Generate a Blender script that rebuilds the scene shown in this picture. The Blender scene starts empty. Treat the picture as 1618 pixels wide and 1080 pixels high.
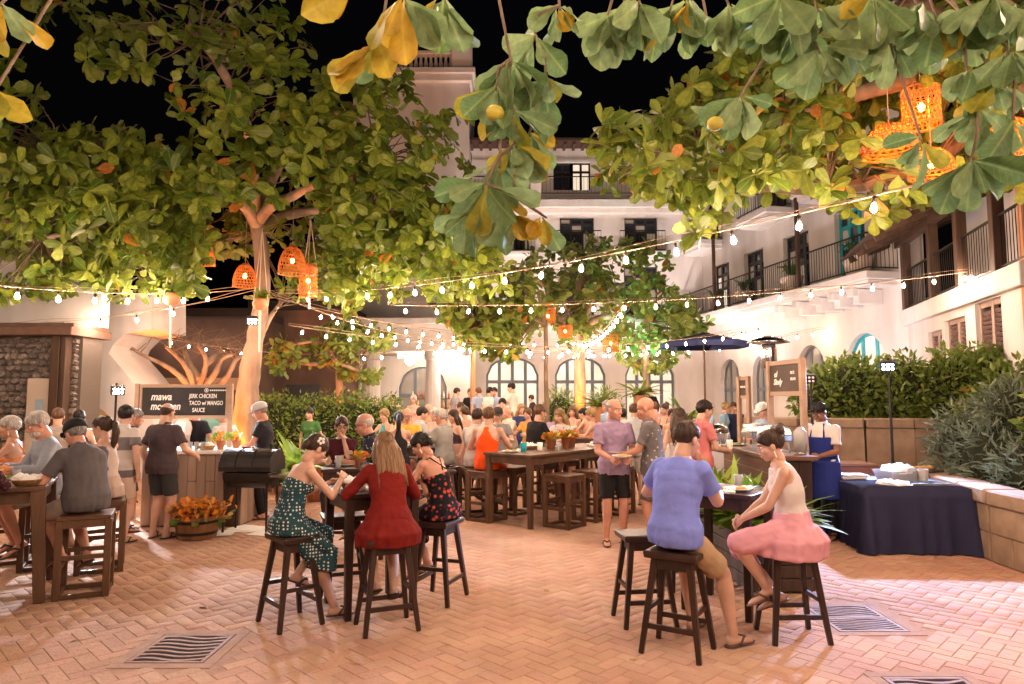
import bpy, bmesh, math, random
import numpy as np
from mathutils import Vector as V, Matrix, noise as mnoise
random.seed(7); RNG = np.random.default_rng(7)
PI = math.pi; R = math.radians
SC = bpy.context.scene; COL = SC.collection

# ------------------------------------------------------------------ camera
HC = 1.78; TILT = math.atan(88/1080.)
cd = bpy.data.cameras.new('camera'); cam = bpy.data.objects.new('camera', cd); COL.objects.link(cam)
cd.sensor_width = 36; cd.lens = 24.03; cd.clip_start = .05; cd.clip_end = 400
cam.location = (0, 0, HC); cam.rotation_euler = (PI/2 + TILT, 0, 0); SC.camera = cam
# ------------------------------------------------------------------ night sky, faint moon, exposure
w = bpy.data.worlds.new('World'); SC.world = w; w.use_nodes = True
wn = w.node_tree.nodes; wl = w.node_tree.links; wn.clear()
sk = wn.new('ShaderNodeTexSky'); sk.sky_type = 'NISHITA'; sk.sun_disc = False
sk.sun_elevation = R(-4); sk.sun_rotation = R(140)
bg = wn.new('ShaderNodeBackground'); bg.inputs[1].default_value = .02
wo = wn.new('ShaderNodeOutputWorld'); wl.new(sk.outputs[0], bg.inputs[0]); wl.new(bg.outputs[0], wo.inputs[0])
sd = bpy.data.lights.new('moon', 'SUN'); sd.energy = .02; sd.angle = R(.5); sd.color = (1, .93, .85)
so = bpy.data.objects.new('moon', sd); COL.objects.link(so); so.rotation_euler = (R(50), 0, R(140))
SC.view_settings.view_transform = 'Standard'; SC.view_settings.look = 'None'
SC.view_settings.gamma = 1; SC.view_settings.use_curve_mapping = False
SC.view_settings.exposure = 2.12
SC.render.engine = 'CYCLES'
SC.cycles.use_denoising = True
SC.cycles.max_bounces = 7; SC.cycles.diffuse_bounces = 5; SC.cycles.glossy_bounces = 3
SC.cycles.transmission_bounces = 4; SC.cycles.transparent_max_bounces = 6
SC.cycles.caustics_reflective = False; SC.cycles.caustics_refractive = False
SC.cycles.sample_clamp_indirect = 6
SC.cycles.use_light_tree = True
BULB_POWER = 330.0; FAR_POWER = 84.0

# ------------------------------------------------------------------ helpers: where a picture point stands in the place
F = 1080.; CX = 809.; CY = 540.
def ray(u, v):
    dx = (u-CX)/F; dz = (CY-v)/F
    return V((dx, math.cos(TILT)-math.sin(TILT)*dz, math.sin(TILT)+math.cos(TILT)*dz))
def at(u, v, Y):
    r = ray(u, v); k = Y/r.y
    return V((r.x*k, Y, HC+r.z*k))
def gnd(u, v, z=0.):
    r = ray(u, v); k = (z-HC)/r.z
    return V((r.x*k, r.y*k, z))
def px(p):
    p = V(p)-V((0, 0, HC)); y = p.y*math.cos(TILT)+p.z*math.sin(TILT); z = -p.y*math.sin(TILT)+p.z*math.cos(TILT)
    y = max(y, 1e-3); return CX+F*p.x/y, CY-F*z/y
def lerp(a, b, t): return a+(b-a)*t

# ------------------------------------------------------------------ materials
MATS = {}
def mat(name, col, col2=None, scale=6., rough=.6, metal=0., bump=0., bscale=None, rnd=0., emit=None, estr=0.,
        stretch=(1, 1, 1), alpha=1., trans=0., spec=.4, detail=4., kind='noise', thr=None, hue=0., rand=1., world=False):
    if name in MATS: return MATS[name]
    m = bpy.data.materials.new(name); m.use_nodes = True; MATS[name] = m
    nt = m.node_tree; N = nt.nodes; L = nt.links; b = N['Principled BSDF']
    b.inputs['Base Color'].default_value = (*col, 1); b.inputs['Roughness'].default_value = rough
    b.inputs['Metallic'].default_value = metal; b.inputs['Specular IOR Level'].default_value = spec
    if alpha < 1: b.inputs['Alpha'].default_value = alpha
    if trans: b.inputs['Transmission Weight'].default_value = trans; b.inputs['IOR'].default_value = 1.3
    src = None
    if col2 is not None or bump:
        tc = N.new('ShaderNodeTexCoord'); mp = N.new('ShaderNodeMapping'); L.new(N.new('ShaderNodeNewGeometry').outputs['Position'] if world else tc.outputs['Object'], mp.inputs[0])
        mp.inputs['Scale'].default_value = stretch
    if col2 is not None:
        if kind == 'noise':
            t = N.new('ShaderNodeTexNoise'); t.inputs['Scale'].default_value = scale; t.inputs['Detail'].default_value = detail
            o = t.outputs['Fac']
        elif kind == 'voronoi':
            t = N.new('ShaderNodeTexVoronoi'); t.inputs['Scale'].default_value = scale; t.inputs['Randomness'].default_value = rand; o = t.outputs['Distance']
        elif kind == 'wave':
            t = N.new('ShaderNodeTexWave'); t.inputs['Scale'].default_value = scale; t.inputs['Distortion'].default_value = 3; o = t.outputs['Fac']
        L.new(mp.outputs[0], t.inputs['Vector'])
        cr = N.new('ShaderNodeValToRGB'); L.new(o, cr.inputs[0])
        lo, hi = thr if thr else (.35, .65)
        cr.color_ramp.elements[0].position = lo; cr.color_ramp.elements[0].color = (*col, 1)
        cr.color_ramp.elements[1].position = hi; cr.color_ramp.elements[1].color = (*col2, 1)
        src = cr.outputs[0]
    if rnd or hue:
        g = N.new('ShaderNodeNewGeometry'); oi = N.new('ShaderNodeObjectInfo')
        ad = N.new('ShaderNodeMath'); ad.operation = 'ADD'; L.new(g.outputs['Random Per Island'], ad.inputs[0]); L.new(oi.outputs['Random'], ad.inputs[1])
        fr = N.new('ShaderNodeMath'); fr.operation = 'FRACT'; L.new(ad.outputs[0], fr.inputs[0])
        mr = N.new('ShaderNodeMapRange'); L.new(fr.outputs[0], mr.inputs[0]); mr.inputs[3].default_value = 1-rnd; mr.inputs[4].default_value = 1+rnd
        hs = N.new('ShaderNodeHueSaturation'); L.new(mr.outputs[0], hs.inputs['Value'])
        if hue:
            m2 = N.new('ShaderNodeMath'); m2.operation = 'MULTIPLY'; m2.inputs[1].default_value = 7.31; L.new(fr.outputs[0], m2.inputs[0])
            f2 = N.new('ShaderNodeMath'); f2.operation = 'FRACT'; L.new(m2.outputs[0], f2.inputs[0])
            mh = N.new('ShaderNodeMapRange'); L.new(f2.outputs[0], mh.inputs[0]); mh.inputs[3].default_value = .5-hue; mh.inputs[4].default_value = .5+hue
            L.new(mh.outputs[0], hs.inputs['Hue'])
        if src: L.new(src, hs.inputs['Color'])
        else: hs.inputs['Color'].default_value = (*col, 1)
        src = hs.outputs[0]
    if src: L.new(src, b.inputs['Base Color'])
    if bump:
        t2 = N.new('ShaderNodeTexNoise'); t2.inputs['Scale'].default_value = bscale or scale; t2.inputs['Detail'].default_value = 5
        L.new(mp.outputs[0], t2.inputs['Vector'])
        bp = N.new('ShaderNodeBump'); bp.inputs['Strength'].default_value = bump; bp.inputs['Distance'].default_value = .02
        L.new(t2.outputs['Fac'], bp.inputs['Height']); L.new(bp.outputs[0], b.inputs['Normal'])
    if emit: b.inputs['Emission Color'].default_value = (*emit, 1); b.inputs['Emission Strength'].default_value = estr
    return m
def leafmat(name, c1, c2, back, old=(.5, .2, .03), oldfrac=.05, transl=.3, rough=.45, veins=True):
    m = bpy.data.materials.new(name); m.use_nodes = True; MATS[name] = m
    nt = m.node_tree; N = nt.nodes; L = nt.links; b = N['Principled BSDF']; out = N['Material Output']
    g = N.new('ShaderNodeNewGeometry'); oi = N.new('ShaderNodeObjectInfo')
    ad = N.new('ShaderNodeMath'); ad.operation = 'ADD'; L.new(g.outputs['Random Per Island'], ad.inputs[0]); L.new(oi.outputs['Random'], ad.inputs[1])
    fr = N.new('ShaderNodeMath'); fr.operation = 'FRACT'; L.new(ad.outputs[0], fr.inputs[0])
    cr = N.new('ShaderNodeValToRGB'); L.new(fr.outputs[0], cr.inputs[0]); e = cr.color_ramp.elements
    e[0].position = 0; e[0].color = (*c1, 1); e[1].position = 1-oldfrac; e[1].color = (*c2, 1)
    if oldfrac > 0:
        x = e.new(1-oldfrac+.004); x.color = (*old, 1)
    col = cr.outputs[0]
    uv = N.new('ShaderNodeUVMap'); sx = N.new('ShaderNodeSeparateXYZ'); L.new(uv.outputs[0], sx.inputs[0])
    if veins:
        a = N.new('ShaderNodeMath'); a.operation = 'ABSOLUTE'; L.new(sx.outputs[0], a.inputs[0])
        mid = N.new('ShaderNodeMapRange'); mid.interpolation_type = 'SMOOTHSTEP'; L.new(a.outputs[0], mid.inputs[0])
        mid.inputs[1].default_value = .012; mid.inputs[2].default_value = .035; mid.inputs[3].default_value = .3; mid.inputs[4].default_value = 0
        k = N.new('ShaderNodeMath'); k.operation = 'MULTIPLY_ADD'; L.new(a.outputs[0], k.inputs[0]); k.inputs[1].default_value = -.8; L.new(sx.outputs[1], k.inputs[2])
        s = N.new('ShaderNodeMath'); s.operation = 'MULTIPLY'; s.inputs[1].default_value = 60; L.new(k.outputs[0], s.inputs[0])
        si = N.new('ShaderNodeMath'); si.operation = 'SINE'; L.new(s.outputs[0], si.inputs[0])
        vr = N.new('ShaderNodeMapRange'); L.new(si.outputs[0], vr.inputs[0]); vr.inputs[1].default_value = .8; vr.inputs[2].default_value = 1; vr.inputs[4].default_value = .13
        mx = N.new('ShaderNodeMath'); mx.operation = 'MAXIMUM'; L.new(mid.outputs[0], mx.inputs[0]); L.new(vr.outputs[0], mx.inputs[1])
        mc = N.new('ShaderNodeMixRGB'); L.new(mx.outputs[0], mc.inputs[0]); L.new(col, mc.inputs[1]); mc.inputs[2].default_value = (c2[0]*1.6+.05, c2[1]*1.4+.05, c2[2]+.03, 1)
        col = mc.outputs[0]
    nz = N.new('ShaderNodeTexNoise'); nz.inputs['Scale'].default_value = 5; nz.inputs['Detail'].default_value = 5; av = N.new('ShaderNodeVectorMath'); av.operation = 'ADD'; L.new(uv.outputs[0], av.inputs[0]); L.new(fr.outputs[0], av.inputs[1]); L.new(av.outputs[0], nz.inputs['Vector'])
    nr_ = N.new('ShaderNodeMapRange'); L.new(nz.outputs['Fac'], nr_.inputs[0]); nr_.inputs[1].default_value = .3; nr_.inputs[2].default_value = .7; nr_.inputs[3].default_value = .72; nr_.inputs[4].default_value = 1.2
    hs = N.new('ShaderNodeHueSaturation'); L.new(col, hs.inputs['Color']); L.new(nr_.outputs[0], hs.inputs['Value']); col = hs.outputs[0]
    bk = N.new('ShaderNodeMixRGB'); L.new(g.outputs['Backfacing'], bk.inputs[0]); L.new(col, bk.inputs[1])
    b2 = N.new('ShaderNodeMixRGB'); b2.inputs[0].default_value = .5; L.new(col, b2.inputs[1]); b2.inputs[2].default_value = (*back, 1); L.new(b2.outputs[0], bk.inputs[2])
    L.new(bk.outputs[0], b.inputs['Base Color']); b.inputs['Roughness'].default_value = rough; b.inputs['Specular IOR Level'].default_value = .35
    tr = N.new('ShaderNodeBsdfTranslucent'); L.new(col, tr.inputs[0])
    ms = N.new('ShaderNodeMixShader'); ms.inputs[0].default_value = transl
    L.new(b.outputs[0], ms.inputs[1]); L.new(tr.outputs[0], ms.inputs[2]); L.new(ms.outputs[0], out.inputs[0])
    return m
def emat(name, col, s):
    if name in MATS: return MATS[name]
    return mat(name, (.8, .8, .8), emit=col, estr=s)

# ------------------------------------------------------------------ mesh builder
def frame(d, up=(0, 0, 1)):
    d = V(d).normalized(); up = V(up)
    if abs(d.dot(up.normalized())) > .98: up = V((0, 1, 0)) if abs(d.y) < .9 else V((1, 0, 0))
    x = d.cross(up).normalized(); return x, x.cross(d).normalized(), d
class MB:
    def __init__(s): s.v = []; s.f = []
    def add(s, vs, fs):
        o = len(s.v); s.v += [tuple(p) for p in vs]; s.f += [tuple(i+o for i in f) for f in fs]; return s
    def box(s, c, d, rz=0., M=None):
        hx, hy, hz = d[0]/2, d[1]/2, d[2]/2; cs, sn = math.cos(rz), math.sin(rz); vs = []
        for z in (-hz, hz):
            for x, y in ((-hx, -hy), (hx, -hy), (hx, hy), (-hx, hy)):
                p = V((x*cs-y*sn, x*sn+y*cs, z))
                if M: p = M @ p
                vs.append(p+V(c))
        return s.add(vs, [(3, 2, 1, 0), (4, 5, 6, 7), (0, 1, 5, 4), (1, 2, 6, 5), (2, 3, 7, 6), (3, 0, 4, 7)])
    def bx(s, x0, x1, y0, y1, z0, z1): return s.box(((x0+x1)/2, (y0+y1)/2, (z0+z1)/2), (x1-x0, y1-y0, z1-z0))
    def bar(s, a, b, w, h=None, up=(0, 0, 1), w1=None, h1=None):
        a, b = V(a), V(b); h = h or w; w1 = w1 or w; h1 = h1 or h; x, y, d = frame(b-a, up); y = d.cross(x); vs = []
        for p, ww, hh in ((a, w, h), (b, w1, h1)):
            for i, j in ((-1, -1), (1, -1), (1, 1), (-1, 1)): vs.append(p+x*(i*ww/2)+y*(j*hh/2))
        return s.add(vs, [(3, 2, 1, 0), (4, 5, 6, 7), (0, 1, 5, 4), (1, 2, 6, 5), (2, 3, 7, 6), (3, 0, 4, 7)])
    def loft(s, rings, n=14, cap=True):
        vs = []; fs = []
        for c, ax, ay in rings:
            c, ax, ay = V(c), V(ax), V(ay)
            for i in range(n):
                a = 2*PI*i/n; vs.append(c+ax*math.cos(a)+ay*math.sin(a))
        m = len(rings)
        for k in range(m-1):
            for i in range(n):
                j = (i+1) % n; fs.append((k*n+i, k*n+j, (k+1)*n+j, (k+1)*n+i))
        if cap: fs.append(tuple(range(n-1, -1, -1))); fs.append(tuple((m-1)*n+i for i in range(n)))
        return s.add(vs, fs)
    def tube(s, pts, rs, n=8, cap=True, up=(0, 0, 1)):
        pts = [V(p) for p in pts]
        if not hasattr(rs, '__len__'): rs = [rs]*len(pts)
        rings = []; px_ = None
        for i, p in enumerate(pts):
            d = (pts[min(i+1, len(pts)-1)]-pts[max(i-1, 0)])
            if d.length < 1e-9: d = V((0, 0, 1))
            d.normalize()
            if px_ is None: x, y, _ = frame(d, up)
            else:
                x = (px_-d*px_.dot(d)); x = x.normalized() if x.length > 1e-6 else frame(d)[0]
                y = d.cross(x)
                if False: pass
            if px_ is None: y = d.cross(x)
            px_ = x; rings.append((p, x*rs[i], y*rs[i]))
        return s.loft(rings, n, cap)
    def limb(s, a, b, ra, rb, n=10, mid=None):      # round-ended
        a, b = V(a), V(b); x, y, d = frame(b-a); y = d.cross(x); rings = []
        for o, k in ((-.95, .3), (-.6, .8), (0, 1)): rings.append((a+d*ra*o, ra*k))
        if mid:
            for t, r in mid: rings.append((a.lerp(b, t), r))
        for o, k in ((0, 1), (.6, .8), (.95, .3)): rings.append((b+d*rb*o, rb*k))
        return s.loft([(c, x*r, y*r) for c, r in rings], n)
    def ell(s, c, r, n=12, m=8, M=None):
        c = V(c); rings = []; vs = []
        for k in range(m+1):
            t = PI*(k+.0)/m; t = min(max(t, .06), PI-.06); z = -math.cos(t)*r[2]; q = math.sin(t)
            ax = V((r[0]*q, 0, 0)); ay = V((0, r[1]*q, 0)); cc = V((0, 0, z))
            if M: ax, ay, cc = M @ ax, M @ ay, M @ cc
            rings.append((c+cc, ax, ay))
        return s.loft(rings, n)
    def lathe(s, prof, n=20, c=(0, 0, 0), cap=True):
        c = V(c); return s.loft([(c+V((0, 0, z)), V((r, 0, 0)), V((0, r, 0))) for r, z in prof], n, cap)
    def poly(s, pts, th, nrm):                       # flat outline with thickness
        pts = [V(p) for p in pts]; n = len(pts); nrm = V(nrm).normalized()*th
        return s.add(pts+[p+nrm for p in pts], [tuple(range(n-1, -1, -1)), tuple(range(n, 2*n))]+[(i, (i+1) % n, (i+1) % n+n, i+n) for i in range(n)])
    def mesh(s, name, m, smooth=False):
        me = bpy.data.meshes.new(name); me.from_pydata(s.v, [], s.f); me.update()
        if m: me.materials.append(m)
        if smooth: me.polygons.foreach_set('use_smooth', [True]*len(me.polygons))
        return me
    def build(s, name, m, par=None, smooth=False, bev=0., kind=None):
        return link(name, s.mesh(name, m, smooth), par, bev, kind)
def link(name, me, par=None, bev=0., kind=None):
    o = bpy.data.objects.new(name, me); COL.objects.link(o)
    if par: o.parent = par
    if bev:
        b = o.modifiers.new('bevel', 'BEVEL'); b.width = bev; b.segments = 1; b.limit_method = 'ANGLE'
    if kind: o['kind'] = kind
    return o
def thing(name, label, cat, loc=(0, 0, 0), rz=0., group=None):
    o = bpy.data.objects.new(name, None); COL.objects.link(o); o.location = loc; o.rotation_euler = (0, 0, rz)
    o.empty_display_size = .1; return tag(o, label, cat, group)
def tag(o, label, cat, group=None):
    o['label'] = label; o['category'] = cat
    if group: o['group'] = group
    return o
def struct(o): o['kind'] = 'structure'; return o
def copy_tree(o, loc=None, rz=None, label=None, parent=None):
    c = o.copy(); COL.objects.link(c); c.parent = parent
    if loc is not None: c.location = loc
    if rz is not None: c.rotation_euler = (0, 0, rz)
    if label: c['label'] = label
    for ch in o.children: copy_tree(ch, parent=c)
    return c
# many copies of a small template as ONE mesh (numpy)
def swarm(name, tv, tf, mats, locs, m, par=None, smooth=True, uv=None, kind='stuff'):
    tv = np.asarray(tv, float); N_, k = len(locs), len(tv)
    vs = np.einsum('nij,kj->nki', mats, tv)+np.asarray(locs)[:, None, :]
    me = bpy.data.meshes.new(name); me.vertices.add(N_*k); me.vertices.foreach_set('co', vs.reshape(-1))
    lens = np.array([len(f) for f in tf]); flat = np.concatenate([np.array(f) for f in tf])
    idx = (flat[None, :]+np.arange(N_)[:, None]*k).reshape(-1); ls = np.tile(lens, N_); st = np.concatenate([[0], np.cumsum(ls)[:-1]])
    me.loops.add(len(idx)); me.loops.foreach_set('vertex_index', idx.astype(np.int32))
    me.polygons.add(len(ls)); me.polygons.foreach_set('loop_start', st.astype(np.int32)); me.polygons.foreach_set('loop_total', ls.astype(np.int32))
    if smooth: me.polygons.foreach_set('use_smooth', np.ones(len(ls), bool))
    if uv is not None:
        l = me.uv_layers.new(name='UVMap'); l.data.foreach_set('uv', np.tile(np.asarray(uv)[flat], (N_, 1)).reshape(-1))
    me.materials.append(m); me.update(calc_edges=True)
    return link(name, me, par, kind=kind)
def rotmats(y, nrm):    # columns x,y,z: leaf axis y, face normal ~nrm
    y = y/np.linalg.norm(y, axis=1, keepdims=True); z = nrm-np.sum(nrm*y, 1, keepdims=True)*y
    z /= np.linalg.norm(z, axis=1, keepdims=True)+1e-9; x = np.cross(y, z); return np.stack([x, y, z], 2)
# jobs that need evaluated geometry: all at once
JOBS = []
def job(o, fn): JOBS.append((o, fn))
def flush():
    dg = bpy.context.evaluated_depsgraph_get(); dg.update()
    for o, fn in JOBS:
        me = bpy.data.meshes.new_from_object(o.evaluated_get(dg)); fn(me)
    for o, fn in JOBS:
        d = o.data; bpy.data.objects.remove(o)
        if d.users == 0 and isinstance(d, bpy.types.Mesh): bpy.data.meshes.remove(d)
    JOBS.clear()
def remesh_job(mb, vox, sm, fn):
    o = link('tmp', mb.mesh('tmp', None)); r = o.modifiers.new('r', 'REMESH'); r.mode = 'VOXEL'; r.voxel_size = vox
    if sm: s = o.modifiers.new('s', 'SMOOTH'); s.factor = .5; s.iterations = sm
    job(o, fn)
def text(s, size, m, par, loc, rot, name='lettering', shear=0., bold=0., align='LEFT', sx=1.):
    c = bpy.data.curves.new('tmp', 'FONT'); c.body = s; c.size = size; c.shear = shear; c.offset = bold; c.extrude = .0015; c.align_x = align
    c.resolution_u = 3
    o = bpy.data.objects.new('tmp', c); COL.objects.link(o)
    def fn(me):
        me.materials.clear(); me.materials.append(m); t = link(name, me, par); t.location = loc; t.rotation_euler = rot; t.scale = (sx, 1, 1)
    job(o, fn)

# festoon strings (ends, sag): used for the trees' gaps and for the strings themselves
FEST = [
 ('near festoon string rising to the top right', (5.9, 3.55, 3.92), (-5.15, 14.4, 4.0), .45, .68, .25),
 ('festoon string along the left side of the frame', (-8.2, 3.6, 3.35), (-5.25, 13.8, 4.0), .45, .6, .3),
 ('festoon string before the stone house at left', (-11, 12.6, 3.15), (-5.35, 14.05, 4.0), .25, .66, .4),
 ('far festoon string before the bare orange tree', (-10.5, 19.4, 3.6), (-.5, 19.4, 3.4), .5, .5, .3),
 ('festoon string from the left tree to the timber pole', (-5.1, 14.3, 4.0), (-1.18, 20.5, 3.5), .3, .5, .4),
 ('festoon string from the left tree toward the right arch', (-5.1, 14.2, 3.9), (4.5, 23.5, 3.9), .5, .5, .5),
 ('festoon string rising to the timber balcony at right', (-2.4, 13.4, 3.6), (9.2, 13.5, 4.3), .22, .62, .3),
 ('festoon string under the parasol at mid height', (-1.18, 20.5, 3.4), (9.6, 20.8, 3.9), .45, .48, .3),
 ('festoon string running away toward the middle arch', (2.2, 13.4, 3.55), (2.3, 25.5, 3.9), .3, .55, .3),
 ('festoon string along the foot of the hotel facade', (-3.5, 25.5, 3.9), (8.0, 25.2, 4.0), .55, .55, .3),
 ('festoon string from the timber pole to the hotel facade', (-1.18, 20.5, 3.5), (-.5, 26, 3.9), .25, .6, .3),
 ('festoon string from the timber pole to the white wing', (-1.18, 20.5, 3.45), (8.6, 25.0, 4.2), .5, .55, .3),
 ('festoon string low over the middle crowd', (-5.0, 15.2, 3.4), (6.5, 17.8, 3.6), .5, .52, .3),
 ('added unseen festoon string overhead nearest the viewer', (5.9, 3.5, 4.5), (-2.6, 3.5, 4.6), .12, .6, .3),  # out of view, added to light the foreground
 ('added unseen festoon string overhead behind the viewer', (6.2, .2, 3.7), (-4.2, .0, 3.8), .25, .6, .3)]  # unseen string, added as front light for foreground and near leaves
def near_string(p, r):
    p = V(p)
    for _, a, b, sag, _, _ in FEST:
        a, b = V(a), V(b); d = b-a; f = min(1, max(0, (p-a).dot(d)/d.length_squared)); q = a.lerp(b, f)-V((0, 0, sag*4*f*(1-f)+.1))
        if (p-q).length < r: return True
    return False
# ================================================================== SETTING: ground, paving, drains
WHITE = mat('white_plaster', (.55, .51, .49), (.68, .645, .625), scale=1.4, detail=8., rough=.85, bump=.2, bscale=40, stretch=(1, 1, .3), thr=(.3, .62))
CREAM = mat('cream_trim', (.66, .63, .61), (.73, .7, .68), scale=3, rough=.75, bump=.08, bscale=60)
DARKWOOD = mat('dark_brown_timber', (.05, .028, .018), (.09, .05, .03), scale=9, rough=.55, bump=.25, bscale=40, stretch=(1, 1, .15))
GREYFRAME = mat('blue_grey_frame', (.13, .16, .2), rough=.45)
DARKFRAME = mat('dark_frame', (.03, .027, .028), rough=.4)
TEAL = mat('teal_paint', (.02, .33, .42), (.03, .4, .48), scale=5, rough=.45)
IRON = mat('dark_iron', (.03, .027, .025), rough=.45, metal=.6)
PANE_DARK = mat('dark_window_glass', (.025, .03, .04), rough=.08, spec=.7)
PANE_LIT = mat('lit_window_glass', (.5, .45, .4), (.2, .17, .14), scale=1.7, rough=.2, emit=(1, .8, .6), estr=.2, stretch=(1, 1, .5))
PANE_DIM = mat('dim_window_glass', (.2, .18, .17), rough=.15, emit=(1, .72, .45), estr=.035)
BRICK = mat('terracotta_paver', (.41, .235, .158), (.54, .335, .235), scale=.9, detail=7., rough=.85, bump=.5, bscale=30, rnd=.075, hue=.008, world=True, thr=(.36, .6))
MORTAR = mat('paver_joint_sand', (.36, .215, .15), (.43, .265, .19), scale=20, rough=.95)
FAR = mat('far_paving', (.46, .29, .21), (.4, .25, .18), scale=2.5, rough=.85, bump=.3, bscale=14)
g = MB().bx(-90, 90, -20, 120, -.5, -.02).build('ground', FAR); struct(g)
bed = MB().bx(-16, 16, .5, 19, -.019, -.006).build('paving_bed', MORTAR); struct(bed)
# drains: x0,x1,y0,y1
DRAINS = [(-2.62, -2.08, 4.76, 5.33), (2.50, 3.05, 5.38, 6.06), (2.36, 2.88, 4.0, 4.54)]
def bricks():
    Lb = .22; Wb = .11; gap = .0038; c45 = math.cos(R(45)); out = []
    for i in range(-210, 211):
        for j in range(-210, 211):
            k = (i-j) % 4
            if k == 0: cx, cy, rot = (i+1)*Wb, (j+.5)*Wb, 0.
            elif k == 3: cx, cy, rot = (i+.5)*Wb, (j+1)*Wb, PI/2
            else: continue
            x = (cx-cy)*c45; y = (cx+cy)*c45+9
            if not (3.2 < y < 18.6) or abs(x) > .82*y+.9 or abs(x) > 15.6: continue
            if any(a-.11 < x < b+.11 and c-.11 < y < d+.11 for a, b, c, d in DRAINS): continue
            out.append((x, y, rot+PI/4))
    l, w_, h = Lb/2-gap/2, Wb/2-gap/2, .022
    tv = [(sx*l, sy*w_, -h) for sx, sy in ((-1, -1), (1, -1), (1, 1), (-1, 1))]+[(sx*l, sy*w_, -.004) for sx, sy in ((-1, -1), (1, -1), (1, 1), (-1, 1))]+[(sx*(l-.005), sy*(w_-.005), 0) for sx, sy in ((-1, -1), (1, -1), (1, 1), (-1, 1))]
    tf = [(8, 9, 10, 11)]+[(a, (a+1) % 4, (a+1) % 4+4, a+4) for a in range(4)]+[(a+4, (a+1) % 4+4, (a+1) % 4+8, a+8) for a in range(4)]
    def seen(b):
        u, v = px((b[0], b[1], 0)); return -10 < u < 1628 and v < 1088
    vis = sorted([b for b in out if seen(b)], key=lambda b: b[1]); near = set(id(b) for b in vis[:300])
    mb = MB().add(tv, tf); me = mb.mesh('brick', BRICK)
    for b in out:
        if id(b) in near:
            o = link('brick', me, bed); o.location = (b[0], b[1], random.uniform(-.0025, 0)); o.rotation_euler = (random.gauss(0, .004), random.gauss(0, .004), b[2]+random.gauss(0, .004))
    rest = [b for b in out if id(b) not in near]; n = len(rest)
    a = np.array([b[2] for b in rest])+RNG.normal(0, .004, n); M_ = np.zeros((n, 3, 3)); M_[:, 0, 0] = np.cos(a); M_[:, 0, 1] = -np.sin(a); M_[:, 1, 0] = np.sin(a); M_[:, 1, 1] = np.cos(a); M_[:, 2, 2] = 1
    M_[:, 2, 0] = RNG.normal(0, .004, n); M_[:, 2, 1] = RNG.normal(0, .005, n)
    swarm('bricks_beyond', tv, tf, M_, np.array([(b[0], b[1], 0) for b in rest])+np.array([0, 0, 1])*RNG.uniform(-.0025, 0, n)[:, None], BRICK, bed, smooth=False)
bricks()
STEEL_D = mat('weathered_drain_metal', (.33, .2, .145), (.26, .155, .11), scale=14, rough=.7, metal=.1, bump=.2, bscale=60)
SLOT_SHADE = mat('painted_slot_shade', (.012, .01, .01), rough=1)  # near-black colour paints in the shade below the drain slats
def drain(b, label, halves):
    x0, x1, y0, y1 = b; c = V(((x0+x1)/2, (y0+y1)/2, 0)); t = thing('drain_cover', label, 'drain', c, 0, 'wavy drain covers in the paving')
    w_, h = x1-x0+.16, y1-y0+.16; m = MB(); f = .08
    MB().bx(-w_/2+.03, w_/2-.03, -h/2+.03, h/2-.03, -.0055, -.005).build('slot_shade_sheet', SLOT_SHADE, t)
    for a in ((-w_/2, w_/2, -h/2, -h/2+f), (-w_/2, w_/2, h/2-f, h/2), (-w_/2, -w_/2+f, -h/2+f, h/2-f), (w_/2-f, w_/2, -h/2+f, h/2-f)): m.bx(*a, -.012, -.0005)
    m.build('surround', mat('drain_surround', (.36, .22, .16), (.42, .27, .2), scale=8, rough=.9, bump=.3, bscale=40), t, bev=.003)
    W, H = w_-2*f-.012, h-2*f-.012
    for k in range(halves):
        ya = -H/2+k*H/halves+.004; yb = -H/2+(k+1)*H/halves-.004; m = MB()
        for a in ((-W/2, W/2, ya, ya+.028), (-W/2, W/2, yb-.028, yb), (-W/2, -W/2+.03, ya+.028, yb-.028), (W/2-.03, W/2, ya+.028, yb-.028)): m.bx(*a, -.012, .0005)
        m.build('grate_frame', STEEL_D, t, bev=.002)
        n = 7 if halves == 1 else 6
        for i in range(n):
            yc = ya+.03+(yb-ya-.06)*(i+.5)/n; tk = (yb-ya-.06)/n*.2; m = MB(); S = 16; vs = []; fs = []
            for q in range(S+1):
                x = -W/2+.03+(W-.06)*q/S; yy = yc+.024*math.sin(q/S*2*PI+.6)
                yy = min(max(yy, ya+.03+tk), yb-.03-tk)
                vs += [(x, yy-tk, -.012), (x, yy+tk, -.012), (x, yy+tk, 0), (x, yy-tk, 0)]
            for q in range(S):
                o = q*4
                for e in range(4): fs.append((o+e, o+(e+1) % 4, o+4+(e+1) % 4, o+4+e))
            m.add(vs, fs).build('wavy_slat', STEEL_D, t)
drain(DRAINS[0], 'square drain cover with wavy slots in the left foreground paving', 1)
drain(DRAINS[1], 'double drain cover with wavy slots right of the pink-skirted woman', 2)
drain(DRAINS[2], 'drain cover with wavy slots cut by the bottom edge at right', 1)
terr = MB().bx(-4.4, 8.3, 17.6, 29.4, -.02, .4).bx(-3.4, 7.3, 17.2, 17.6, -.02, .2).build('terrace', mat('terrace_stone', (.3, .2, .14), (.38, .26, .19), scale=3, rough=.8)); struct(terr)

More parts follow.
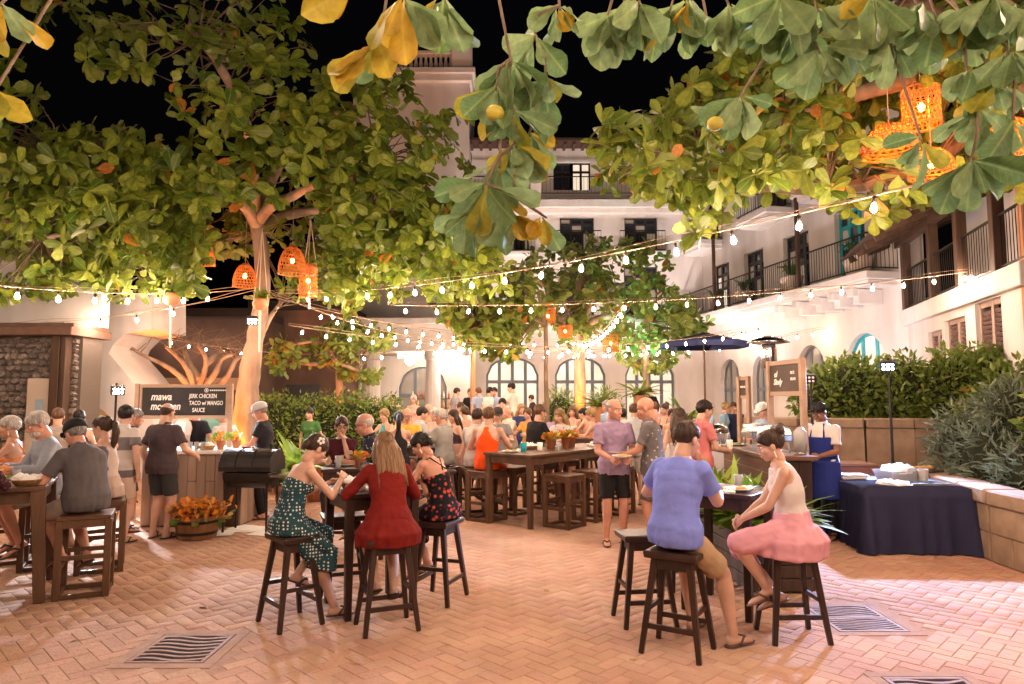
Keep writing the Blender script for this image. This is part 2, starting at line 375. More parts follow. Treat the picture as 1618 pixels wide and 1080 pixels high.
# ================================================================== BUILDINGS
def wallmesh(m, W, H, ops, t=.35, z0=0.):
    """front wall in the x-z plane (y=0 outer face, thickness into +y) with openings (x0,x1,z0,z1,arch)"""
    xs = sorted(set([0, W]+[o[0] for o in ops]+[o[1] for o in ops])); zs = sorted(set([z0, H]+[o[2] for o in ops]+[o[3] for o in ops]))
    for i in range(len(xs)-1):
        for j in range(len(zs)-1):
            cx, cz = (xs[i]+xs[i+1])/2, (zs[j]+zs[j+1])/2
            if any(o[0] < cx < o[1] and o[2] < cz < o[3] for o in ops): continue
            m.add([(xs[i], 0, zs[j]), (xs[i+1], 0, zs[j]), (xs[i+1], 0, zs[j+1]), (xs[i], 0, zs[j+1])], [(0, 1, 2, 3)])
    for a, b, c, d, ar in ops:
        if ar <= 0:
            path = [(a, c), (a, d), (b, d), (b, c)]
        else:
            path = [(a, c)]+arcpts(a, b, d, ar)+[(b, c)]
            pts = arcpts(a, b, d, ar)
            for (x1, z1), (x2, z2) in zip(pts[:-1], pts[1:]): m.add([(x1, 0, z1), (x2, 0, z2), (x2, 0, d), (x1, 0, d)], [(0, 1, 2, 3)])
        for (x1, z1), (x2, z2) in zip(path[:-1], path[1:]): m.add([(x1, 0, z1), (x2, 0, z2), (x2, t, z2), (x1, t, z1)], [(0, 1, 2, 3)])
        if c > z0+.01: m.add([(a, 0, c), (b, 0, c), (b, t, c), (a, t, c)], [(0, 1, 2, 3)])
    m.add([(0, 0, z0), (0, 0, H), (0, t, H), (0, t, z0)], [(0, 1, 2, 3)]); m.add([(W, 0, z0), (W, 0, H), (W, t, H), (W, t, z0)], [(3, 2, 1, 0)]); m.add([(0, 0, H), (W, 0, H), (W, t, H), (0, t, H)], [(0, 1, 2, 3)])
    return m
def arcpts(a, b, top, h, n=12):
    return [(lerp(a, b, i/n), top-h+h*math.sqrt(max(0, 1-(2*i/n-1)**2))) for i in range(n+1)]
def arcz(x, a, b, top, h): 
    q = (2*(x-a)/(b-a)-1); return top-h+h*math.sqrt(max(0, 1-q*q))
def window(par, op, cols, rows, fm, pm, y=.2, fw=.09, name='window', transom=None, kick=0.):
    """frame with real bars, each pane a sub-part; rows = list of z fractions of the bars"""
    a, b, c, d, ar = op; m = MB(); dy = .07
    top = lambda x: arcz(x, a, b, d, ar) if ar > 0 else d
    if ar > 0:
        pts = [(a, c)]+arcpts(a, b, d, ar)+[(b, c)]
        for (x1, z1), (x2, z2) in zip(pts[:-1], pts[1:]): m.bar((x1, y, z1), (x2, y, z2), fw*1.3, dy, up=(0, 1, 0))
    else:
        for p, q in (((a, c), (a, d)), ((a, d), (b, d)), ((b, d), (b, c))): m.bar((p[0], y, p[1]), (q[0], y, q[1]), fw*1.3, dy, up=(0, 1, 0))
    xs = [lerp(a, b, i/cols) for i in range(cols+1)]; zs = [c+kick]+[lerp(c, d, r) for r in rows]
    for x in xs[1:-1]: m.bx(x-fw/2, x+fw/2, y-dy/2+.004, y+dy/2-.004, c, top(x)-.01)
    for z in zs[0 if kick else 1:]:
        xa, xb = a, b
        if ar > 0 and z > d-ar:
            q = math.sqrt(max(0, 1-((z-d+ar)/ar)**2)); xa, xb = (a+b)/2-q*(b-a)/2, (a+b)/2+q*(b-a)/2
        m.bx(xa, xb, y-dy/2+.007, y+dy/2-.007, z-fw/2, z+fw/2)
    if kick: m.bx(a, b, y-.02, y+.02, c, c+kick)
    fr = m.build(name, fm, par)
    zz = zs+[None]
    for i in range(cols):
        x1, x2 = xs[i]+fw/2, xs[i+1]-fw/2
        for j in range(len(zs)):
            lo = zs[j]+(fw/2 if j or kick else 0); z1, z2 = (zz[j+1]-fw/2, )*2 if zz[j+1] else (top(x1), top(x2))
            if max(z1, z2)-lo < .05: continue
            z1, z2 = max(z1, lo+.02), max(z2, lo+.02)
            xm = (x1+x2)/2; zm = max(top(xm), lo+.02) if not zz[j+1] else z1
            MB().poly([(x1, y+.012, lo), (x2, y+.012, lo), (x2, y+.012, z2), (xm, y+.012, zm), (x1, y+.012, z1)], .006, (0, 1, 0)).build('pane', pm[(i+j) % len(pm)], fr)
    return fr
def railing(par, pts, h, m_, sp=.13, name='railing'):
    m = MB(); n = MB()
    for p, q in zip(pts[:-1], pts[1:]):
        p, q = V(p), V(q); m.bar(p+V((0, 0, h)), q+V((0, 0, h)), .05, .035); m.bar(p+V((0, 0, .08)), q+V((0, 0, .08)), .03)
        k = max(2, int((q-p).length/sp))
        for i in range(k+1):
            c = p.lerp(q, i/k); n.bar(c+V((0, 0, .08)), c+V((0, 0, h)), .012)
    r = m.build(name, m_, par); n.build('balusters', m_, r, kind='stuff'); return r
# ---- main hotel block at the back
def hotel():
    t = thing('hotel_block', 'white arcaded hotel block closing the far side of the plaza', 'building', (-8.5, 29, 0))
    W = 16.7; H = 12.6; ox = lambda u, v=600: at(u, v, 29).x+8.5
    ops = []
    arches = [(ox(768), ox(851), .42, 3.5, .75), (ox(877), ox(957), .42, 3.5, .75), (ox(988), ox(1066), .42, 3.5, .75)]
    ops += arches
    W1 = [(ox(a), ox(b), 5.3, 7.4, 0) for a, b in ((810, 836), (886, 940), (988, 1042))]
    W2 = [(ox(a), ox(b), 8.15, 9.55, 0) for a, b in ((812, 836), (886, 941), (990, 1043))]
    W3 = [(ox(876), ox(936), 10.75, 12.0, 0)]
    ops += W1+W2+W3
    wallmesh(MB(), W, H, ops, .4).bx(0, W, .45, .5, 0, H).build('wall', WHITE, t)
    for o in arches: window(t, o, 4, [.66], GREYFRAME, [PANE_LIT], fw=.14, y=.22)
    for o in W1+W2: window(t, o, 3, [.55, .8], DARKFRAME, [PANE_DARK, PANE_DARK, PANE_DIM], fw=.1, y=.2)
    a, b, c, d, _ = W3[0]; mid = lerp(a, b, .5)
    window(t, (a, mid, c, d, 0), 2, [.68], DARKFRAME, [PANE_DARK], fw=.1, y=.2); window(t, (mid, b, c, d, 0), 2, [.68], DARKFRAME, [PANE_LIT], fw=.1, y=.2)
    m = MB(); m.bx(-.1, W, -.35, -.003, 4.75, 5.05).bx(-.1, W, -.2, -.003, 4.55, 4.75); m.bx(6.2, W+.2, -.55, -.003, 9.85, 10.2).bx(6.2, W+.2, -.35, -.003, 9.65, 9.85).bx(6.2, W+.2, -.25, -.003, 10.2, 10.4)
    m.build('cornice', CREAM, t, bev=.02)
    m = MB(); m.bx(-1, W+.3, -.9, .8, 12.62, 12.72); m.add([(-1, -.95, 12.72), (W+.3, -.95, 12.72), (W+.3, 3, 13.7), (-1, 3, 13.7)], [(0, 1, 2, 3)]); rf = m.build('roof', mat('dark_roof_tile', (.05, .028, .022), (.08, .045, .035), scale=20, rough=.8), t)
    for i in range(26): MB().bx(6.3+i*.4, 6.42+i*.4, -.8, 0, 12.5, 12.615).build('rafter_end', DARKWOOD, t)
    railing(t, [(6.4, -.3, 5.05), (W, -.3, 5.05)], .95, IRON); railing(t, [(6.6, -.45, 10.4), (W, -.45, 10.4)], .8, IRON, .16)
    for o in W2: railing(t, [(o[0]-.25, -.35, 7.98), (o[1]+.25, -.35, 7.98)], .9, IRON); MB().bx(o[0]-.4, o[1]+.4, -.5, -.003, 7.82, 7.98).build('balcony_slab', CREAM, t, bev=.02)
    m = MB(); x = ox(846)
    m.bx(x-.2, x+.25, -.5, -.1, 10.41, 11.3); m.build('parapet_pier', CREAM, t)
    # tall left tower with balustrade
    x0, x1 = ox(560), ox(742)
    tw = MB(); tops = [(2.6, 3.4, 8.2, 10.2, 0), (2.6, 3.4, 12.2, 14, 0)]
    tw.bx(x0, x1, -1.2, 2.5, 4.5, 15.3); tw.build('tower', WHITE, t)
    m = MB().bx(x0-.2, x1+.25, -1.5, 2.6, 15.3, 15.55).bx(x0-.1, x1+.12, -1.4, 2.6, 15.0, 15.3).bx(x0, x1+.05, -1.35, -1.0, 16.2, 16.35); m.bx(x1-.75, x1+.1, -1.4, -.7, 15.55, 16.75); m.build('tower_cornice', CREAM, t, bev=.02)
    n = MB()
    for i in range(22): n.lathe([(.06, 15.55), (.09, 15.8), (.05, 16), (.07, 16.2)], 6, (x0+.1+i*.21, -1.18, 0))
    n.build('balusters', CREAM, t, kind='stuff')
    for z in (8.3,): window(t, (x1-1.7, x1-.6, z, z+1.7, 0), 3, [.7], DARKFRAME, [PANE_DARK], y=-1.23, fw=.08)
    return t
hotel()
# ---- portico wing with the bar
def portico():
    p0 = at(548, 600, 24).x; p1 = at(722, 600, 24).x; t = thing('bar_portico', 'white columned portico with lit bar behind the hedge', 'building', (p0, 24, 0)); W = p1-p0
    ox = lambda u, Y=24: at(u, 600, Y).x-p0
    m = MB().bx(-.3, W, -.25, 4.9, 3.45, 4.35).bx(-.4, W+.1, -.4, 4.9, 4.35, 4.55).bx(-.35, W+.05, -.32, -.26, 3.4, 3.55); m.build('entablature', WHITE, t, bev=.015)
    for u, w_ in ((587, .5), (684, .42)):
        c = MB(); x = ox(u); c.loft([((x, 0, z), V((s*w_/2*1.41, 0, 0)), V((0, s*w_/2*1.41, 0))) for z, s in ((.02, 1.15), (.25, 1.15), (.27, 1.02), (3.1, .82), (3.12, .98), (3.44, 1.02))], 16).build('column', WHITE, t, smooth=False, bev=.01)
    MB().bx(-.3, ox(569), -.1, .3, .01, 3.44).build('side_wall', WHITE, t)
    # back wall with arched bar door
    bx0, bx1 = ox(630, 27), ox(706, 27); op = (bx0+.3, bx1+.3, .02, 3.0, .8)
    wl_ = wallmesh(MB(), W+.6, 3.44, [op], .3); o = wl_.build('back_wall', WHITE, t); o.location = (-.3, 3, 0)
    f = window(t, op, 3, [.62], GREYFRAME, [PANE_DIM], y=.15, fw=.12); f.location = (-.3, 3, 0)
    s = MB()
    for k in range(3): s.bx(op[0]+.15, op[1]-.15, 2.75, 2.9, 1.0+k*.36, 1.03+k*.36)
    s.build('bar_shelf', DARKWOOD, t)
    cols = [mat('bottle_%d' % i, c, rough=.15, emit=c, estr=.05) for i, c in enumerate(((.7, .35, .06), (.5, .1, .04), (.8, .7, .5), (.1, .3, .2)))]  # faint emission stands in for the bar's light on the bottles
    pro = MB().lathe([(.035, 0), (.037, .16), (.014, .22), (.014, .28)], 8)
    for i in range(27):
        k = i // 9; b = tag(link('bottle', pro.mesh('bottle', cols[(i*7+i//4) % 4], True)), 'small liquor bottle on the lit bar shelf', 'bottle', 'bottles on the bar shelf'); b.location = (p0+op[0]+.3+(i % 9)*.2, 26.82, 1.03+k*.36)
    for u, v, r in ((648, 568, .2), (662, 562, .14), (634, 560, .12)):
        p = at(u, v, 25.2); g = thing('globe_pendant', {.2: 'largest white globe lamp hanging in the portico', .14: 'small white globe lamp right of the largest one', .12: 'small white globe lamp left of the largest one'}[r], 'lamp', p, 0, 'globe lamps in the portico')
        MB().ell((0, 0, 0), (r, r, r*1.05), 16, 10).build('globe', emat('globe_glow', (1, .78, .55), 7), g, True); MB().tube([(0, 0, r), (0, 0, 3.45-p.z)], .01, 5).build('cord', IRON, g)
portico()
# ---- long white right wing with balcony
def wing():
    A = V((10.25, 17.5, 0)); B = V((8.15, 29.3, 0)); d = (B-A); Ln = d.length; rz = math.atan2(d.y, d.x)
    # local x along the wall from the far end to the near end so that -y faces the plaza
    t = thing('white_wing', 'long white hotel wing with balconies along the right side', 'building', B, rz+PI)
    e = (A-B).normalized()
    def lx(u, v=500):
        r = ray(u, v); # intersect picture column with the wall plane
        k = r.x/r.y; Y = (B.x-e.x/e.y*B.y)/(k-e.x/e.y); return (Y-B.y)/e.y
    ar = [(lx(1136), lx(1166), .1, 3.3, .8), (lx(1186), lx(1214), .1, 3.3, .8), (lx(1256), lx(1302), .1, 3.45, .9), (lx(1332), lx(1398), .1, 3.6, 1.05)]
    dr = [(lx(1128), lx(1154), 5.2, 7.2, 0), (lx(1178), lx(1209), 5.2, 7.2, 0), (lx(1241), lx(1282), 5.2, 7.2, 0), (lx(1324), lx(1372), 5.2, 7.3, 0)]
    up = [(lx(1118), lx(1140), 8.3, 10.2, 0), (lx(1215), lx(1248), 8.3, 10.2, 0), (lx(1310), lx(1350), 8.3, 10.3, 0)]
    wallmesh(MB(), Ln, 12.4, ar+dr+up, .4).bx(0, Ln, .45, .5, 0, 12.4).build('wall', WHITE, t)
    for i, o in enumerate(ar): window(t, o, 3, [.62], TEAL if i == 3 else GREYFRAME, [PANE_DIM] if i < 3 else [PANE_LIT], fw=.12, y=.2)
    for i, o in enumerate(dr): window(t, o, 3, [.5, .78], TEAL if i == 3 else DARKFRAME, [PANE_DARK, PANE_DIM, PANE_DARK] if i else [PANE_DARK, PANE_LIT, PANE_DIM], fw=.12, y=.2)
    for o in up: window(t, o, 3, [.5, .78], DARKFRAME, [PANE_DARK], fw=.1, y=.2)
    def slab(x0, x1, z, dep): MB().bx(x0, x1, -dep, -.003, z-.22, z).bx(x0+.08, x1-.08, -dep+.1, -.003, z-.36, z-.22).build('balcony_slab', CREAM, t, bev=.02)
    slab(lx(1100), lx(1425), 5.1, 1.0); railing(t, [(lx(1100), -.92, 5.1), (lx(1425), -.92, 5.1), (lx(1425), -.05, 5.1)], 1.0, IRON, .12)
    for i, u in enumerate((1270, 1300, 1330, 1360, 1392)):
        x = lx(u); MB().bx(x-.12, x+.12, -.75, -.003, 4.3, 4.72).bx(x-.12, x+.12, -.95, -.75, 4.5, 4.735).build('bracket', CREAM, t, bev=.02)
    for x0, x1 in ((lx(1112), lx(1146)), (lx(1206), lx(1258)), (lx(1300), lx(1360))):
        slab(x0, x1, 8.15, 1.0); railing(t, [(x0, -.05, 8.15), (x0, -.92, 8.15), (x1, -.92, 8.15), (x1, -.05, 8.15)], 1.0, IRON, .14)
    for u in (1164, 1306): x = lx(u); MB().bx(x-.05, x+.05, -.95, -.85, 5.1, 7.95).build('balcony_post', DARKWOOD, t)
    MB().bx(-.5, Ln+.5, -1.0, .5, 12.4, 12.55).build('roof', MATS['dark_roof_tile'], t)
    pm = mat('balcony_pot', (.5, .42, .36), rough=.7)
    for u, w_, lab in ((1150, .32, 'balcony planter beside the farthest balcony door'), (1196, .32, 'balcony planter in front of the second balcony door'), (1275, .36, 'balcony planter beside the third balcony door'), (1385, .4, 'balcony planter at the near end of the long balcony')):
        p = B+e*lx(u)+V((e.y, -e.x, 0)).normalized()*-.5; q = V((-.5, 0, 0)); p = B+e*lx(u)+V((-math.sin(rz), math.cos(rz), 0))*.5
        k = thing('balcony_planter', lab, 'planter', (p.x, p.y, 5.1), 0, 'planters on the long balcony'); MB().lathe([(w_*.75, 0), (w_, .5), (w_*1.05, .55), (w_*.9, .56)], 14).build('pot', pm, k, True)
        mm = MB()
        for i in range(16):
            a = random.uniform(0, 2*PI); q = random.uniform(.25, .55); mm.tube([(0, 0, .5), (math.cos(a)*q*.5, math.sin(a)*q*.5, .9), (math.cos(a)*q, math.sin(a)*q, .85+random.uniform(-.2, .2))], [.03, .03, .005], 4)
        mm.build('foliage', mat('pot_foliage', (.05, .1, .02), rough=.6), k)
    return lx
LX = wing()
# ---- brown timber balcony house, far right
def timber_house():
    A = V((10.2, 17.5, 0)); B = V((8.55, 11.4, 0)); d = B-A; Ln = d.length; rz = math.atan2(d.y, d.x)
    t = thing('timber_balcony_house', 'house with dark timber balcony and lean-to roof at far right', 'building', A, rz); e = d.normalized()
    def lx(u):
        k = (u-809)/1080./.995; Y = (A.x-e.x/e.y*A.y)/(k-e.x/e.y); return (Y-A.y)/e.y
    op = [(lx(1466), lx(1488), .9, 3.3, 0), (lx(1492), lx(1526), .9, 3.45, 0), (lx(1542), lx(1584), .1, 3.6, 0)]
    ops2 = [(lx(1540), lx(1558), 4.1, 5.9, 0)]
    wm = wallmesh(MB(), Ln+.4, 4.0, op, .3); wm.build('wall', WHITE, t)
    m = MB().bx(-.1, Ln+.4, -.15, -.003, 3.62, 4.02); m.build('balcony_beam', CREAM, t, bev=.015)
    w2 = wallmesh(MB(), Ln+.4, 7.2, ops2, .2, z0=4.0).build('upper_wall', WHITE, t); w2.location = (0, 1.3, 0)
    MB().bx(0, Ln+.4, 0, 1.3, 3.9, 4.015).build('balcony_floor', DARKWOOD, t)
    lv = mat('louvre_shutter', (.2, .13, .12), rough=.5)
    for o in op:
        fr = MB(); a, b, c, dd, _ = o; mid = (a+b)/2
        for x in (a, mid, b): fr.bx(x-.06, x+.06, .08, .16, c, dd)
        fr.bx(a, b, .085, .155, dd-.1, dd+.01).bx(a, b, .085, .155, c, c+.1)
        f = fr.build('shutter', mat('shutter_frame', (.34, .24, .2), rough=.55), t)
        n = int((dd-c-.2)/.09)
        for i in range(n):
            z = c+.14+i*.09; MB().bar((a+.06, .12, z), (b-.06, .12, z), .075, .012, up=(0, .7, .7)).build('slat', lv, f)
    f = MB().bx(ops2[0][0], ops2[0][1], 1.38, 1.44, 4.1, 5.9).build('balcony_door', mat('brown_door', (.14, .06, .03), rough=.5), t)
    for i in range(2):
        for j in range(2):
            a = lerp(ops2[0][0], ops2[0][1], .12+.46*i); MB().bx(a, a+(ops2[0][1]-ops2[0][0])*.3, 1.365, 1.379, 4.25+j*.85, 4.95+j*.85).build('door_panel', lv, f)
    for u in (1437, 1481, 1526, 1586): x = lx(u); MB().bx(x-.1, x+.1, -.12, .08, 4.02, 5.72).build('post', DARKWOOD, t, bev=.01)
    railing(t, [(lx(1437), -.02, 4.02), (Ln+.3, -.02, 4.02)], 1.0, IRON, .12)
    for i in range(9):
        x = -.6+i*(Ln+1)/8; MB().bar((x, 1.6, 6.6), (x, -1.2, 5.5), .12, .16).build('rafter', DARKWOOD, t)
    MB().add([(-1, -1.35, 5.53), (Ln+.8, -1.35, 5.53), (Ln+.8, 1.8, 6.77), (-1, 1.8, 6.77), (-1, -1.35, 5.6), (Ln+.8, -1.35, 5.6), (Ln+.8, 1.8, 6.84), (-1, 1.8, 6.84)], [(3, 2, 1, 0), (4, 5, 6, 7), (0, 1, 5, 4), (1, 2, 6, 5), (2, 3, 7, 6), (3, 0, 4, 7)]).build('roof', DARKWOOD, t)
    for y in (-.05,): MB().bar((-.5, y, 5.82), (Ln+.5, y, 5.82), .18, .2).build('tie_beam', DARKWOOD, t)
timber_house()
q = thing('orange_shutter_house', 'orange doorway of the house cut by the right edge', 'building', (8.5, 11.3, 0), R(-105))
MB().bx(0, 3, 0, .3, 0, 7).build('wall', mat('orange_plaster', (.45, .2, .09), rough=.8), q)
for i in range(3): MB().bx(.35+i*.8, .43+i*.8, -.06, -.003, .1, 6).build('door_frame', DARKWOOD, q, bev=.01)
# ---- left side: stone building, stair, dark houses
STONE = mat('rubble_stone', (.13, .105, .09), (.24, .2, .17), scale=4, rough=.9, bump=.6, bscale=18, rnd=.4)
def stone_house():
    Y = 13.2; x1 = at(125, 600, Y).x; x0 = x1-3.2; t = thing('stone_house', 'rubble stone house with timber posts at the left edge', 'building', (x0, Y, 0)); W = x1-x0
    MB().bx(0, W, .06, .7, 0, 2.95).build('wall', mat('stone_mortar', (.12, .1, .085), rough=.95, bump=.3, bscale=30), t)
    vars_ = []
    for k in range(7):
        n = random.randint(5, 7); m = MB(); pts = []
        for i in range(n):
            a = 2*PI*i/n+random.uniform(-.2, .2); r_ = random.uniform(.43, .56); pts.append((math.cos(a)*r_, math.sin(a)*r_))
        vs = [(x, .5, z) for x, z in pts]+[(x, -.1, z) for x, z in pts]+[(x*.75, -.45+random.uniform(-.15, .1), z*.75) for x, z in pts]
        fs = [(i, (i+1) % n, (i+1) % n+n, i+n) for i in range(n)]+[(i+n, (i+1) % n+n, (i+1) % n+2*n, i+2*n) for i in range(n)]+[tuple(2*n+i for i in range(n))]
        vars_.append(m.add(vs, fs).mesh('stone', STONE))
    k = 0; z = .1
    while z < 2.95:
        h = random.uniform(.085, .135); x = W-.05
        while x > W-1.75:
            w_ = random.uniform(.1, .21)
            o = link('stone', random.choice(vars_), t); o.location = (x-w_/2, .04, z+h/2+random.uniform(-.02, .02)); o.scale = (w_*1.02, .12, h*1.08); o.rotation_euler = (0, random.choice((0, PI))+random.uniform(-.2, .2), 0); x -= w_
        z += h
    for u, w_ in ((95, .17), (108, .1)): x = at(u, 600, Y).x-x0; MB().bx(x-w_/2, x+w_/2, -.2, .02, 0, 3.0).build('timber_post', DARKWOOD, t, bev=.01)
    m = MB().bx(-1, W+.06, -.4, .9, 2.96, 3.12).bx(-1, W+.03, -.3, .85, 3.12, 3.2); m.build('eave', mat('brown_eave', (.13, .07, .05), (.17, .1, .07), scale=5, rough=.8), t, bev=.01)
    m = wallmesh(MB(), W+1.65, 6.6, [(1.2, 2.4, 4.2, 6.2, 0), (3.2, 4.0, 4.2, 6.2, 0)], .3, z0=3.2); o = m.build('upper_wall', WHITE, t); o.location = (-1.6, .5, 0)
    window(t, (-.4, .8, 4.2, 6.2, 0), 2, [.6], TEAL, [PANE_DARK], y=.65); window(t, (1.6, 2.4, 4.2, 6.2, 0), 2, [.6], DARKFRAME, [PANE_DARK], y=.65)
    x = at(66, 620, Y).x-x0; d_ = MB().bx(x-.22, x+.22, -.09, -.03, 0, 2.15).build('door', mat('pale_door', (.5, .42, .34), rough=.6), t); MB().bx(x-.05, x+.1, -.1, -.091, 1.2, 1.75).build('notice', mat('notice_blue', (.3, .42, .5), rough=.5), d_)
    # white stair mass to the right
    s = thing('white_stair', 'white curved outdoor stair with arch below left of the chalkboard', 'stair', (at(125, 600, 15.2).x, 15.2, 0))
    sx = lambda u, v: (at(u, v, 15.2).x-at(125, 600, 15.2).x, 0, at(u, v, 15.2).z)
    out = [sx(120, 800), sx(120, 470), sx(150, 470), sx(240, 460), sx(240, 520), sx(196, 527), sx(178, 545), sx(172, 558), sx(200, 590), sx(232, 632), sx(246, 680), sx(250, 770)]
    inn = []
    arch = [(sx(118+2, 640)), ]
    outline = [(p[0], 0, max(p[2], 0)) for p in out]
    m = MB(); m.poly(outline, 1.6, (0, 1, 0)); m.build('stair_wall', WHITE, s)
    # tan arch recess on the face
    a0, a1 = sx(122, 700)[0], sx(188, 700)[0]; m = MB(); pts = [(a0, -.012, 0)]+[(x, -.012, z) for x, z in arcpts(a0-(a1-a0)*.6, a1, sx(0, 640)[2], .9) if x > a0]+[(a1, -.012, 0)]
    m.poly(pts, .008, (0, 1, 0)).build('arch_recess', mat('tan_plaster', (.5, .34, .16), (.55, .38, .2), scale=3, rough=.85), s)
    MB().bar((sx(118, 0)[0], -.04, sx(0, 560)[2]), (sx(175, 0)[0], -.04, sx(0, 475)[2]), .4, .05, up=(0, 1, 0)).build('stringer', mat('tan_trim', (.45, .32, .24), rough=.8), s)
    MB().bx(sx(174, 0)[0]-.06, sx(174, 0)[0]+.06, -.1, -.003, 0, sx(0, 470)[2]).build('newel_post', DARKWOOD, s)
    for lab, u0, u1, Yb, z1, col in (('dark brown house wall behind the orange bare tree', 150, 412, 20, 4.1, (.06, .035, .026)), ('brown low house wall behind the small tree', 412, 546, 22, 4.6, (.1, .055, .04))):
        xa, xb = at(u0, 600, Yb).x, at(u1, 600, Yb).x; h_ = thing('brown_house', lab, 'building', (xa, Yb, 0), 0)
        MB().bx(0, xb-xa, 0, 3, 0, z1).build('wall', mat('brown_wall_%d' % u0, col, tuple(c*1.4 for c in col), scale=2, rough=.85), h_); MB().bx(-.3, xb-xa-.05, -.5, 3.2, z1, z1+.25).build('eave', mat('dark_eave', (.03, .018, .014), rough=.85), h_)
        MB().bx(.3*(xb-xa), .3*(xb-xa)+1.1, -.02, -.004, 0, 2.2).build('door', DARKFRAME, h_)
        if u0 == 150: MB().bx(.1, xb-xa-.1, -.25, -.003, 2.0, 2.35).build('ledge', mat('tan_ledge', (.4, .24, .15), rough=.85), h_)
stone_house()
# ---- planter walls on the right
BLOCK = mat('sandstone_block', (.27, .19, .13), (.36, .26, .18), scale=5, rough=.88, bump=.4, bscale=30, rnd=.12)
def plwall(label, pts, h, bl, th=.32, cap=.17, soil=None):
    t = thing('planter_wall', label, 'wall'); core = MB()
    for p, q in zip(pts[:-1], pts[1:]):
        p, q = V((*p, 0)), V((*q, 0)); d = (q-p); Ln = d.length; d.normalize(); a = math.atan2(d.y, d.x); n = max(1, round(Ln/bl)); c = (p+q)/2
        core.box((c.x, c.y, h/2-.1), (Ln-.02, th-.05, h-.2), a)
        for r_ in range(2):
            hh = (h-cap)/2; k = n if r_ else n
            off = 0 if r_ else .5
            ed = [0]+[(i+off)/n for i in range(1 if off == 0 else 0, n)]+[1]
            for e0, e1 in zip(ed[:-1], ed[1:]):
                w_ = (e1-e0)*Ln-.008; cc = p+d*((e0+e1)/2*Ln)
                MB().box((0, 0, 0), (w_, th, hh-.008)).build('block', BLOCK, t, bev=.008).matrix_local = Matrix.Translation((cc.x, cc.y, hh*(r_+.5)))@Matrix.Rotation(a, 4, 'Z')
        for i in range(n):
            cc = p+d*((i+.5)/n*Ln); MB().box((0, 0, 0), (Ln/n-.008, th+.07, cap)).build('capstone', BLOCK, t, bev=.02).matrix_local = Matrix.Translation((cc.x, cc.y, h-cap/2+random.uniform(-.004, .004)))@Matrix.Rotation(a, 4, 'Z')
    core.build('core', MORTAR, t); return t
plwall('low sandstone planter wall curving past the navy table at right', [(5.25, 4.4), (5.32, 6.2), (5.38, 7.6), (5.62, 8.9), (6.1, 10.1), (6.9, 10.7)], .78, .62)
plwall('tall sandstone planter wall under the long hedge behind the cook', [(4.55, 13.3), (5.3, 12.6), (6.2, 12.1), (7.6, 11.6), (8.6, 11.2)], 1.42, .7)
sl = MB().add([(5.35, 4.4, .6), (12, 4.4, .7), (12, 11.4, .8), (7, 10.9, .65), (6.2, 10.2, .65), (5.7, 9, .65), (5.45, 7.6, .65)], [(0, 1, 2, 3, 4, 5, 6)]).build('planting_bed', mat('soil', (.05, .03, .02), rough=1)); struct(sl)
# ================================================================== TREES AND PLANTS
def leaf_tpl(rows, droop=.22, fold=.06, cup=0., cols=(-1, 0, 1)):
    vs = []; uv = []; fs = []
    n = len(cols)
    for t, w_ in rows:
        z = -droop*t*t+cup*math.sin(t*PI)*.05
        for s in cols: vs.append((s*w_, t, z+(fold*abs(s)**1.4*w_/.27))); uv.append((s*w_, t))
    for i in range(len(rows)-1):
        for j in range(n-1): o = i*n+j; fs.append((o, o+1, o+n+1, o+n))
    return vs, fs, uv
BIGLEAF = leaf_tpl([(0, .012), (.1, .03), (.25, .11), (.45, .19), (.62, .25), (.78, .27), (.9, .22), (.97, .12), (1, .02)])
MIDLEAF = leaf_tpl([(0, .015), (.3, .14), (.62, .26), (.85, .25), (1, .05)])
SMALL = leaf_tpl([(0, .02), (.5, .22), (1, .02)], .15)
BLADE = leaf_tpl([(0, .05), (.4, .09), (.75, .07), (1, .005)], .35, .02)
LEAF_L = leafmat('almond_leaf_green', (.055, .115, .012), (.25, .3, .035), (.2, .26, .07), (.5, .17, .03), .012, transl=.32)
LEAF_R = leafmat('almond_leaf_yellow_green', (.07, .13, .016), (.25, .29, .04), (.24, .27, .08), (.5, .18, .03), .03)
LEAF_F = leafmat('almond_leaf_near', (.085, .16, .05), (.2, .28, .12), (.25, .32, .18), (.5, .3, .03), .0, transl=.35, rough=.5)
LEAF_Y = leafmat('almond_leaf_turning', (.42, .24, .02), (.27, .27, .03), (.36, .3, .06), (.5, .2, .03), .0, transl=.4, rough=.5)
LEAF_M = leafmat('plaza_tree_leaf', (.07, .14, .03), (.26, .32, .06), (.22, .28, .09), (.4, .15, .03), .03)
BARK = mat('pale_bark', (.17, .11, .075), (.36, .26, .19), scale=3.5, rough=.92, bump=1.0, bscale=14, thr=(.3, .62), stretch=(1, 1, .35))
BARK_D = mat('brown_bark', (.12, .08, .05), (.2, .14, .09), scale=8, rough=.9, bump=.6, bscale=16, stretch=(1, 1, .4))
def tpl_mesh(tpl, m):
    me = MB().add(tpl[0], tpl[1]).mesh('leaf', m, True); l = me.uv_layers.new(name='UVMap')
    for lp in me.loops: l.data[lp.index].uv = tpl[2][lp.vertex_index]
    return me
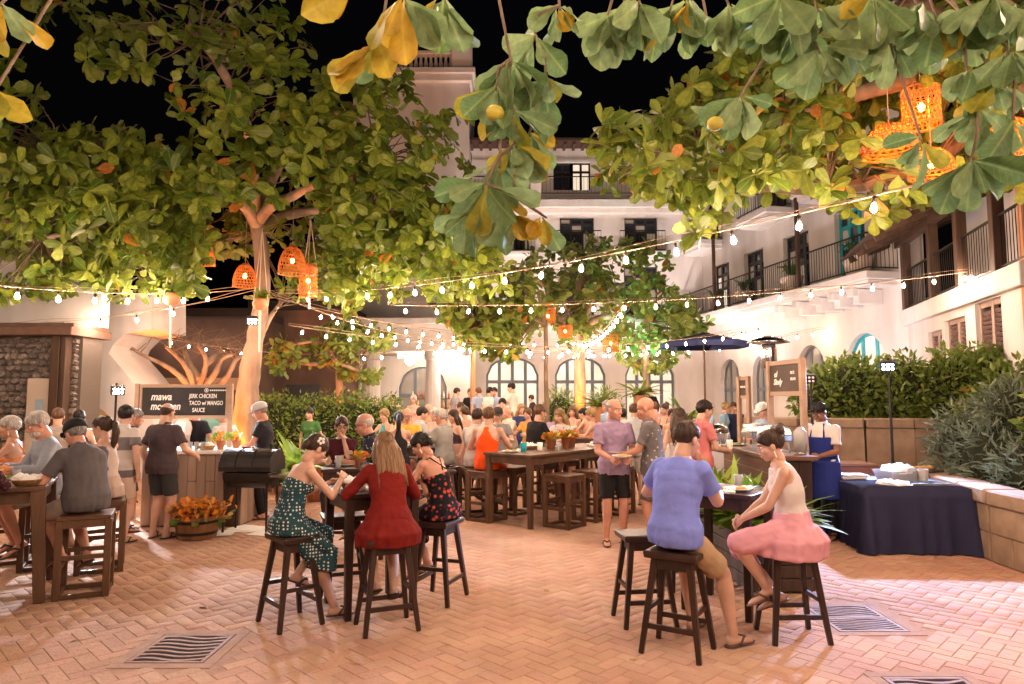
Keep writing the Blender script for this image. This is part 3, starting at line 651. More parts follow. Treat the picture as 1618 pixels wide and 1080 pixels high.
def rosettes(cs, axes, n_leaf, size, droop=.5, jit=.5):
    """leaf positions/rotations for rosettes at cs with axis directions"""
    loc = []; yd = []; nr = []; sz = []
    for c, a in zip(cs, axes):
        a = a/np.linalg.norm(a); h = np.array([1, 0, 0]) if abs(a[0]) < .8 else np.array([0, 1, 0]); u = np.cross(a, h); u /= np.linalg.norm(u); v = np.cross(a, u)
        k = RNG.integers(*n_leaf); ph = RNG.uniform(0, 6.28)
        for i in range(k):
            q = ph+2*PI*i/k+RNG.normal(0, jit); rad = u*math.cos(q)+v*math.sin(q); tl = RNG.uniform(-.45, .95)
            y = rad+a*tl+np.array([0, 0, -1.])*RNG.uniform(0, droop); n = a-rad*.3+RNG.normal(0, .5, 3)
            loc.append(c+a*RNG.uniform(-.06, .06)); yd.append(y); nr.append(n); sz.append(RNG.uniform(*size))
    return np.array(loc), np.array(yd), np.array(nr), np.array(sz)
def crown(tree, cs, axes, n_leaf, size, m, limbs, tw_mat, nparts=300, droop=.5):
    loc, yd, nr, sz = rosettes(cs, axes, n_leaf, size, droop); M_ = rotmats(yd, nr)*sz[:, None, None]
    pts = np.array([px(p) for p in loc]); vis = (pts[:, 0] > 0) & (pts[:, 0] < 1618) & (pts[:, 1] > 0) & (pts[:, 1] < 1080)
    app = np.where(vis, sz/np.maximum(loc[:, 1], .5), 0); order = np.argsort(-app); pick = order[:nparts]; rest = order[nparts:]
    me = tpl_mesh(MIDLEAF, m)
    for i in pick:
        o = link('leaf', me, tree); X = np.eye(4); X[:3, :3] = M_[i]; X[:3, 3] = loc[i]; o.matrix_local = Matrix(X.tolist())
    swarm('crown', MIDLEAF[0], MIDLEAF[1], M_[rest], loc[rest], m, tree, True, MIDLEAF[2])
    # twigs from the nearest limb point to every rosette
    L_ = np.array([p for l in limbs for p in l]); tw = MB()
    for c in cs:
        d = np.linalg.norm(L_-c, axis=1)+np.maximum(0, L_[:, 2]-c[2]+.2); j = int(np.argmin(d)); p = V(L_[j]); q = V(c)
        if (p-q).length > 1.5: continue
        mid = p.lerp(q, .5)+V((random.uniform(-.15, .15), random.uniform(-.15, .15), random.uniform(-.1, .15)))
        tw.tube([p, mid, q], [.016, .011, .006], 4, cap=False)
    tw.build('twigs', tw_mat, tree, True, kind='stuff')
def dens(pts, r): 
    out = []
    for p in pts: out += [tuple(V(p[i]).lerp(V(p[i+1]), k/4)) for i in range(len(p)-1) for k in range(4)]
    return out
def limbs_mesh(tree, limbs, m, name='limb'):
    for pts, rs in limbs:
        P = [V(p) for p in pts]; q = []; rr = []
        for i in range(len(P)-1):                    # Catmull-Rom
            a, b, c, d = P[max(i-1, 0)], P[i], P[i+1], P[min(i+2, len(P)-1)]
            for k in range(5):
                t = k/5; q.append(.5*((2*b)+(c-a)*t+(2*a-5*b+4*c-d)*t*t+(3*b-a-3*c+d)*t**3)+V((random.gauss(0, .006), random.gauss(0, .006), 0))); rr.append(lerp(rs[i], rs[i+1], t)*random.uniform(.93, 1.08))
        q.append(P[-1]); rr.append(rs[-1]); MB().tube(q, rr, 10).build(name, m, tree, True)
# ---------------- big left almond tree
def left_tree():
    bx_, by_ = -5.25, 14.0; t = thing('almond_tree', 'large almond tree with pale trunk and lanterns at left', 'tree', (0, 0, 0))
    P = lambda u, v, Y=14.: tuple(at(u, v, Y))
    limbs_mesh(t, [([(bx_+.05, by_, -.05), P(388, 690), P(392, 610), P(402, 540), P(414, 470), P(413, 400), P(405, 350)], [.34, .26, .22, .17, .155, .15, .14])], BARK, 'trunk')
    limbs = [([P(398, 560), P(412, 530, 14.3), P(428, 500, 14.7), P(450, 470, 15.2)], [.1, .07, .05, .03]),
             ([P(405, 352), P(430, 325, 13.6), P(465, 308, 13.0), P(540, 270, 12), P(620, 250, 11)], [.14, .11, .09, .065, .04]),
             ([P(408, 360), P(380, 320, 13.5), P(300, 260, 12.2), P(180, 240, 11), P(60, 250, 10)], [.13, .11, .09, .065, .03]),
             ([P(410, 365), P(450, 340, 14.5), P(560, 330, 14.5), P(680, 360, 14)], [.14, .11, .08, .05]),
             ([P(405, 355), P(400, 280, 13.4), P(390, 200, 12), P(350, 110, 10.5), P(300, 40, 9)], [.13, .11, .09, .07, .04]),
             ([P(406, 345), P(450, 240, 14), P(520, 180, 13.5), P(600, 170, 13)], [.15, .11, .08, .05]),
             ([P(300, 260, 12.2), P(250, 320, 11.5), P(150, 360, 11), P(40, 380, 10.5)], [.1, .08, .06, .03]),
             ([P(404, 350), P(340, 300, 14.6), P(220, 300, 15), P(80, 330, 15)], [.13, .1, .08, .04])]
    limbs_mesh(t, limbs, BARK)
    L_ = [dens([l[0]], 1) for l in limbs]
    cs = []; ax = []; c0 = np.array([-4.6, 12.2, 5.55]); rad = np.array([4.9, 4.3, 2.35])
    def keep(p):
        u, v = px(p)
        if u > 800 or u < -160 or v > 492: return False
        if v < 210 and u < 260 and 60 < v and (v-60) < 150 and u > 20 and not (u > 180 and v < 130): return random.random() < .1     # sky gap upper left
        if v < 60 and u < 120: return random.random() < .25
        if v < 110 and u > 500: return False
        if v < 150 and u > 640: return False
        if v < 230 and u > 725: return False
        if u > 745 and v < 300: return False
        if 312 < u < 425 and v > 405: return False
        if 325 < u < 520 and v > 318 and p[1] < 13.6: return False
        if u < 330 and v > 478: return False
        if 210 < u < 330 and v > 455 and random.random() < .75: return False
        if 420 < u < 520 and v > 450 and random.random() < .6: return False
        if u > 560 and v > 470: return False
        return True
    tries = 0
    while len(cs) < 1350 and tries < 60000:
        tries += 1; d = RNG.normal(0, 1, 3); d /= np.linalg.norm(d); r_ = RNG.uniform(.35, 1)**.5; p = c0+d*rad*r_
        if p[2] < 3.35 or p[1] > 15.2: continue
        if mnoise.noise(V(p*.75)) < (-.08 if p[2] > 5.2 else -.2) or (p[2] > 5.4 and random.random() < min(.85, .3+(p[2]-5.4)*.35)): continue
        if not keep(p) or near_string(p, .32): continue
        cs.append(p); a = d*np.array([.9, .9, .35])+np.array([0, 0, .55])+RNG.normal(0, .35, 3); a[1] -= .25; ax.append(a)
    # low skirt of hanging rosettes along the string lights
    for i in range(480):
        u = random.uniform(-60, 800); v = {0: 455, 1: 440, 2: 395, 3: 450, 4: 470, 5: 470, 6: 455, 7: 450}[min(7, max(0, int(u//105)))]+random.uniform(-130, 10); Y = random.uniform(10, 14.5); p = np.array(at(u, v, Y))
        if keep(p) and not near_string(p, .45): cs.append(p); ax.append(np.array([random.gauss(0, .5), random.gauss(-.4, .4), .3]))
    # upper left dark fringe
    for i in range(70):
        u = random.uniform(60, 440); v = random.uniform(-20, 110); p = np.array(at(u, v, random.uniform(8, 11)))
        if u < 130 and v > 40: continue
        cs.append(p); ax.append(RNG.normal(0, .5, 3)+np.array([0, -.3, .5]))
    crown(t, cs, ax, (7, 14), (.12, .29), LEAF_L, L_, BARK_D)
left_tree()
# ---------------- right almond tree (trunk outside the frame) with the branches that hang in front
def right_tree():
    t = thing('almond_tree', 'almond tree whose broad-leaved branches overhang the top right', 'tree', (0, 0, 0))
    tx, ty = 6.55, 7.6; P = lambda u, v, Y: tuple(at(u, v, Y))
    limbs_mesh(t, [([(tx, ty, .5), (tx-.05, ty-.1, 2.5), (tx-.2, ty-.2, 4.2), (tx-.5, ty-.3, 5.2)], [.34, .27, .24, .2])], BARK_D, 'trunk')
    limbs = [([(tx-.2, ty-.2, 4.0), P(1560, 200, 7.5), P(1480, 250, 7.5), P(1390, 285, 7.6), P(1280, 300, 7.8), P(1130, 290, 8)], [.17, .13, .1, .08, .06, .03]),
             ([(tx-.3, ty-.3, 4.6), P(1540, 110, 7.3), P(1420, 130, 7.2), P(1280, 170, 7.4), P(1100, 220, 7.8), P(1000, 260, 8)], [.17, .13, .1, .08, .05, .03]),
             ([(tx-.4, ty-.3, 5.0), P(1500, 20, 7), P(1380, 30, 6.8), P(1250, 70, 6.8)], [.15, .11, .08, .04]),
             ([(tx-.5, ty-.3, 5.2), (5.0, 5.6, 5.4), (3.6, 4.2, 4.7), (2.4, 3.5, 4.25), (.9, 3.1, 3.98), (-.5, 2.95, 3.85), (-2.3, 3.1, 4.0)], [.16, .13, .1, .075, .055, .035, .02])]
    limbs_mesh(t, limbs, BARK_D)
    L_ = [dens([l[0]], 1) for l in limbs[:3]]
    cs = []; ax = []; tries = 0
    lowb = lambda u: np.interp(u, [940, 1000, 1060, 1100, 1180, 1250, 1300, 1360, 1420, 1480, 1560, 1620], [325, 295, 380, 385, 330, 290, 330, 360, 345, 310, 305, 300])
    upb = lambda u: np.interp(u, [930, 960, 1010, 1080, 1180, 1300, 1620], [230, 180, 170, 130, 60, -60, -60])
    while len(cs) < 560 and tries < 20000:
        tries += 1; u = random.uniform(935, 1660); v = random.uniform(-60, 400); Y = random.uniform(6.4, 9.3)
        if v > lowb(u)-14 or v < upb(u)+8: continue
        if 980 < u < 1090 and 318 < v < 350: continue
        if 1360 < u < 1490 and 120 < v < 262 and Y < 7.35: continue
        p = np.array(at(u, v, Y))
        if p[2] > 6.3 or near_string(p, .5) or mnoise.noise(V(p*1.1)) < -.25: continue
        cs.append(p); ax.append(np.array([random.gauss(-.3, .5), random.gauss(-.5, .4), random.gauss(.2, .45)]))
    crown(t, cs, ax, (6, 11), (.15, .27), LEAF_R, L_, BARK_D, nparts=20, droop=.7)
    # foreground rosettes: u, v, depth, leaves, mean hang angle (deg, 0 down, + right), spread, yellow share, length
    FG = [(600, 62, 2.7, 4, -25, 45, .95, .26), (640, -6, 2.6, 5, 0, 50, .75, .28), (560, -20, 2.5, 2, -50, 25, 1, .25),
          (807, 93, 2.9, 6, -5, 60, .35, .26), (884, 8, 3.0, 6, -15, 70, .2, .22), (960, 24, 3.1, 5, -5, 45, .15, .25), (1010, 2, 3.0, 5, 0, 50, .1, .25),
          (810, 172, 2.9, 6, 0, 75, .4, .21), (814, 228, 2.95, 6, 10, 60, .5, .22), (767, 290, 2.8, 8, 0, 75, .4, .24), (855, 338, 2.9, 2, 0, 45, .8, .21),
          (986, 6, 3.1, 6, 0, 60, .1, .25), (1087, -4, 3.2, 6, 0, 60, .1, .24), (1150, 4, 3.2, 4, 10, 50, .1, .22), (1254, 38, 3.2, 6, -15, 65, .1, .24),
          (1292, 76, 3.15, 6, 10, 70, .05, .26), (1170, 152, 3.3, 7, -5, 70, .12, .25), (1200, 10, 3.2, 5, 0, 60, .15, .22), (1405, 62, 3.2, 4, -20, 55, .05, .23), (1340, 0, 3.2, 5, 0, 65, .1, .25),
          (1527, 26, 3.1, 6, 0, 75, .05, .25), (1527, 112, 3.1, 5, -10, 50, .05, .25), (1543, 172, 3.1, 6, -5, 75, .05, .23), (1535, 250, 3.0, 8, 0, 75, .03, .26),
          (1594, 80, 3.0, 6, 0, 60, .05, .26), (1600, 190, 3.0, 4, -5, 50, .05, .25), (1455, 218, 3.2, 3, -15, 60, .5, .23), (1600, 5, 3.0, 4, 0, 60, .05, .25), (1450, 5, 3.1, 4, 0, 60, .1, .24),
          (845, 55, 3.0, 4, 0, 60, .3, .24), (862, 120, 3.0, 4, 5, 60, .3, .23), (785, 135, 2.9, 4, -10, 60, .4, .22), (838, 205, 3.0, 4, 10, 60, .4, .22), (790, 255, 2.9, 4, -10, 60, .4, .22), (742, 335, 2.85, 3, -15, 60, .5, .2), (808, 335, 2.9, 4, 10, 55, .4, .2), (1060, 12, 3.2, 5, 0, 60, .1, .25), (1290, 10, 3.1, 6, 0, 65, .1, .25), (1230, -8, 3.0, 6, 0, 65, .1, .27), (1380, -10, 3.0, 6, 0, 65, .05, .27), (1480, 30, 3.1, 6, 0, 65, .05, .26), (1570, -8, 2.9, 6, 0, 65, .05, .27), (1575, 130, 3.1, 6, 0, 65, .05, .25), (1330, 60, 3.2, 5, 10, 60, .1, .24), (2, 5, 2.7, 4, 10, 50, .9, .25), (-6, 140, 2.7, 3, 20, 40, .4, .2), (700, -5, 2.8, 4, 0, 55, .3, .24), (1115, 20, 3.3, 4, 0, 60, .2, .23)]
    mg, my = tpl_mesh(BIGLEAF, LEAF_F), tpl_mesh(BIGLEAF, LEAF_Y); tw = MB(); S = dens([limbs[3][0]], 1)
    var = []
    for k in range(8):
        tv = leaf_tpl([(r_[1], 0) for r_ in ()] or [(0, .012), (.1, .03), (.25, .085+.02*(k % 3)), (.45, .155+.02*(k % 3)), (.62, .235+.02*(k % 2)), (.78, .26+.02*(k % 3)/2), (.9, .22), (.97, .12), (1, .02)], .05+.06*k, .03+.06*(k % 3), cols=(-1, -.7, -.35, 0, .35, .7, 1)); tv = ([(x*(1+.05*math.sin(9*y+k)), y, z+.16*x*math.sin(k*1.7+y*3.1)+.035*abs(x)/.25*math.sin(13*y+k*2+(3 if x > 0 else 0))) for x, y, z in tv[0]], tv[1], tv[2]); var.append((tpl_mesh(tv, LEAF_F), tpl_mesh(tv, LEAF_Y)))
    prev = {}
    links = {7: 3, 8: 7, 9: 8, 10: 9, 0: 1, 15: 14, 16: 14, 20: 24, 21: 20, 22: 21, 23: 22, 26: 18, 25: 24, 29: 4, 30: 29, 31: 3, 32: 30, 33: 7, 34: 9, 35: 8}
    for i, (u, v, Y, n, ang, sp, yl, ln) in enumerate(FG):
        n += 2; ln *= .84; yl *= .8
        c = at(u, v, Y); prev[i] = c
        if i in links and links[i] in prev: a = prev[links[i]]
        else: a = min((V(s) for s in S), key=lambda s: (s-c).length)
        mid = a.lerp(c, .5)+V((random.uniform(-.04, .04), random.uniform(-.05, .05), random.uniform(0, .05))); MB().tube([a, mid, c, c+(c-mid).normalized()*.03], [.009, .007, .006, .004], 6).build('twig', BARK_D, t, True)
        for k in range(n):
            th = R(ang+sp*(2*(k+.5)/n-1)+random.gauss(0, 7)); dirv = V((math.sin(th), random.gauss(-.12, .35), -math.cos(th)))
            nn = V((random.gauss(0, .75), -1, random.gauss(.2, .5))); y = np.array([dirv]); Mx = rotmats(y, np.array([nn]))[0]*(ln*random.choice((random.uniform(.6, .85), random.uniform(.9, 1.15), random.uniform(.9, 1.15)))); X = np.eye(4); X[:3, :3] = Mx
            X[0, :3] *= 1; X[:3, 3] = c+dirv*.012+V((random.uniform(-.012, .012), random.uniform(-.025, .025), 0))
            o = link('leaf', random.choice(var)[1 if random.random() < yl else 0], t); o.matrix_local = Matrix(X.tolist())
    fr = mat('almond_fruit', (.55, .33, .03), (.4, .36, .05), scale=8, rough=.45)
    for u, v, Y in ((782, 178, 2.82), (1130, 195, 3.2)): p = at(u, v, Y); o = MB().ell((0, 0, 0), (.04, .036, .033), 14, 10).build('fruit', fr, t, True); o.location = p
right_tree()
# ---------------- trees further back
def mid_tree(label, u, Y, vt, lim, boxes, m, n, size, tr=.12, base=.02, bark=BARK):
    t = thing('plaza_tree', label, 'tree', (0, 0, 0), 0, 'trees in the middle of the plaza'); b = at(u, 640, Y)
    limbs_mesh(t, [([(b.x, Y, base), (b.x+.03, Y, 1.2), tuple(at(u, vt, Y))], [tr*1.3, tr, tr*.8])], bark, 'trunk')
    limbs = [([tuple(at(u, vt+8, Y))]+[tuple(at(*p)) for p in l], [tr*.7]+[tr*.5*(1-.3*i) for i in range(len(l))]) for l in lim]; limbs_mesh(t, limbs, bark)
    cs = []; ax = []; tot = sum((x1-x0)*(y1-y0) for x0, x1, y0, y1, _, _ in boxes)
    for x0, x1, y0, y1, a, b_ in boxes:
        for i in range(int(n*(x1-x0)*(y1-y0)/tot)+3):
            for _ in range(20):
                q = RNG.uniform(-1, 1, 2)
                if q[0]**2+q[1]**2 <= 1: break
            uu = (x0+x1)/2+q[0]*(x1-x0)/2; vv = (y0+y1)/2+q[1]*(y1-y0)/2; p = np.array(at(uu, vv, random.uniform(a, b_)))
            if mnoise.noise(V(p*1.3)) < -.22 or near_string(p, .35): continue
            cs.append(p); ax.append(np.array([random.gauss(0, .5), random.gauss(-.3, .5), random.gauss(.5, .3)]))
    crown(t, cs, ax, (6, 11), size, m, [dens([l[0]], 1) for l in limbs], BARK_D, nparts=0)
mid_tree('small flat-topped tree in front of the brown house and hedge', 536, 18.5, 560, [[(505, 540, 18.4), (460, 545, 18.2)], [(560, 535, 18.6), (595, 530, 18.4)], [(530, 570, 18), (575, 590, 18)], [(500, 575, 18.5), (450, 570, 18.5)]],
         [(425, 560, 535, 578, 17.6, 19.4), (500, 625, 510, 550, 17.6, 19.4), (530, 600, 575, 600, 17.6, 19), (430, 490, 555, 590, 17.6, 19.4)], LEAF_M, 230, (.16, .3), .11)
mid_tree('broad plaza tree with orange lit trunk before the middle arch', 915, 21.5, 520, [[(890, 480, 21), (850, 440, 21)], [(940, 470, 21), (985, 450, 21)], [(880, 500, 20.5), (820, 500, 20)], [(955, 500, 21), (1050, 510, 21)], [(915, 450, 21.5), (930, 400, 21.5)]],
         [(820, 1060, 375, 470, 20.4, 24), (900, 1110, 445, 555, 19.5, 23), (840, 930, 460, 540, 19.5, 22)], LEAF_M, 430, (.18, .34), .2, .4)
mid_tree('leafy tree over the string lights left of the middle arch', 862, 17.5, 505, [[(800, 490, 17.3), (740, 520, 17)], [(820, 450, 17.3), (760, 440, 17)], [(850, 460, 17.4)]],
         [(690, 860, 420, 530, 16.4, 18.6), (720, 830, 500, 565, 16.4, 18)], LEAF_R, 330, (.18, .34), .065, bark=BARK_D)
mid_tree('small tree with drooping crown before the right-hand arch', 1020, 23.5, 545, [[(1000, 530, 23.3)], [(1045, 540, 23.3)]], [(985, 1070, 545, 590, 22.8, 24.2), (1010, 1120, 480, 560, 22.5, 24.5)], LEAF_M, 150, (.2, .36), .12, .4)
# bare orange tree behind the left chalkboard
def bare_tree():
    t = thing('bare_tree', 'bare branching tree lit orange behind the chalkboard', 'tree'); Y = 16.5; P = lambda u, v, d=0: tuple(at(u, v, Y+d))
    limbs_mesh(t, [([tuple(at(300, 600, Y)*V((1, 1, 0)) if False else (at(300, 600, Y).x, Y, 0)), P(302, 660), P(306, 622)], [.26, .2, .17])], BARK, 'trunk')
    mains = [[(306, 625), (288, 598), (262, 578), (225, 560), (195, 540)], [(306, 622), (300, 590), (282, 565), (262, 548)], [(308, 622), (322, 590), (325, 565), (312, 545)], [(310, 625), (340, 590), (350, 568), (368, 560)], [(312, 628), (355, 600), (372, 570), (385, 560)], [(318, 600), (300, 575), (292, 555)], [(325, 575), (340, 562), (352, 555)]]
    limbs = [([P(u, v, (i*.25-.6)*(k/4)) for k, (u, v) in enumerate(l)], [.085, .07, .052, .035, .02][:len(l)]) for i, l in enumerate(mains)]; limbs_mesh(t, limbs, BARK)
    tw = MB()
    for l, _ in limbs:
        for k in range(6):
            a = V(l[-1]).lerp(V(l[-2]), random.random()); q = a
            pts = [a]; 
            for s in range(3): q = q+V((random.gauss(0, .3), random.gauss(0, .25), random.uniform(.08, .28))); pts.append(q)
            tw.tube(pts, [.014, .01, .007, .003], 4, False)
    tw.build('twigs', BARK_D, t, True, kind='stuff')
bare_tree()
# ---------------- hedges
HLEAF = leafmat('hedge_leaf', (.07, .145, .02), (.25, .32, .055), (.2, .26, .08), (.3, .2, .05), .02, transl=.2, veins=False)
HLEAF_G = leafmat('grey_green_leaf', (.09, .13, .08), (.2, .25, .17), (.2, .25, .18), (.3, .2, .05), .0, transl=.2, veins=False)
HLEAF_B = leafmat('bright_leaf', (.12, .24, .02), (.32, .42, .05), (.25, .35, .08), (.3, .2, .05), .0, transl=.3, veins=False)
CORE = mat('hedge_inner_twigs', (.02, .025, .01), rough=1)  # dark solid ellipsoids fill the middle of each bush
def bushy(label, cells, m, n, size, name='hedge', cat='hedge', group=None, tpl=SMALL):
    """cells: ellipsoids (x,y,z,rx,ry,rz); leaves sit in the outer shell, a dark solid fills the core"""
    t = thing(name, label, cat, (0, 0, 0), 0, group); core = MB(); tot = sum(c[3]*c[5]+c[4]*c[5] for c in cells); loc = []; yd = []; nr = []
    for x, y, z, a, b, c in cells:
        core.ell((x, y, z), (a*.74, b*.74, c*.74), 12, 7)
        k = int(n*(a*c+b*c)/tot); d = RNG.normal(0, 1, (k, 3)); d /= np.linalg.norm(d, axis=1, keepdims=True); rr = RNG.uniform(.72, 1.08, (k, 1))
        p = np.array([x, y, z])+d*rr*np.array([a, b, c]); ok = p[:, 2] > .02; p = p[ok]; d = d[ok]
        loc.append(p); dn = d/np.array([a, b, c]); dn /= np.linalg.norm(dn, axis=1, keepdims=True); yd.append(dn+RNG.normal(0, .8, p.shape)+np.array([0, 0, .25])); nr.append(RNG.normal(0, 1, p.shape)+np.array([0, -.3, .6]))
    loc = np.concatenate(loc); M_ = rotmats(np.concatenate(yd), np.concatenate(nr))*RNG.uniform(*size, len(loc))[:, None, None]
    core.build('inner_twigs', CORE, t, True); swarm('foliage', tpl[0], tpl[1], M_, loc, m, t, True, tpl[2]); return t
cells = []
for i in range(22):
    f = i/21; x = lerp(5.9, 9.4, f); y = lerp(13.3, 12.0, f)+random.uniform(-.1, .2); h = lerp(.9, 1.15, f)*random.uniform(.7, 1.25); cells.append((x, y, 1.35+h/2, .5, .6, h/2+.1))
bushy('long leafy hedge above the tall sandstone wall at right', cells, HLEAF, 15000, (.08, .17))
cells = [(6.9+random.uniform(-.4, .9), 10.6-i*.55, 1.05+random.uniform(0, .35), .6, .6, .7) for i in range(8)]+[(7.7, 10.2-i*.7, 1.65, .7, .7, .7) for i in range(6)]
bushy('dark green shrubs behind the low planter wall at right edge', cells, HLEAF, 9000, (.09, .19), 'shrub_bank', 'shrub')
cells = [(6.35, 9.6, 1.05, .5, .45, .62), (6.1, 8.8, .95, .42, .5, .5), (6.15, 8.0, .9, .5, .5, .42), (6.0, 7.1, .88, .45, .5, .42), (6.5, 8.9, 1.5, .4, .4, .5)]
bushy('grey-green shrub spilling over the low wall behind the navy table', cells, HLEAF_G, 5200, (.08, .17), 'shrub', 'shrub', None, BLADE)
cells = [(lerp(-6.4, -3.0, i/9), 17+random.uniform(-.1, .1), .95+random.uniform(-.05, .06), .42, .5, .92) for i in range(10)]
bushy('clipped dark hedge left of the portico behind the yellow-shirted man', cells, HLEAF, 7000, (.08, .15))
cells = [(at(885, 640, 20.5).x, 20.5, 1.2, .5, .5, .85), (at(955, 640, 20.5).x, 20.5, 1.2, .55, .5, .85), (at(905, 650, 20.2).x, 20.2, .9, .6, .4, .55)]
bushy('round bushes round the foot of the orange lit tree', cells, HLEAF, 2600, (.1, .2), 'bush', 'bush', None, BLADE)
def tuft(label, c, n, h, m, spread=.5, name='leafy_plant', cat='plant', group=None, w_=1., pot=None):
    t = thing(name, label, cat, c, 0, group)
    d = RNG.normal(0, 1, (n, 3)); d[:, 2] = np.abs(RNG.normal(1., .35, n))/spread*.6; M_ = rotmats(d, RNG.normal(0, .3, (n, 3))-d*np.array([1, 1, 0])*.6+np.array([0, 0, 1.2])); s = RNG.uniform(.55, 1.1, n)*h
    M_ = M_*s[:, None, None]; M_[:, :, 0] *= w_
    loc = np.stack([RNG.normal(0, .06, n), RNG.normal(0, .06, n), RNG.uniform(0, .06, n)], 1); swarm('blades', BLADE[0], BLADE[1], M_, loc, m, t, True, BLADE[2])
    if pot is not None: MB().lathe([(.13, pot-c[2]), (.2, -.06), (.22, 0), (.18, .01)], 14).build('pot', mat('clay_pot', (.4, .17, .08), (.48, .22, .11), scale=6, rough=.8), t, True)
    return t
tuft('bright green leafy plant left of the pink-skirted woman', (2.2, 6.75, .58), 210, .58, HLEAF_B, .8, w_=.75)
tuft('bright green leafy plant behind the pink-skirted woman', (2.5, 6.6, .58), 210, .5, HLEAF_B, .8, w_=.75)
tuft('bright green leafy plant by the left end of the buffet counter', (2.42, 8.3, .58), 150, .5, HLEAF_B, .7, w_=.7)
RED = leafmat('red_leaf', (.25, .02, .03), (.4, .05, .05), (.3, .05, .05), (.3, .2, .05), .0, veins=False)
tuft('dark red leafy plant below the left end of the buffet', (2.4, 9.1, .58), 70, .45, RED, .7)
planter = thing('planter_box', 'dark timber planter box in front of the buffet counter', 'planter', (2.42, 7.4, 0), R(4))
for i in range(5): MB().bx(-.3, .28, -1.05+.02, -.99+.02, .02+i*.12, .13+i*.12).build('plank', DARKWOOD, planter, bev=.005); MB().bx(-.32, -.27, -.985, 1.9, .02+i*.12, .13+i*.12).build('plank', DARKWOOD, planter, bev=.005)
MB().bx(-.26, .28, -.97, 1.9, 0, .57).build('soil', MATS['soil'], planter)
for i, (u, v, Y, n, h, m, lab) in enumerate(((470, 700, 11.5, 60, .8, HLEAF_B, 'green fern right of the tree trunk and the cap-wearing cook'), (500, 690, 12, 60, .75, HLEAF, 'dark green fern by the clipped hedge'), (455, 715, 10.8, 50, .7, HLEAF, 'low dark fern behind the drum grill'), (620, 700, 14, 50, .6, HLEAF_B, 'low green plant behind the bald man in spotted shirt'), (945, 615, 19.8, 60, .75, LEAF_M, 'yellow-green palm at left of the middle arch'), (1010, 600, 22, 60, .9, LEAF_M, 'palm fronds before the right-hand arch'), (1085, 632, 17, 30, .7, HLEAF, 'broad-leaved plant beside the far waitress'))):
    p = at(u, v, Y); gz = .4 if Y > 17.5 else 0.; tuft(lab, (p.x, Y, max(gz+.3, p.z-.5)), n, h, m, .9, w_=.7, pot=gz)
p = at(420, 700, 13.2); tuft('yellow flowering plant beside the tree trunk', (p.x, 13.2, .3), 70, .8, LEAF_Y, .9, pot=0.)
# ================================================================== FURNITURE AND PROPS
ESP = mat('espresso_wood', (.022, .011, .008), (.045, .022, .015), scale=7, rough=.38, bump=.15, bscale=50, stretch=(1, 1, .2))
TEAK = mat('worn_brown_wood', (.075, .036, .018), (.12, .06, .03), scale=7, rough=.5, bump=.25, bscale=45, stretch=(1, 1, .2))
CERAM = mat('white_ceramic', (.8, .78, .74), rough=.25)
PAPER = mat('white_paper', (.8, .78, .75), rough=.8, bump=.3, bscale=25)
GLASS = mat('clear_glass', (.9, .92, .92), rough=.05, trans=.9)
PLASTIC = mat('clear_plastic', (.85, .85, .85), rough=.2, trans=.6)
STEEL = mat('stainless_steel', (.62, .61, .6), rough=.22, metal=1)
BLACKM = mat('black_metal', (.018, .016, .015), (.03, .026, .024), scale=9, rough=.42, metal=.3)
def stool_tpl():       # splayed legs, saddle seat, H rungs
    t = thing('bar_stool', 'x', 'stool', (0, 0, 0), 0, 'dark splay-legged bar stools'); H = .70
    m = MB(); m.loft([((0, 0, H-.05), V((.27, 0, 0)), V((0, .2, 0))), ((0, 0, H-.012), V((.28, 0, 0)), V((0, .21, 0))), ((0, 0, H), V((.27, 0, 0)), V((0, .2, 0)))], 4)
    vs = [V(v) for v in m.v]; c, s = math.cos(PI/4), math.sin(PI/4); k = 1.0
    m.v = [(( v.x/.27*c-v.y/.2*s)*.265, (v.x/.27*s+v.y/.2*c)*.205, v.z) for v in vs]
    m.build('seat', ESP, t, bev=.008)
    top = lambda sx, sy: V((sx*.125, sy*.088, H-.05)); bot = lambda sx, sy: V((sx*.205, sy*.175, 0))
    pt = lambda sx, sy, z: bot(sx, sy).lerp(top(sx, sy), z/(H-.05))
    for sx in (-1, 1):
        for sy in (-1, 1): MB().bar(bot(sx, sy), top(sx, sy), .034, .034, up=(0, 1, 0), w1=.045, h1=.045).build('leg', ESP, t, bev=.004)
    m = MB()
    for sx in (-1, 1): m = MB().bar(pt(sx, -1, .3), pt(sx, 1, .3), .022, .032); m.build('rung', ESP, t)
    for sy in (-1, 1): MB().bar(pt(-1, sy, .19), pt(1, sy, .19), .022, .034).build('rung', ESP, t)
    m = MB()
    for sy in (-1, 1): m.bar(pt(-1, sy, H-.09), pt(1, sy, H-.09), .02, .07)
    for sx in (-1, 1): m.bar(pt(sx, -1, H-.09), pt(sx, 1, H-.09), .02, .07)
    m.build('apron', ESP, t); return t
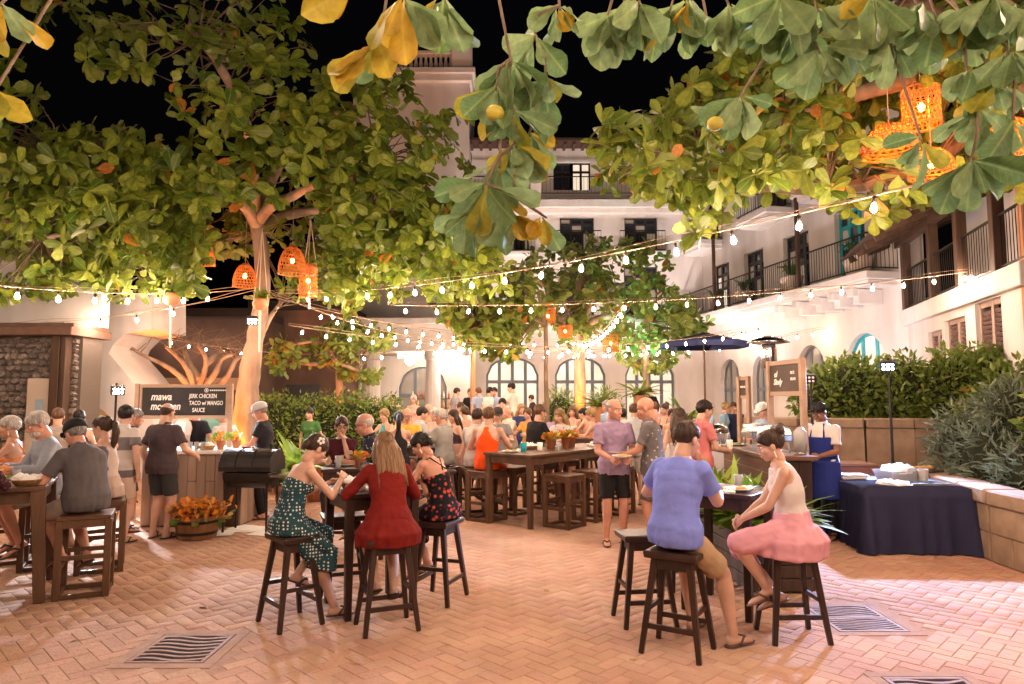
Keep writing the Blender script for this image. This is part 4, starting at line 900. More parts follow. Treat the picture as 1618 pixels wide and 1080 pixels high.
def sled_tpl():        # upright legs on floor rails
    t = thing('sled_stool', 'x', 'stool', (0, 0, 0), 0, 'brown sled-base bar stools'); H = .72; a = .19
    MB().bx(-a-.02, a+.02, -a-.02, a+.02, H-.035, H).build('seat', TEAK, t, bev=.006)
    for sx in (-1, 1):
        for sy in (-1, 1): MB().bx(sx*a-.028, sx*a+.028, sy*a-.028, sy*a+.028, .0, H-.036).build('leg', TEAK, t, bev=.004)
    for s in (-1, 1):
        MB().bx(s*a-.02, s*a+.02, -a+.029, a-.029, .002, .042).build('floor_rail', TEAK, t, bev=.003); MB().bx(-a+.029, a-.029, s*a-.02, s*a+.02, .004, .044).build('floor_rail', TEAK, t, bev=.003)
        MB().bx(s*a-.015, s*a+.015, -a+.029, a-.029, .24, .28).build('rung', TEAK, t); MB().bx(-a+.029, a-.029, s*a-.015, s*a+.015, .34, .38).build('rung', TEAK, t)
        MB().bx(s*a-.014, s*a+.014, -a+.029, a-.029, H-.1, H-.037).build('apron', TEAK, t); MB().bx(-a+.029, a-.029, s*a-.014, s*a+.014, H-.1, H-.037).build('apron', TEAK, t)
    return t
_first = {}
def put(tpl, key, loc, rz, label):
    if key not in _first: o = tpl(); o.location = loc; o.rotation_euler = (0, 0, rz); o['label'] = label; _first[key] = o; return o
    return copy_tree(_first[key], loc, rz, label)
def stool(x, y, rzd, label): return put(stool_tpl, 'a', (x, y, 0), R(rzd), label)
def sled(x, y, rzd, label, z=0): return put(sled_tpl, 'b', (x, y, z), R(rzd), label)
def table(label, x, y, rzd, L, W, m, H=1.0, leg=.07, tap=True, z=0., splay=0.):
    t = thing('bar_table', label, 'table', (x, y, z), R(rzd)); n = max(3, int(W/.14))
    for i in range(n): MB().bx(-L/2, L/2, -W/2+i*W/n+.0015, -W/2+(i+1)*W/n-.0015, H-.035, H).build('tabletop_plank', m, t, bev=.003)
    for sx in (-1, 1):
        for sy in (-1, 1): MB().bar((sx*(L/2-.06+splay), sy*(W/2-.06+splay*.4), 0), (sx*(L/2-.06), sy*(W/2-.06), H-.036), leg*.75, leg*.75, up=(0, 1, 0), w1=leg, h1=leg).build('leg', m, t, bev=.005)
    i = leg*.55
    for s in (-1, 1):
        MB().bx(-L/2+.06+i, L/2-.06-i, s*(W/2-.055)-.012, s*(W/2-.055)+.012, H-.14, H-.037).build('apron', m, t); MB().bx(s*(L/2-.055)-.012, s*(L/2-.055)+.012, -W/2+.06+i, W/2-.06-i, H-.14, H-.037).build('apron', m, t)
    return t
# group A
table('small dark square bar table between the three women at left', -1.18, 5.82, 31, .68, .68, ESP)
stool(-1.70, 5.38, -48, 'dark stool under the woman in the patterned strapless dress'); stool(-.94, 5.27, 24, 'dark stool under the woman in the dark red dress')
stool(-.62, 6.02, 70, 'dark stool under the woman in the black floral dress'); stool(-1.52, 6.28, 200, 'empty dark stool tucked behind the women’s square table')
# group B
table('small dark square bar table between the man in blue and the woman in pink', 1.78, 5.78, 52, .66, .66, ESP)
stool(1.13, 4.78, -32, 'dark stool under the man in the blue shirt'); stool(1.02, 5.42, 8, 'empty dark stool behind the man in the blue shirt'); stool(2.02, 5.06, 2, 'dark stool under the woman in the pink skirt')
stool(1.55, 6.45, 20, 'empty dark stool on the far side of the couple’s square table')
# small far table behind group A
table('small dark square bar table of the maroon-topped woman and bald man', at(540, 735, 7.9).x+.15, 7.9, 12, .72, .6, ESP)
# communal table
table('long brown communal table behind the man in the orange tank top', .217+.63*1.3-.78*.42+.03, 9.36+.78*1.3+.62*.42, 51, 2.6, .86, TEAK, leg=.085, splay=-.02)
LT = V((.72, 10.63, 0)); dl = V((.63, .777, 0)); dw = V((-.777, .63, 0))
def lt(a, b): p = LT+dl*a+dw*b; return p.x, p.y
sled(*lt(-1.05, .55), 51, 'brown sled stool under the man in the orange tank top')
for a, lab in ((-.75, 'nearest empty sled stool at the front of the long table'), (-.05, 'second empty sled stool along the front of the long table'), (.65, 'third empty sled stool along the front of the long table')): sled(*lt(a, -.62), 51, lab)
for a, b, lab in ((-.35, .62, 'empty sled stool behind the long table near its left end'), (.4, .64, 'sled stool under the man in black at the long table'), (1.05, .66, 'sled stool under the blonde woman in floral top')): sled(*lt(a, b), 51, lab)
# left table
table('heavy brown communal table at the left edge', -5.38, 5.95, 28, 2.4, .95, TEAK, leg=.11, splay=.05)
sled(-3.92, 6.42, 25, 'brown sled stool under the man in the black cap'); sled(-4.29, 7.28, 28, 'brown sled stool under the ponytailed woman with glasses'); sled(-4.95, 7.4, 28, 'brown sled stool under the grey-haired bearded man'); sled(-5.5, 7.6, 28, 'brown sled stool under the woman with short white hair')
sled(-4.35, 5.45, 28, 'brown sled stool under the person in the dark patterned top at the left edge')
# tables for the crowd
CT = [(668, 11.2, 8, .8, .7, 'dark bar table of the man in the yellow shirt'), (745, 13.2, 20, .9, .7, 'dark bar table among the crowd left of the man in black'), (925, 13.5, 0, .9, .7, 'brown bar table of the peach-topped blonde at right')]
for u, Y, a, L, W, lab in CT: table(lab, at(u, 720, Y).x, Y, a, L, W, ESP if u != 925 else TEAK)
table('raised bar table on the terrace below the left arch', at(745, 650, 19.5).x, 19.6, 0, 1.0, .6, TEAK, z=.4)
stool(at(700, 760, 10.4).x, 10.4, 10, 'empty dark stool behind the woman in floral dress'); stool(at(715, 760, 11).x, 11.1, 40, 'empty dark stool beside the yellow-shirted man’s table')
for u, lab in ((905, 'dark far bar stool left of the orange trunk'), (925, 'dark far bar stool right of the orange trunk')): put(stool_tpl, 'a', (at(u, 660, 19).x, 19, .4), R(10), lab)
# tableware
def cup(x, y, z, label, m, r=.042, h=.12, name='cup', group=None):
    o = MB().lathe([(r*.75, 0), (r*.78, .004), (r, h), (r*.94, h), (r*.72, .01)], 14, cap=True).build(name, m, None, True); o.location = (x, y, z); return tag(o, label, 'cup', group)
def plate(x, y, z, label, r=.13, m=CERAM, food=None):
    t = thing('plate', label, 'plate', (x, y, z)); MB().lathe([(r*.55, 0), (r*.6, .004), (r, .022), (r*.985, .026), (r*.6, .01)], 22).build('dish', m, t, True)
    if food:
        b = MB()
        for i in range(6): b.ell((random.uniform(-.4, .4)*r, random.uniform(-.4, .4)*r, .022), (random.uniform(.02, .04), random.uniform(.02, .035), .018), 8, 5)
        b.build('food', mat('food_'+food, {'taco': (.55, .35, .13), 'salad': (.2, .3, .06), 'rice': (.65, .55, .38)}[food], rough=.8, bump=.4, bscale=60), t, True)
    return t
def basket(x, y, z, label):
    t = thing('food_basket', label, 'basket', (x, y, z)); MB().lathe([(.09, 0), (.13, .05), (.135, .055), (.12, .045), (.085, .008)], 18).build('bowl', mat('wicker_bowl', (.42, .24, .09), (.52, .32, .14), scale=30, rough=.8, bump=.5, bscale=70), t, True); crumple(t, .11, .04)
    return t
def crumple(t, r, z, name='paper_liner', h=.07):
    vs = [(0, 0, z+h*.6)]; n = 14; fs = []
    for k, (rr, zz) in enumerate(((.5, .9), (1, .55), (1.05, 0))):
        for i in range(n): a = 2*PI*i/n; q = r*rr*random.uniform(.8, 1.15); vs.append((math.cos(a)*q, math.sin(a)*q, z+h*zz*random.uniform(.5, 1.2)))
    for i in range(n): fs.append((0, 1+i, 1+(i+1) % n))
    for k in range(2):
        for i in range(n): a = 1+k*n+i; b = 1+k*n+(i+1) % n; fs.append((a, a+n, b+n, b))
    MB().add(vs, fs).build(name, PAPER, t)
def wineglass(x, y, z, label):
    t = thing('wine_glass', label, 'glass', (x, y, z)); MB().lathe([(.036, 0), (.036, .003), (.005, .008), (.0045, .085), (.03, .11), (.047, .15), (.04, .2), (.0385, .2), (.045, .15), (.028, .113), (.003, .09)], 18, cap=False).build('glass', GLASS, t, True)
    MB().lathe([(.004, .092), (.028, .114), (.04, .133), (.001, .134)], 16).build('red_wine', mat('wine', (.12, .03, .01), rough=.1, trans=.4), t, True)
OR = leafmat('orange_petal', (.62, .12, .015), (.75, .33, .04), (.7, .3, .05), (.7, .5, .15), .2, veins=False)
def flowers(x, y, z, label, r=.055, h=.1, pot=True, n=60, s=.085, potm=None):
    t = thing('flower_pot', label, 'flower pot', (x, y, z))
    if pot: MB().lathe([(r*.7, 0), (r, h*.85), (r*1.12, h*.86), (r*1.12, h), (r*.95, h), (r*.9, h*.9)], 16).build('pot', potm or mat('terracotta_pot', (.5, .2, .1), (.58, .27, .14), scale=8, rough=.75), t, True)
    for k, (mm, nm, kk) in enumerate(((OR, 'petals', n), (HLEAF_B, 'leaves', n//2))):
        d = RNG.normal(0, 1, (kk, 3)); d[:, 2] = np.abs(d[:, 2])+.45; M_ = rotmats(d, RNG.normal(0, .5, (kk, 3))+np.array([0, 0, 1.]))*RNG.uniform(.6, 1.2, kk)[:, None, None]*s
        swarm(nm, MIDLEAF[0], MIDLEAF[1], M_, np.stack([RNG.normal(0, r*.5, kk), RNG.normal(0, r*.5, kk), np.full(kk, h*.9)], 1), mm, t, True, MIDLEAF[2])
    return t
T1 = 1.001
basket(-1.33, 5.82, T1, 'food basket with white paper before the woman in the strapless dress'); wineglass(-1.28, 6.02, T1, 'stemmed wine glass on the three women’s table'); flowers(-1.13, 6.06, T1, 'orange flowers in a clay pot on the three women’s table', .05, .1)
plate(-1.06, 5.62, T1, 'white plate on the table in front of the woman in dark red', food='taco'); plate(-.98, 5.9, T1, 'white plate beside the woman in the floral dress', food='rice')
plate(1.83, 5.62, T1, 'white plate with food between the couple', .12, food='taco'); cup(1.66, 5.86, T1, 'clear tumbler of iced water on the couple’s table', PLASTIC, .042, .13)
b = thing('glass_bottle', 'slim clear bottle on the couple’s table', 'bottle', (1.56, 5.98, T1)); MB().lathe([(.03, 0), (.032, .1), (.028, .13), (.012, .17), (.012, .215)], 14).build('glass', GLASS, b, True); MB().lathe([(.014, .21), (.014, .225), (.001, .226)], 10).build('cap', STEEL, b)
flowers(1.5, 5.8, T1, 'small yellow flowers in a pot behind the man in blue', .04, .07, n=20, s=.09)
x0 = at(540, 735, 7.9).x; cup(x0, 7.75, T1, 'white plastic cup before the woman in the maroon top', PLASTIC, .042, .13); flowers(x0+.25, 7.7, T1, 'orange flowers in a clay pot before the bald man in spots', .06, .12); plate(x0+.05, 7.95, T1, 'white plate before the woman in the maroon top', food='salad'); cup(x0+.42, 7.95, T1, 'clear cup beside the bald man in spots', PLASTIC)
for a, b_, r_, h_, lab in ((-.2, .0, .075, .16, 'left clay pot of orange flowers on the long table'), (.12, -.05, .07, .18, 'middle clay pot of orange flowers on the long table'), (.42, .05, .075, .16, 'right clay pot of orange flowers on the long table')): flowers(*lt(a, b_), T1, lab, r_, h_, n=90, s=.12)
cup(*lt(-.85, .02), T1, 'turquoise tumbler on the long table', mat('turquoise_plastic', (.02, .42, .5), rough=.25, trans=.3), .05, .13); cup(*lt(-.55, -.05), T1, 'white cup left of the flower pots', CERAM, .045, .12); cup(*lt(.75, -.15), T1, 'low white cup right of the flower pots', CERAM, .055, .07)
plate(*lt(-1.05, .1), T1, 'white plate before the man in the orange tank top', food='taco'); basket(*lt(-.4, .25), T1, 'paper-lined basket before the man in black')
plate(-4.42, 6.45, T1, 'white plate before the man in the black cap', food='rice'); basket(-4.35, 6.22, T1, 'food basket at the near end of the left table'); plate(-4.85, 6.6, T1, 'white plate before the grey-haired man', food='salad'); flowers(-4.72, 6.3, T1, 'small green plant pot on the left table', .04, .07, n=8, s=.09); plate(-5.2, 6.4, T1, 'white plate before the woman with short white hair', food='taco')
for u, Y, lab in ((655, 11.1, 'plate of tacos before the man in the yellow shirt'), (690, 11.2, 'plate beside the grey-haired man in grey shirt'), (745, 13.1, 'plate among the crowd left of the man in black'), (930, 13.4, 'plate before the peach-topped blonde')): plate(at(u, 720, Y).x, Y, T1, lab, food='taco')
flowers(at(735, 720, 13).x, 13, T1, 'pot of orange flowers in the middle crowd', .05, .1)
# more table clutter
def napkin(x, y, z, label):
    t = thing('paper_napkin', label, 'napkin', (x, y, z), random.uniform(0, 3)); crumple(t, .06, 0., 'paper', .03)
for x, y, lab in ((-1.36, 6.0, 'crumpled napkin beside the wine glass'), (-1.0, 5.72, 'crumpled napkin by the elbow of the woman in dark red'), (1.95, 5.75, 'crumpled napkin near the woman in pink'), (1.72, 5.5, 'crumpled napkin near the man in blue'), (*lt(-.7, .2), 'crumpled napkin behind the turquoise tumbler'), (*lt(.2, .25), 'crumpled napkin behind the middle flower pot'), (*lt(.95, .05), 'crumpled napkin at the far end of the long table'), (-4.6, 6.55, 'crumpled napkin beside the man in the black cap'), (x0+.3, 8.0, 'crumpled napkin between the maroon-topped woman and bald man')): napkin(x, y, T1, lab)
for x, y, lab, r_, h_ in ((-1.22, 5.62, 'short clear tumbler before the woman in dark red', .036, .09), (-.92, 6.05, 'clear tumbler beside the woman in floral dress', .036, .11), (1.93, 5.92, 'short clear tumbler at the far corner of the couple’s table', .038, .1), (*lt(-.32, -.22), 'clear tumbler at the front edge of the long table', .036, .12), (*lt(.6, .22), 'tall clear tumbler behind the right flower pot', .034, .15), (*lt(1.0, -.2), 'clear tumbler at the right end of the long table', .036, .12), (-4.55, 6.35, 'clear tumbler on the left table', .036, .12), (-5.0, 6.45, 'second clear tumbler on the left table nearer the edge', .036, .12)): cup(x, y, T1, lab, PLASTIC, r_, h_, 'tumbler')
# ---- left counter with chalkboard
PLK = mat('pale_counter_plank', (.26, .17, .12), (.36, .25, .18), scale=5, rough=.7, bump=.3, bscale=40, stretch=(1, 1, .12), rnd=.15)
c = thing('food_counter', 'pale plank food counter behind the flower barrel at left', 'counter', (at(222, 800, 9.6).x, 9.6, 0), 0)
xr = at(352, 800, 9.6).x-at(222, 800, 9.6).x
MB().bx(-.1, xr+.26, -.06, .85, 1.0, 1.05).build('top', mat('counter_top', (.7, .66, .62), rough=.5), c, bev=.006)
MB().bx(0, xr+.2, .03, .8, 0, .998).build('carcass', DARKWOOD, c)
for i in range(9):
    a = i*(xr)/9; n = 2 if i % 2 else 1
    if i < 4 and False: continue
    for k in range(n):
        z0, z1 = (0.02, .62) if (n == 2 and k == 0) else ((.628, .995) if n == 2 else (.02, .995)); MB().bx(a+.003, a+xr/9-.003, 0, .028, z0, z1).build('plank', PLK, c, bev=.003)
for i in range(3): MB().bx(xr+.202, xr+.23, .05+i*.25, .295+i*.25, .02, .995).build('plank', PLK, c, bev=.003)
s = thing('chalkboard_sign', 'long chalkboard sign with white lettering over the left counter', 'sign', (at(290, 640, 10.2).x, 10.2, 0)); W2 = (at(357, 640, 10.2).x-at(222, 640, 10.2).x)/2; za, zb = at(290, 657, 10.2).z, at(290, 611, 10.2).z
BOARD = mat('chalkboard', (.022, .02, .02), (.04, .036, .035), scale=3, rough=.75); RAIL = mat('pale_sign_frame', (.33, .22, .15), (.42, .29, .2), scale=6, rough=.65, stretch=(.2, 1, 1), bump=.2)
MB().bx(-W2, W2, .01, .03, za, zb).build('board', BOARD, s); m = MB()
for a in ((-W2-.03, W2+.03, zb-.01, zb+.04), (-W2-.03, W2+.03, za-.04, za+.01)): m.bx(a[0], a[1], -.006, .04, a[2], a[3])
for x in (-W2-.028, W2-.012): m.bx(x, x+.04, -.003, .037, za+.01, zb-.01)
m.build('frame', RAIL, s, bev=.003)
for x in (-W2-.06, W2+.06): MB().bx(x-.03, x+.03, -.02, .045, 0, zb+.05).build('post', RAIL, s, bev=.004)
CHALK = mat('chalk', (.85, .83, .78), rough=.9)
hh = zb-za; FR = (PI/2, 0, 0)
text('mawa', hh*.36, CHALK, s, (-W2*.78, .006, za+hh*.55), FR, shear=.25, bold=.003, sx=.85); text('mcqueen', hh*.36, CHALK, s, (-W2*.78, .006, za+hh*.22), FR, shear=.25, bold=.003, sx=.78)
for i, l in enumerate(('JERK CHICKEN', 'TACO w/ MANGO', 'SAUCE')): text(l, hh*.2, CHALK, s, (W2*.12+(.05 if i == 2 else 0), .006, za+hh*(.62-.24*i)), FR, shear=.08, bold=.0015, sx=.72)
MB().tube([(W2*.52+.028*math.cos(a*PI/6), .008, zb-.05+.028*math.sin(a*PI/6)) for a in range(13)], .004, 4).build('logo_ring', CHALK, s)
MB().bx(W2*.52-.01, W2*.52+.012, .007, .009, zb-.065, zb-.035).build('logo_mark', CHALK, s); m = MB()
for i in range(9): m.bx(W2*.6+i*.028, W2*.6+i*.028+.018, .007, .009, zb-.06, zb-.04)
m.build('small_print', CHALK, s)
cx0 = c.location.x
basket(cx0+xr*.72, 9.75, 1.052, 'bread basket with white paper on the left counter'); 
for dx, lab in ((.92, 'clay pot with green plant on the left counter'), (1.06, 'clay pot with green plant at the right end of the left counter')): flowers(cx0+xr*dx-.03, 9.75 if dx < 1 else 9.9, 1.052, lab, .06, .12, n=10, s=.14)
for i in range(3): cup(cx0+xr*.55+.09*i, 9.66, 1.052, ('left', 'middle', 'right')[i]+' clear cup in the row on the left counter', PLASTIC, .035, .11)
basket(cx0+xr*.2, 9.7, 1.052, 'paper-lined basket beside the man in the dark shirt')
# barrel of flowers
t = thing('flower_barrel', 'half barrel planter full of orange flowers before the counter', 'planter', (at(311, 845, 8.9).x, 8.9, 0)); BW = mat('barrel_wood', (.16, .07, .028), (.25, .12, .05), scale=6, rough=.6, bump=.3, bscale=40, stretch=(1, 1, .15), rnd=.15)
for i in range(18):
    a0, a1 = 2*PI*i/18+.008, 2*PI*(i+1)/18-.008; vs = []
    for r0, z in ((.235, .01), (.275, .28)):
        for rr, aa in ((r0, a0), (r0, a1), (r0-.025, a1), (r0-.025, a0)): vs.append((math.cos(aa)*rr, math.sin(aa)*rr, z))
    MB().add(vs, [(0, 1, 5, 4), (1, 2, 6, 5), (2, 3, 7, 6), (3, 0, 4, 7), (4, 5, 6, 7), (3, 2, 1, 0)]).build('stave', BW, t)
for z, r_ in ((.06, .245), (.2, .266)): MB().lathe([(r_+.004, z), (r_+.008, z+.035), (r_-.02, z+.036), (r_-.02, z)], 36, cap=False).build('hoop', IRON, t)
MB().lathe([(.2, .02), (.24, .22), (.01, .25)], 20).build('soil', MATS['soil'], t)
n = 700; d = RNG.normal(0, 1, (n, 3)); d[:, 2] = np.abs(d[:, 2])+.3; M_ = rotmats(d, RNG.normal(0, .5, (n, 3))+np.array([0, 0, 1.]))*RNG.uniform(.05, .12, n)[:, None, None]
swarm('petals', MIDLEAF[0], MIDLEAF[1], M_, np.stack([RNG.normal(0, .14, n), RNG.normal(0, .12, n), RNG.uniform(.24, .42, n)], 1), OR, t, True, MIDLEAF[2]); n = 90
d = RNG.normal(0, 1, (n, 3)); M_ = rotmats(d, RNG.normal(0, .5, (n, 3))+np.array([0, 0, 1.]))*.16; swarm('leaves', MIDLEAF[0], MIDLEAF[1], M_, np.stack([RNG.normal(0, .13, n), RNG.normal(0, .11, n), RNG.uniform(.22, .3, n)], 1), HLEAF, t, True, MIDLEAF[2])
# drum grill
gx = at(397, 800, 9.3).x; t = thing('drum_grill', 'black barrel grill on thin legs beside the counter', 'grill', (gx, 9.3, 0), R(-6)); L2 = .36
def drum(z, r, a0, a1, L_, nm, m):
    rings = []; vs = []; fs = []; n = 14
    for x in (-L_, L_):
        for i in range(n+1): a = lerp(a0, a1, i/n); vs.append((x, math.cos(a)*r, z+math.sin(a)*r))
    for i in range(n): fs.append((i, i+1, n+2+i, n+1+i))
    fs.append(tuple(range(n, -1, -1))); fs.append(tuple(n+1+i for i in range(n+1))); return MB().add(vs, fs).build(nm, m, t, bev=.006)
drum(.86, .235, R(-12), R(192), L2, 'lid', BLACKM); drum(.79, .215, R(180), R(360), L2-.05, 'firebox', BLACKM)
for x in (-.13, .1): MB().tube([(x, math.cos(a)*.238, .86+math.sin(a)*.238) for a in np.linspace(R(0), R(180), 13)], .008, 5).build('lid_strap', BLACKM, t)
MB().tube([(-.08, -.1, 1.07), (-.08, -.13, 1.12), (.08, -.13, 1.12), (.08, -.1, 1.07)], .011, 6).build('handle', STEEL, t)
for sx in (-1, 1):
    for sy in (-1, 1): MB().bar((sx*.3, sy*.17, 0), (sx*.28, sy*.15, .72), .022).build('leg', BLACKM, t)
MB().bx(L2-.02, L2+.24, -.2, .15, .74, .77).build('side_shelf', STEEL, t); MB().lathe([(.02, 1.08), (.02, 1.16)], 8, (.22, .08, 0)).build('chimney', BLACKM, t)
pp = thing('white_sheets', 'flat white sheets on the paving below the grill', 'paper', (gx+.02, 9.25, .001))
for i in range(4): MB().box((random.uniform(-.5, .5), random.uniform(-.15, .25), .003+i*.003), (.5, .35, .002), random.uniform(-.5, .5)).build('sheet', PAPER, pp)  # thin white boxes laid flat on the paving
# ---- right buffet counter
bc = thing('buffet_counter', 'dark timber buffet counter with steel dishes at right', 'counter', (2.98, 7.95, 0), R(-2)); DW = mat('buffet_wood', (.07, .035, .02), (.13, .068, .038), scale=5, rough=.5, bump=.3, bscale=30, stretch=(.25, .25, 1.5), rnd=.2)
MB().bx(-.04, .52, -.05, 2.0, 1.06, 1.11).build('top', DW, bc, bev=.006); MB().bx(.02, .46, .02, 1.95, 0, 1.058).build('carcass', ESP, bc)
for i in range(7): MB().bx(-.01, .018, -.005, 1.96, .02+i*.148, .165+i*.148).build('plank', DW, bc, bev=.003)
for i in range(3): MB().bx(.02+i*.147, .163+i*.147, -.012, .016, .02, 1.055).build('plank', ESP, bc, bev=.003)
bx0, by0 = 2.98, 7.95
def chafer(x, y, z, label, rz=0, rnd_=False):
    t = thing('chafing_dish', label, 'chafing dish', (x, y, z), rz)
    if rnd_:
        MB().lathe([(.15, .1), (.17, .2), (.185, .205), (.18, .22), (.01, .22)], 22).build('pan', STEEL, t, True); MB().lathe([(.175, .222), (.16, .29), (.1, .345), (.01, .36)], 22).build('lid', STEEL, t, True)
    else:
        MB().bx(-.22, .22, -.15, .15, .14, .22).build('pan', STEEL, t, bev=.01); m = MB(); m.loft([((0, 0, .222), V((.3, 0, 0)), V((0, .2, 0))), ((0, 0, .3), V((.27, 0, 0)), V((0, .17, 0))), ((0, 0, .33), V((.1, 0, 0)), V((0, .06, 0)))], 4)
        m.v = [((v[0]-v[1]*1.4)*.7, (v[1]+v[0]*.65)*.72, v[2]) for v in m.v]; m.build('lid', STEEL, t, bev=.01)
    for sx in (-1, 1):
        for sy in (-1, 1): MB().bar((sx*.17, sy*.12, 0), (sx*.16, sy*.11, .15), .015).build('leg', STEEL, t)
    MB().lathe([(.035, .03), (.035, .08), (.01, .082)], 10).build('burner', STEEL, t); MB().tube([(-.05, -.16, .25), (-.05, -.19, .26), (.05, -.19, .26), (.05, -.16, .25)], .007, 5).build('handle', BLACKM, t)
chafer(bx0+.28, by0+.62, 1.111, 'open steel chafing dish in the middle of the buffet counter', R(90)); chafer(bx0+.3, by0+1.25, 1.111, 'steel chafing dish toward the far end of the buffet counter', R(90))
t = thing('drink_dispenser', 'yellow juice dispenser on the near end of the buffet counter', 'dispenser', (bx0+.42, by0+.18, 1.111)); MB().lathe([(.075, 0), (.075, .03)], 16).build('base', STEEL, t, True); MB().lathe([(.07, .03), (.07, .22), (.068, .24)], 16).build('juice', mat('lemon_juice', (.85, .62, .06), rough=.3), t, True); MB().lathe([(.074, .03), (.074, .27), (.03, .31), (.02, .33)], 16).build('jar', PLASTIC, t, True); MB().bar((-.08, 0, .05), (-.12, 0, .05), .02).build('tap', STEEL, t)
cup(bx0+.15, by0+.3, 1.111, 'white cup left of the juice dispenser', CERAM); plate(bx0+.2, by0+1.75, 1.112, 'white platter at the far end of the buffet counter', .16, food='salad')
bt = thing('serving_table', 'white-clothed serving table behind the pink-shirted man', 'table', (3.05, 11.2, 0)); MB().bx(-.75, .75, -.35, .35, .96, 1.0).build('tabletop', DARKWOOD, bt)
m = MB(); 
for x0_, x1_, y0_, y1_ in ((-.77, .77, -.37, -.365), (-.77, .77, .365, .37), (-.77, -.765, -.365, .365), (.765, .77, -.365, .365)): m.bx(x0_, x1_, y0_, y1_, .02, 1.0)
m.bx(-.77, .77, -.37, .37, 1.001, 1.006); m.build('cloth', mat('white_cloth', (.7, .7, .72), rough=.85, bump=.3, bscale=8), bt)
chafer(2.72, 11.05, 1.007, 'round domed chafing dish at left on the white serving table', 0, True); chafer(3.3, 11.05, 1.007, 'round domed chafing dish at right on the white serving table', 0, True)
def board_sign(label, p0, p1, v0, v1, Y0, Y1, lines):
    a = at(p0, 600, Y0); b = at(p1, 600, Y1); d = V((b.x-a.x, b.y-a.y, 0)); Ln = d.length; rz = math.atan2(d.y, d.x); t = thing('chalkboard_stand', label, 'sign', (a.x, a.y, 0), rz); zt, zb_ = at(p0, v0, Y0).z, at(p0, v1, Y0).z
    for x in (0, Ln): MB().bx(x-.035, x+.035, -.035, .035, 0, zt+.04).build('post', RAIL, t, bev=.004)
    m = MB().bx(.036, Ln-.036, -.02, .02, zt-.03, zt+.03).bx(.036, Ln-.036, -.02, .02, zb_-.03, zb_+.03).build('rail', RAIL, t, bev=.004); MB().bx(.036, Ln-.036, -.008, .012, zb_+.03, zt-.03).build('board', mat('brown_chalkboard', (.06, .04, .03), (.09, .06, .048), scale=3, rough=.75), t)
    for s_, sz, fx, fz, sh, bo in lines: text(s_, (zt-zb_)*sz, CHALK, t, (Ln*fx, -.012, zb_+(zt-zb_)*fz), FR, shear=sh, bold=bo)
    return t
board_sign('brown chalkboard on posts over the buffet counter', 1216, 1268, 575, 622, 9.6, 8.7, [('ol', .26, .18, .55, .3, .004), ('Sindy', .26, .16, .3, .3, .004), ('RICE', .13, .68, .62, 0, .001), ('BEAN', .13, .68, .42, 0, .001)])
board_sign('small far chalkboard left of the patio heater', 1167, 1182, 598, 627, 12.6, 12.4, [('MENU', .15, .2, .5, 0, .001)])
# patio heater
p = at(1217, 640, 10.6); t = thing('patio_heater', 'tall steel patio heater behind the chalkboard stand', 'heater', (p.x, 10.6, 0)); MB().lathe([(.25, 0), (.25, .6), (.22, .64), (.03, .66)], 20).build('base', STEEL, t, True); MB().lathe([(.03, .6), (.03, 2.2)], 10).build('pole', STEEL, t, True); MB().lathe([(.09, 2.2), (.12, 2.25), (.12, 2.55), (.1, 2.6)], 16).build('burner', STEEL, t, True); MB().lathe([(.1, 2.6), (.32, 2.63), (.3, 2.66), (.05, 2.74)], 24).build('reflector', STEEL, t, True)
# navy table
NAVY = mat('navy_cloth', (.012, .014, .045), (.016, .018, .058), scale=5, rough=.8, bump=.2, bscale=14)
t = thing('buffet_table', 'table under a floor-length navy cloth beside the low wall', 'table', (4.72, 8.55, 0), R(-4)); tx0, tx1, ty0, ty1 = -.62, .62, -.62, .62
MB().bx(tx0+.02, tx1-.02, ty0+.02, ty1-.02, .70, .74).build('tabletop', DARKWOOD, t)
for sx in (-1, 1):
    for sy in (-1, 1): MB().bar((sx*.5, sy*.5, 0), (sx*.5, sy*.5, .7), .03).build('leg', BLACKM, t)
peri = []; 
for (a, b) in (((tx0, ty0), (tx1, ty0)), ((tx1, ty0), (tx1, ty1)), ((tx1, ty1), (tx0, ty1)), ((tx0, ty1), (tx0, ty0))):
    for i in range(28): peri.append((lerp(a[0], b[0], i/28), lerp(a[1], b[1], i/28), (b[1]-a[1], -(b[0]-a[0]))))
vs = []; fs = []; n = len(peri); rows = 7
for k in range(rows):
    f = k/(rows-1)
    for i, (x, y, nn) in enumerate(peri):
        l = math.hypot(*nn); corner = max(0, 1-min(i % 28, 28-i % 28)/4); amp = (.035*math.sin(i*1.25+math.sin(i*.37)*2)+.03+.1*corner)*f**1.2
        vs.append((x+nn[0]/l*amp, y+nn[1]/l*amp, .745*(1-f)+.012*f+(.002*math.sin(i*.9) if f == 1 else 0)))
for k in range(rows-1):
    for i in range(n): j = (i+1) % n; fs.append((k*n+i, (k+1)*n+i, (k+1)*n+j, k*n+j))
fs.append(tuple(range(n))); MB().add(vs, fs).build('tablecloth', NAVY, t, True)
tz = .746
for i, (x, y, lab) in enumerate(((4.35, 8.85, 'stack of folded white napkins at the back left of the navy table'),)):
    tt = thing('napkin_stack', lab, 'napkins', (x, y, tz))
    for k in range(5): MB().box((random.uniform(-.02, .02), random.uniform(-.02, .02), .01+k*.012), (.3, .22, .011), random.uniform(-.15, .15)).build('napkin', PAPER, tt, bev=.003)
tt = thing('serving_tray', 'silver serving tray along the front of the navy table', 'tray', (5.0, 8.25, tz)); MB().bx(-.3, .25, -.13, .13, .002, .012).build('tray_base', STEEL, tt); MB().bx(-.3, .25, -.13, -.12, .0125, .03).bx(-.3, .25, .12, .13, .0125, .03).build('rim', STEEL, tt)
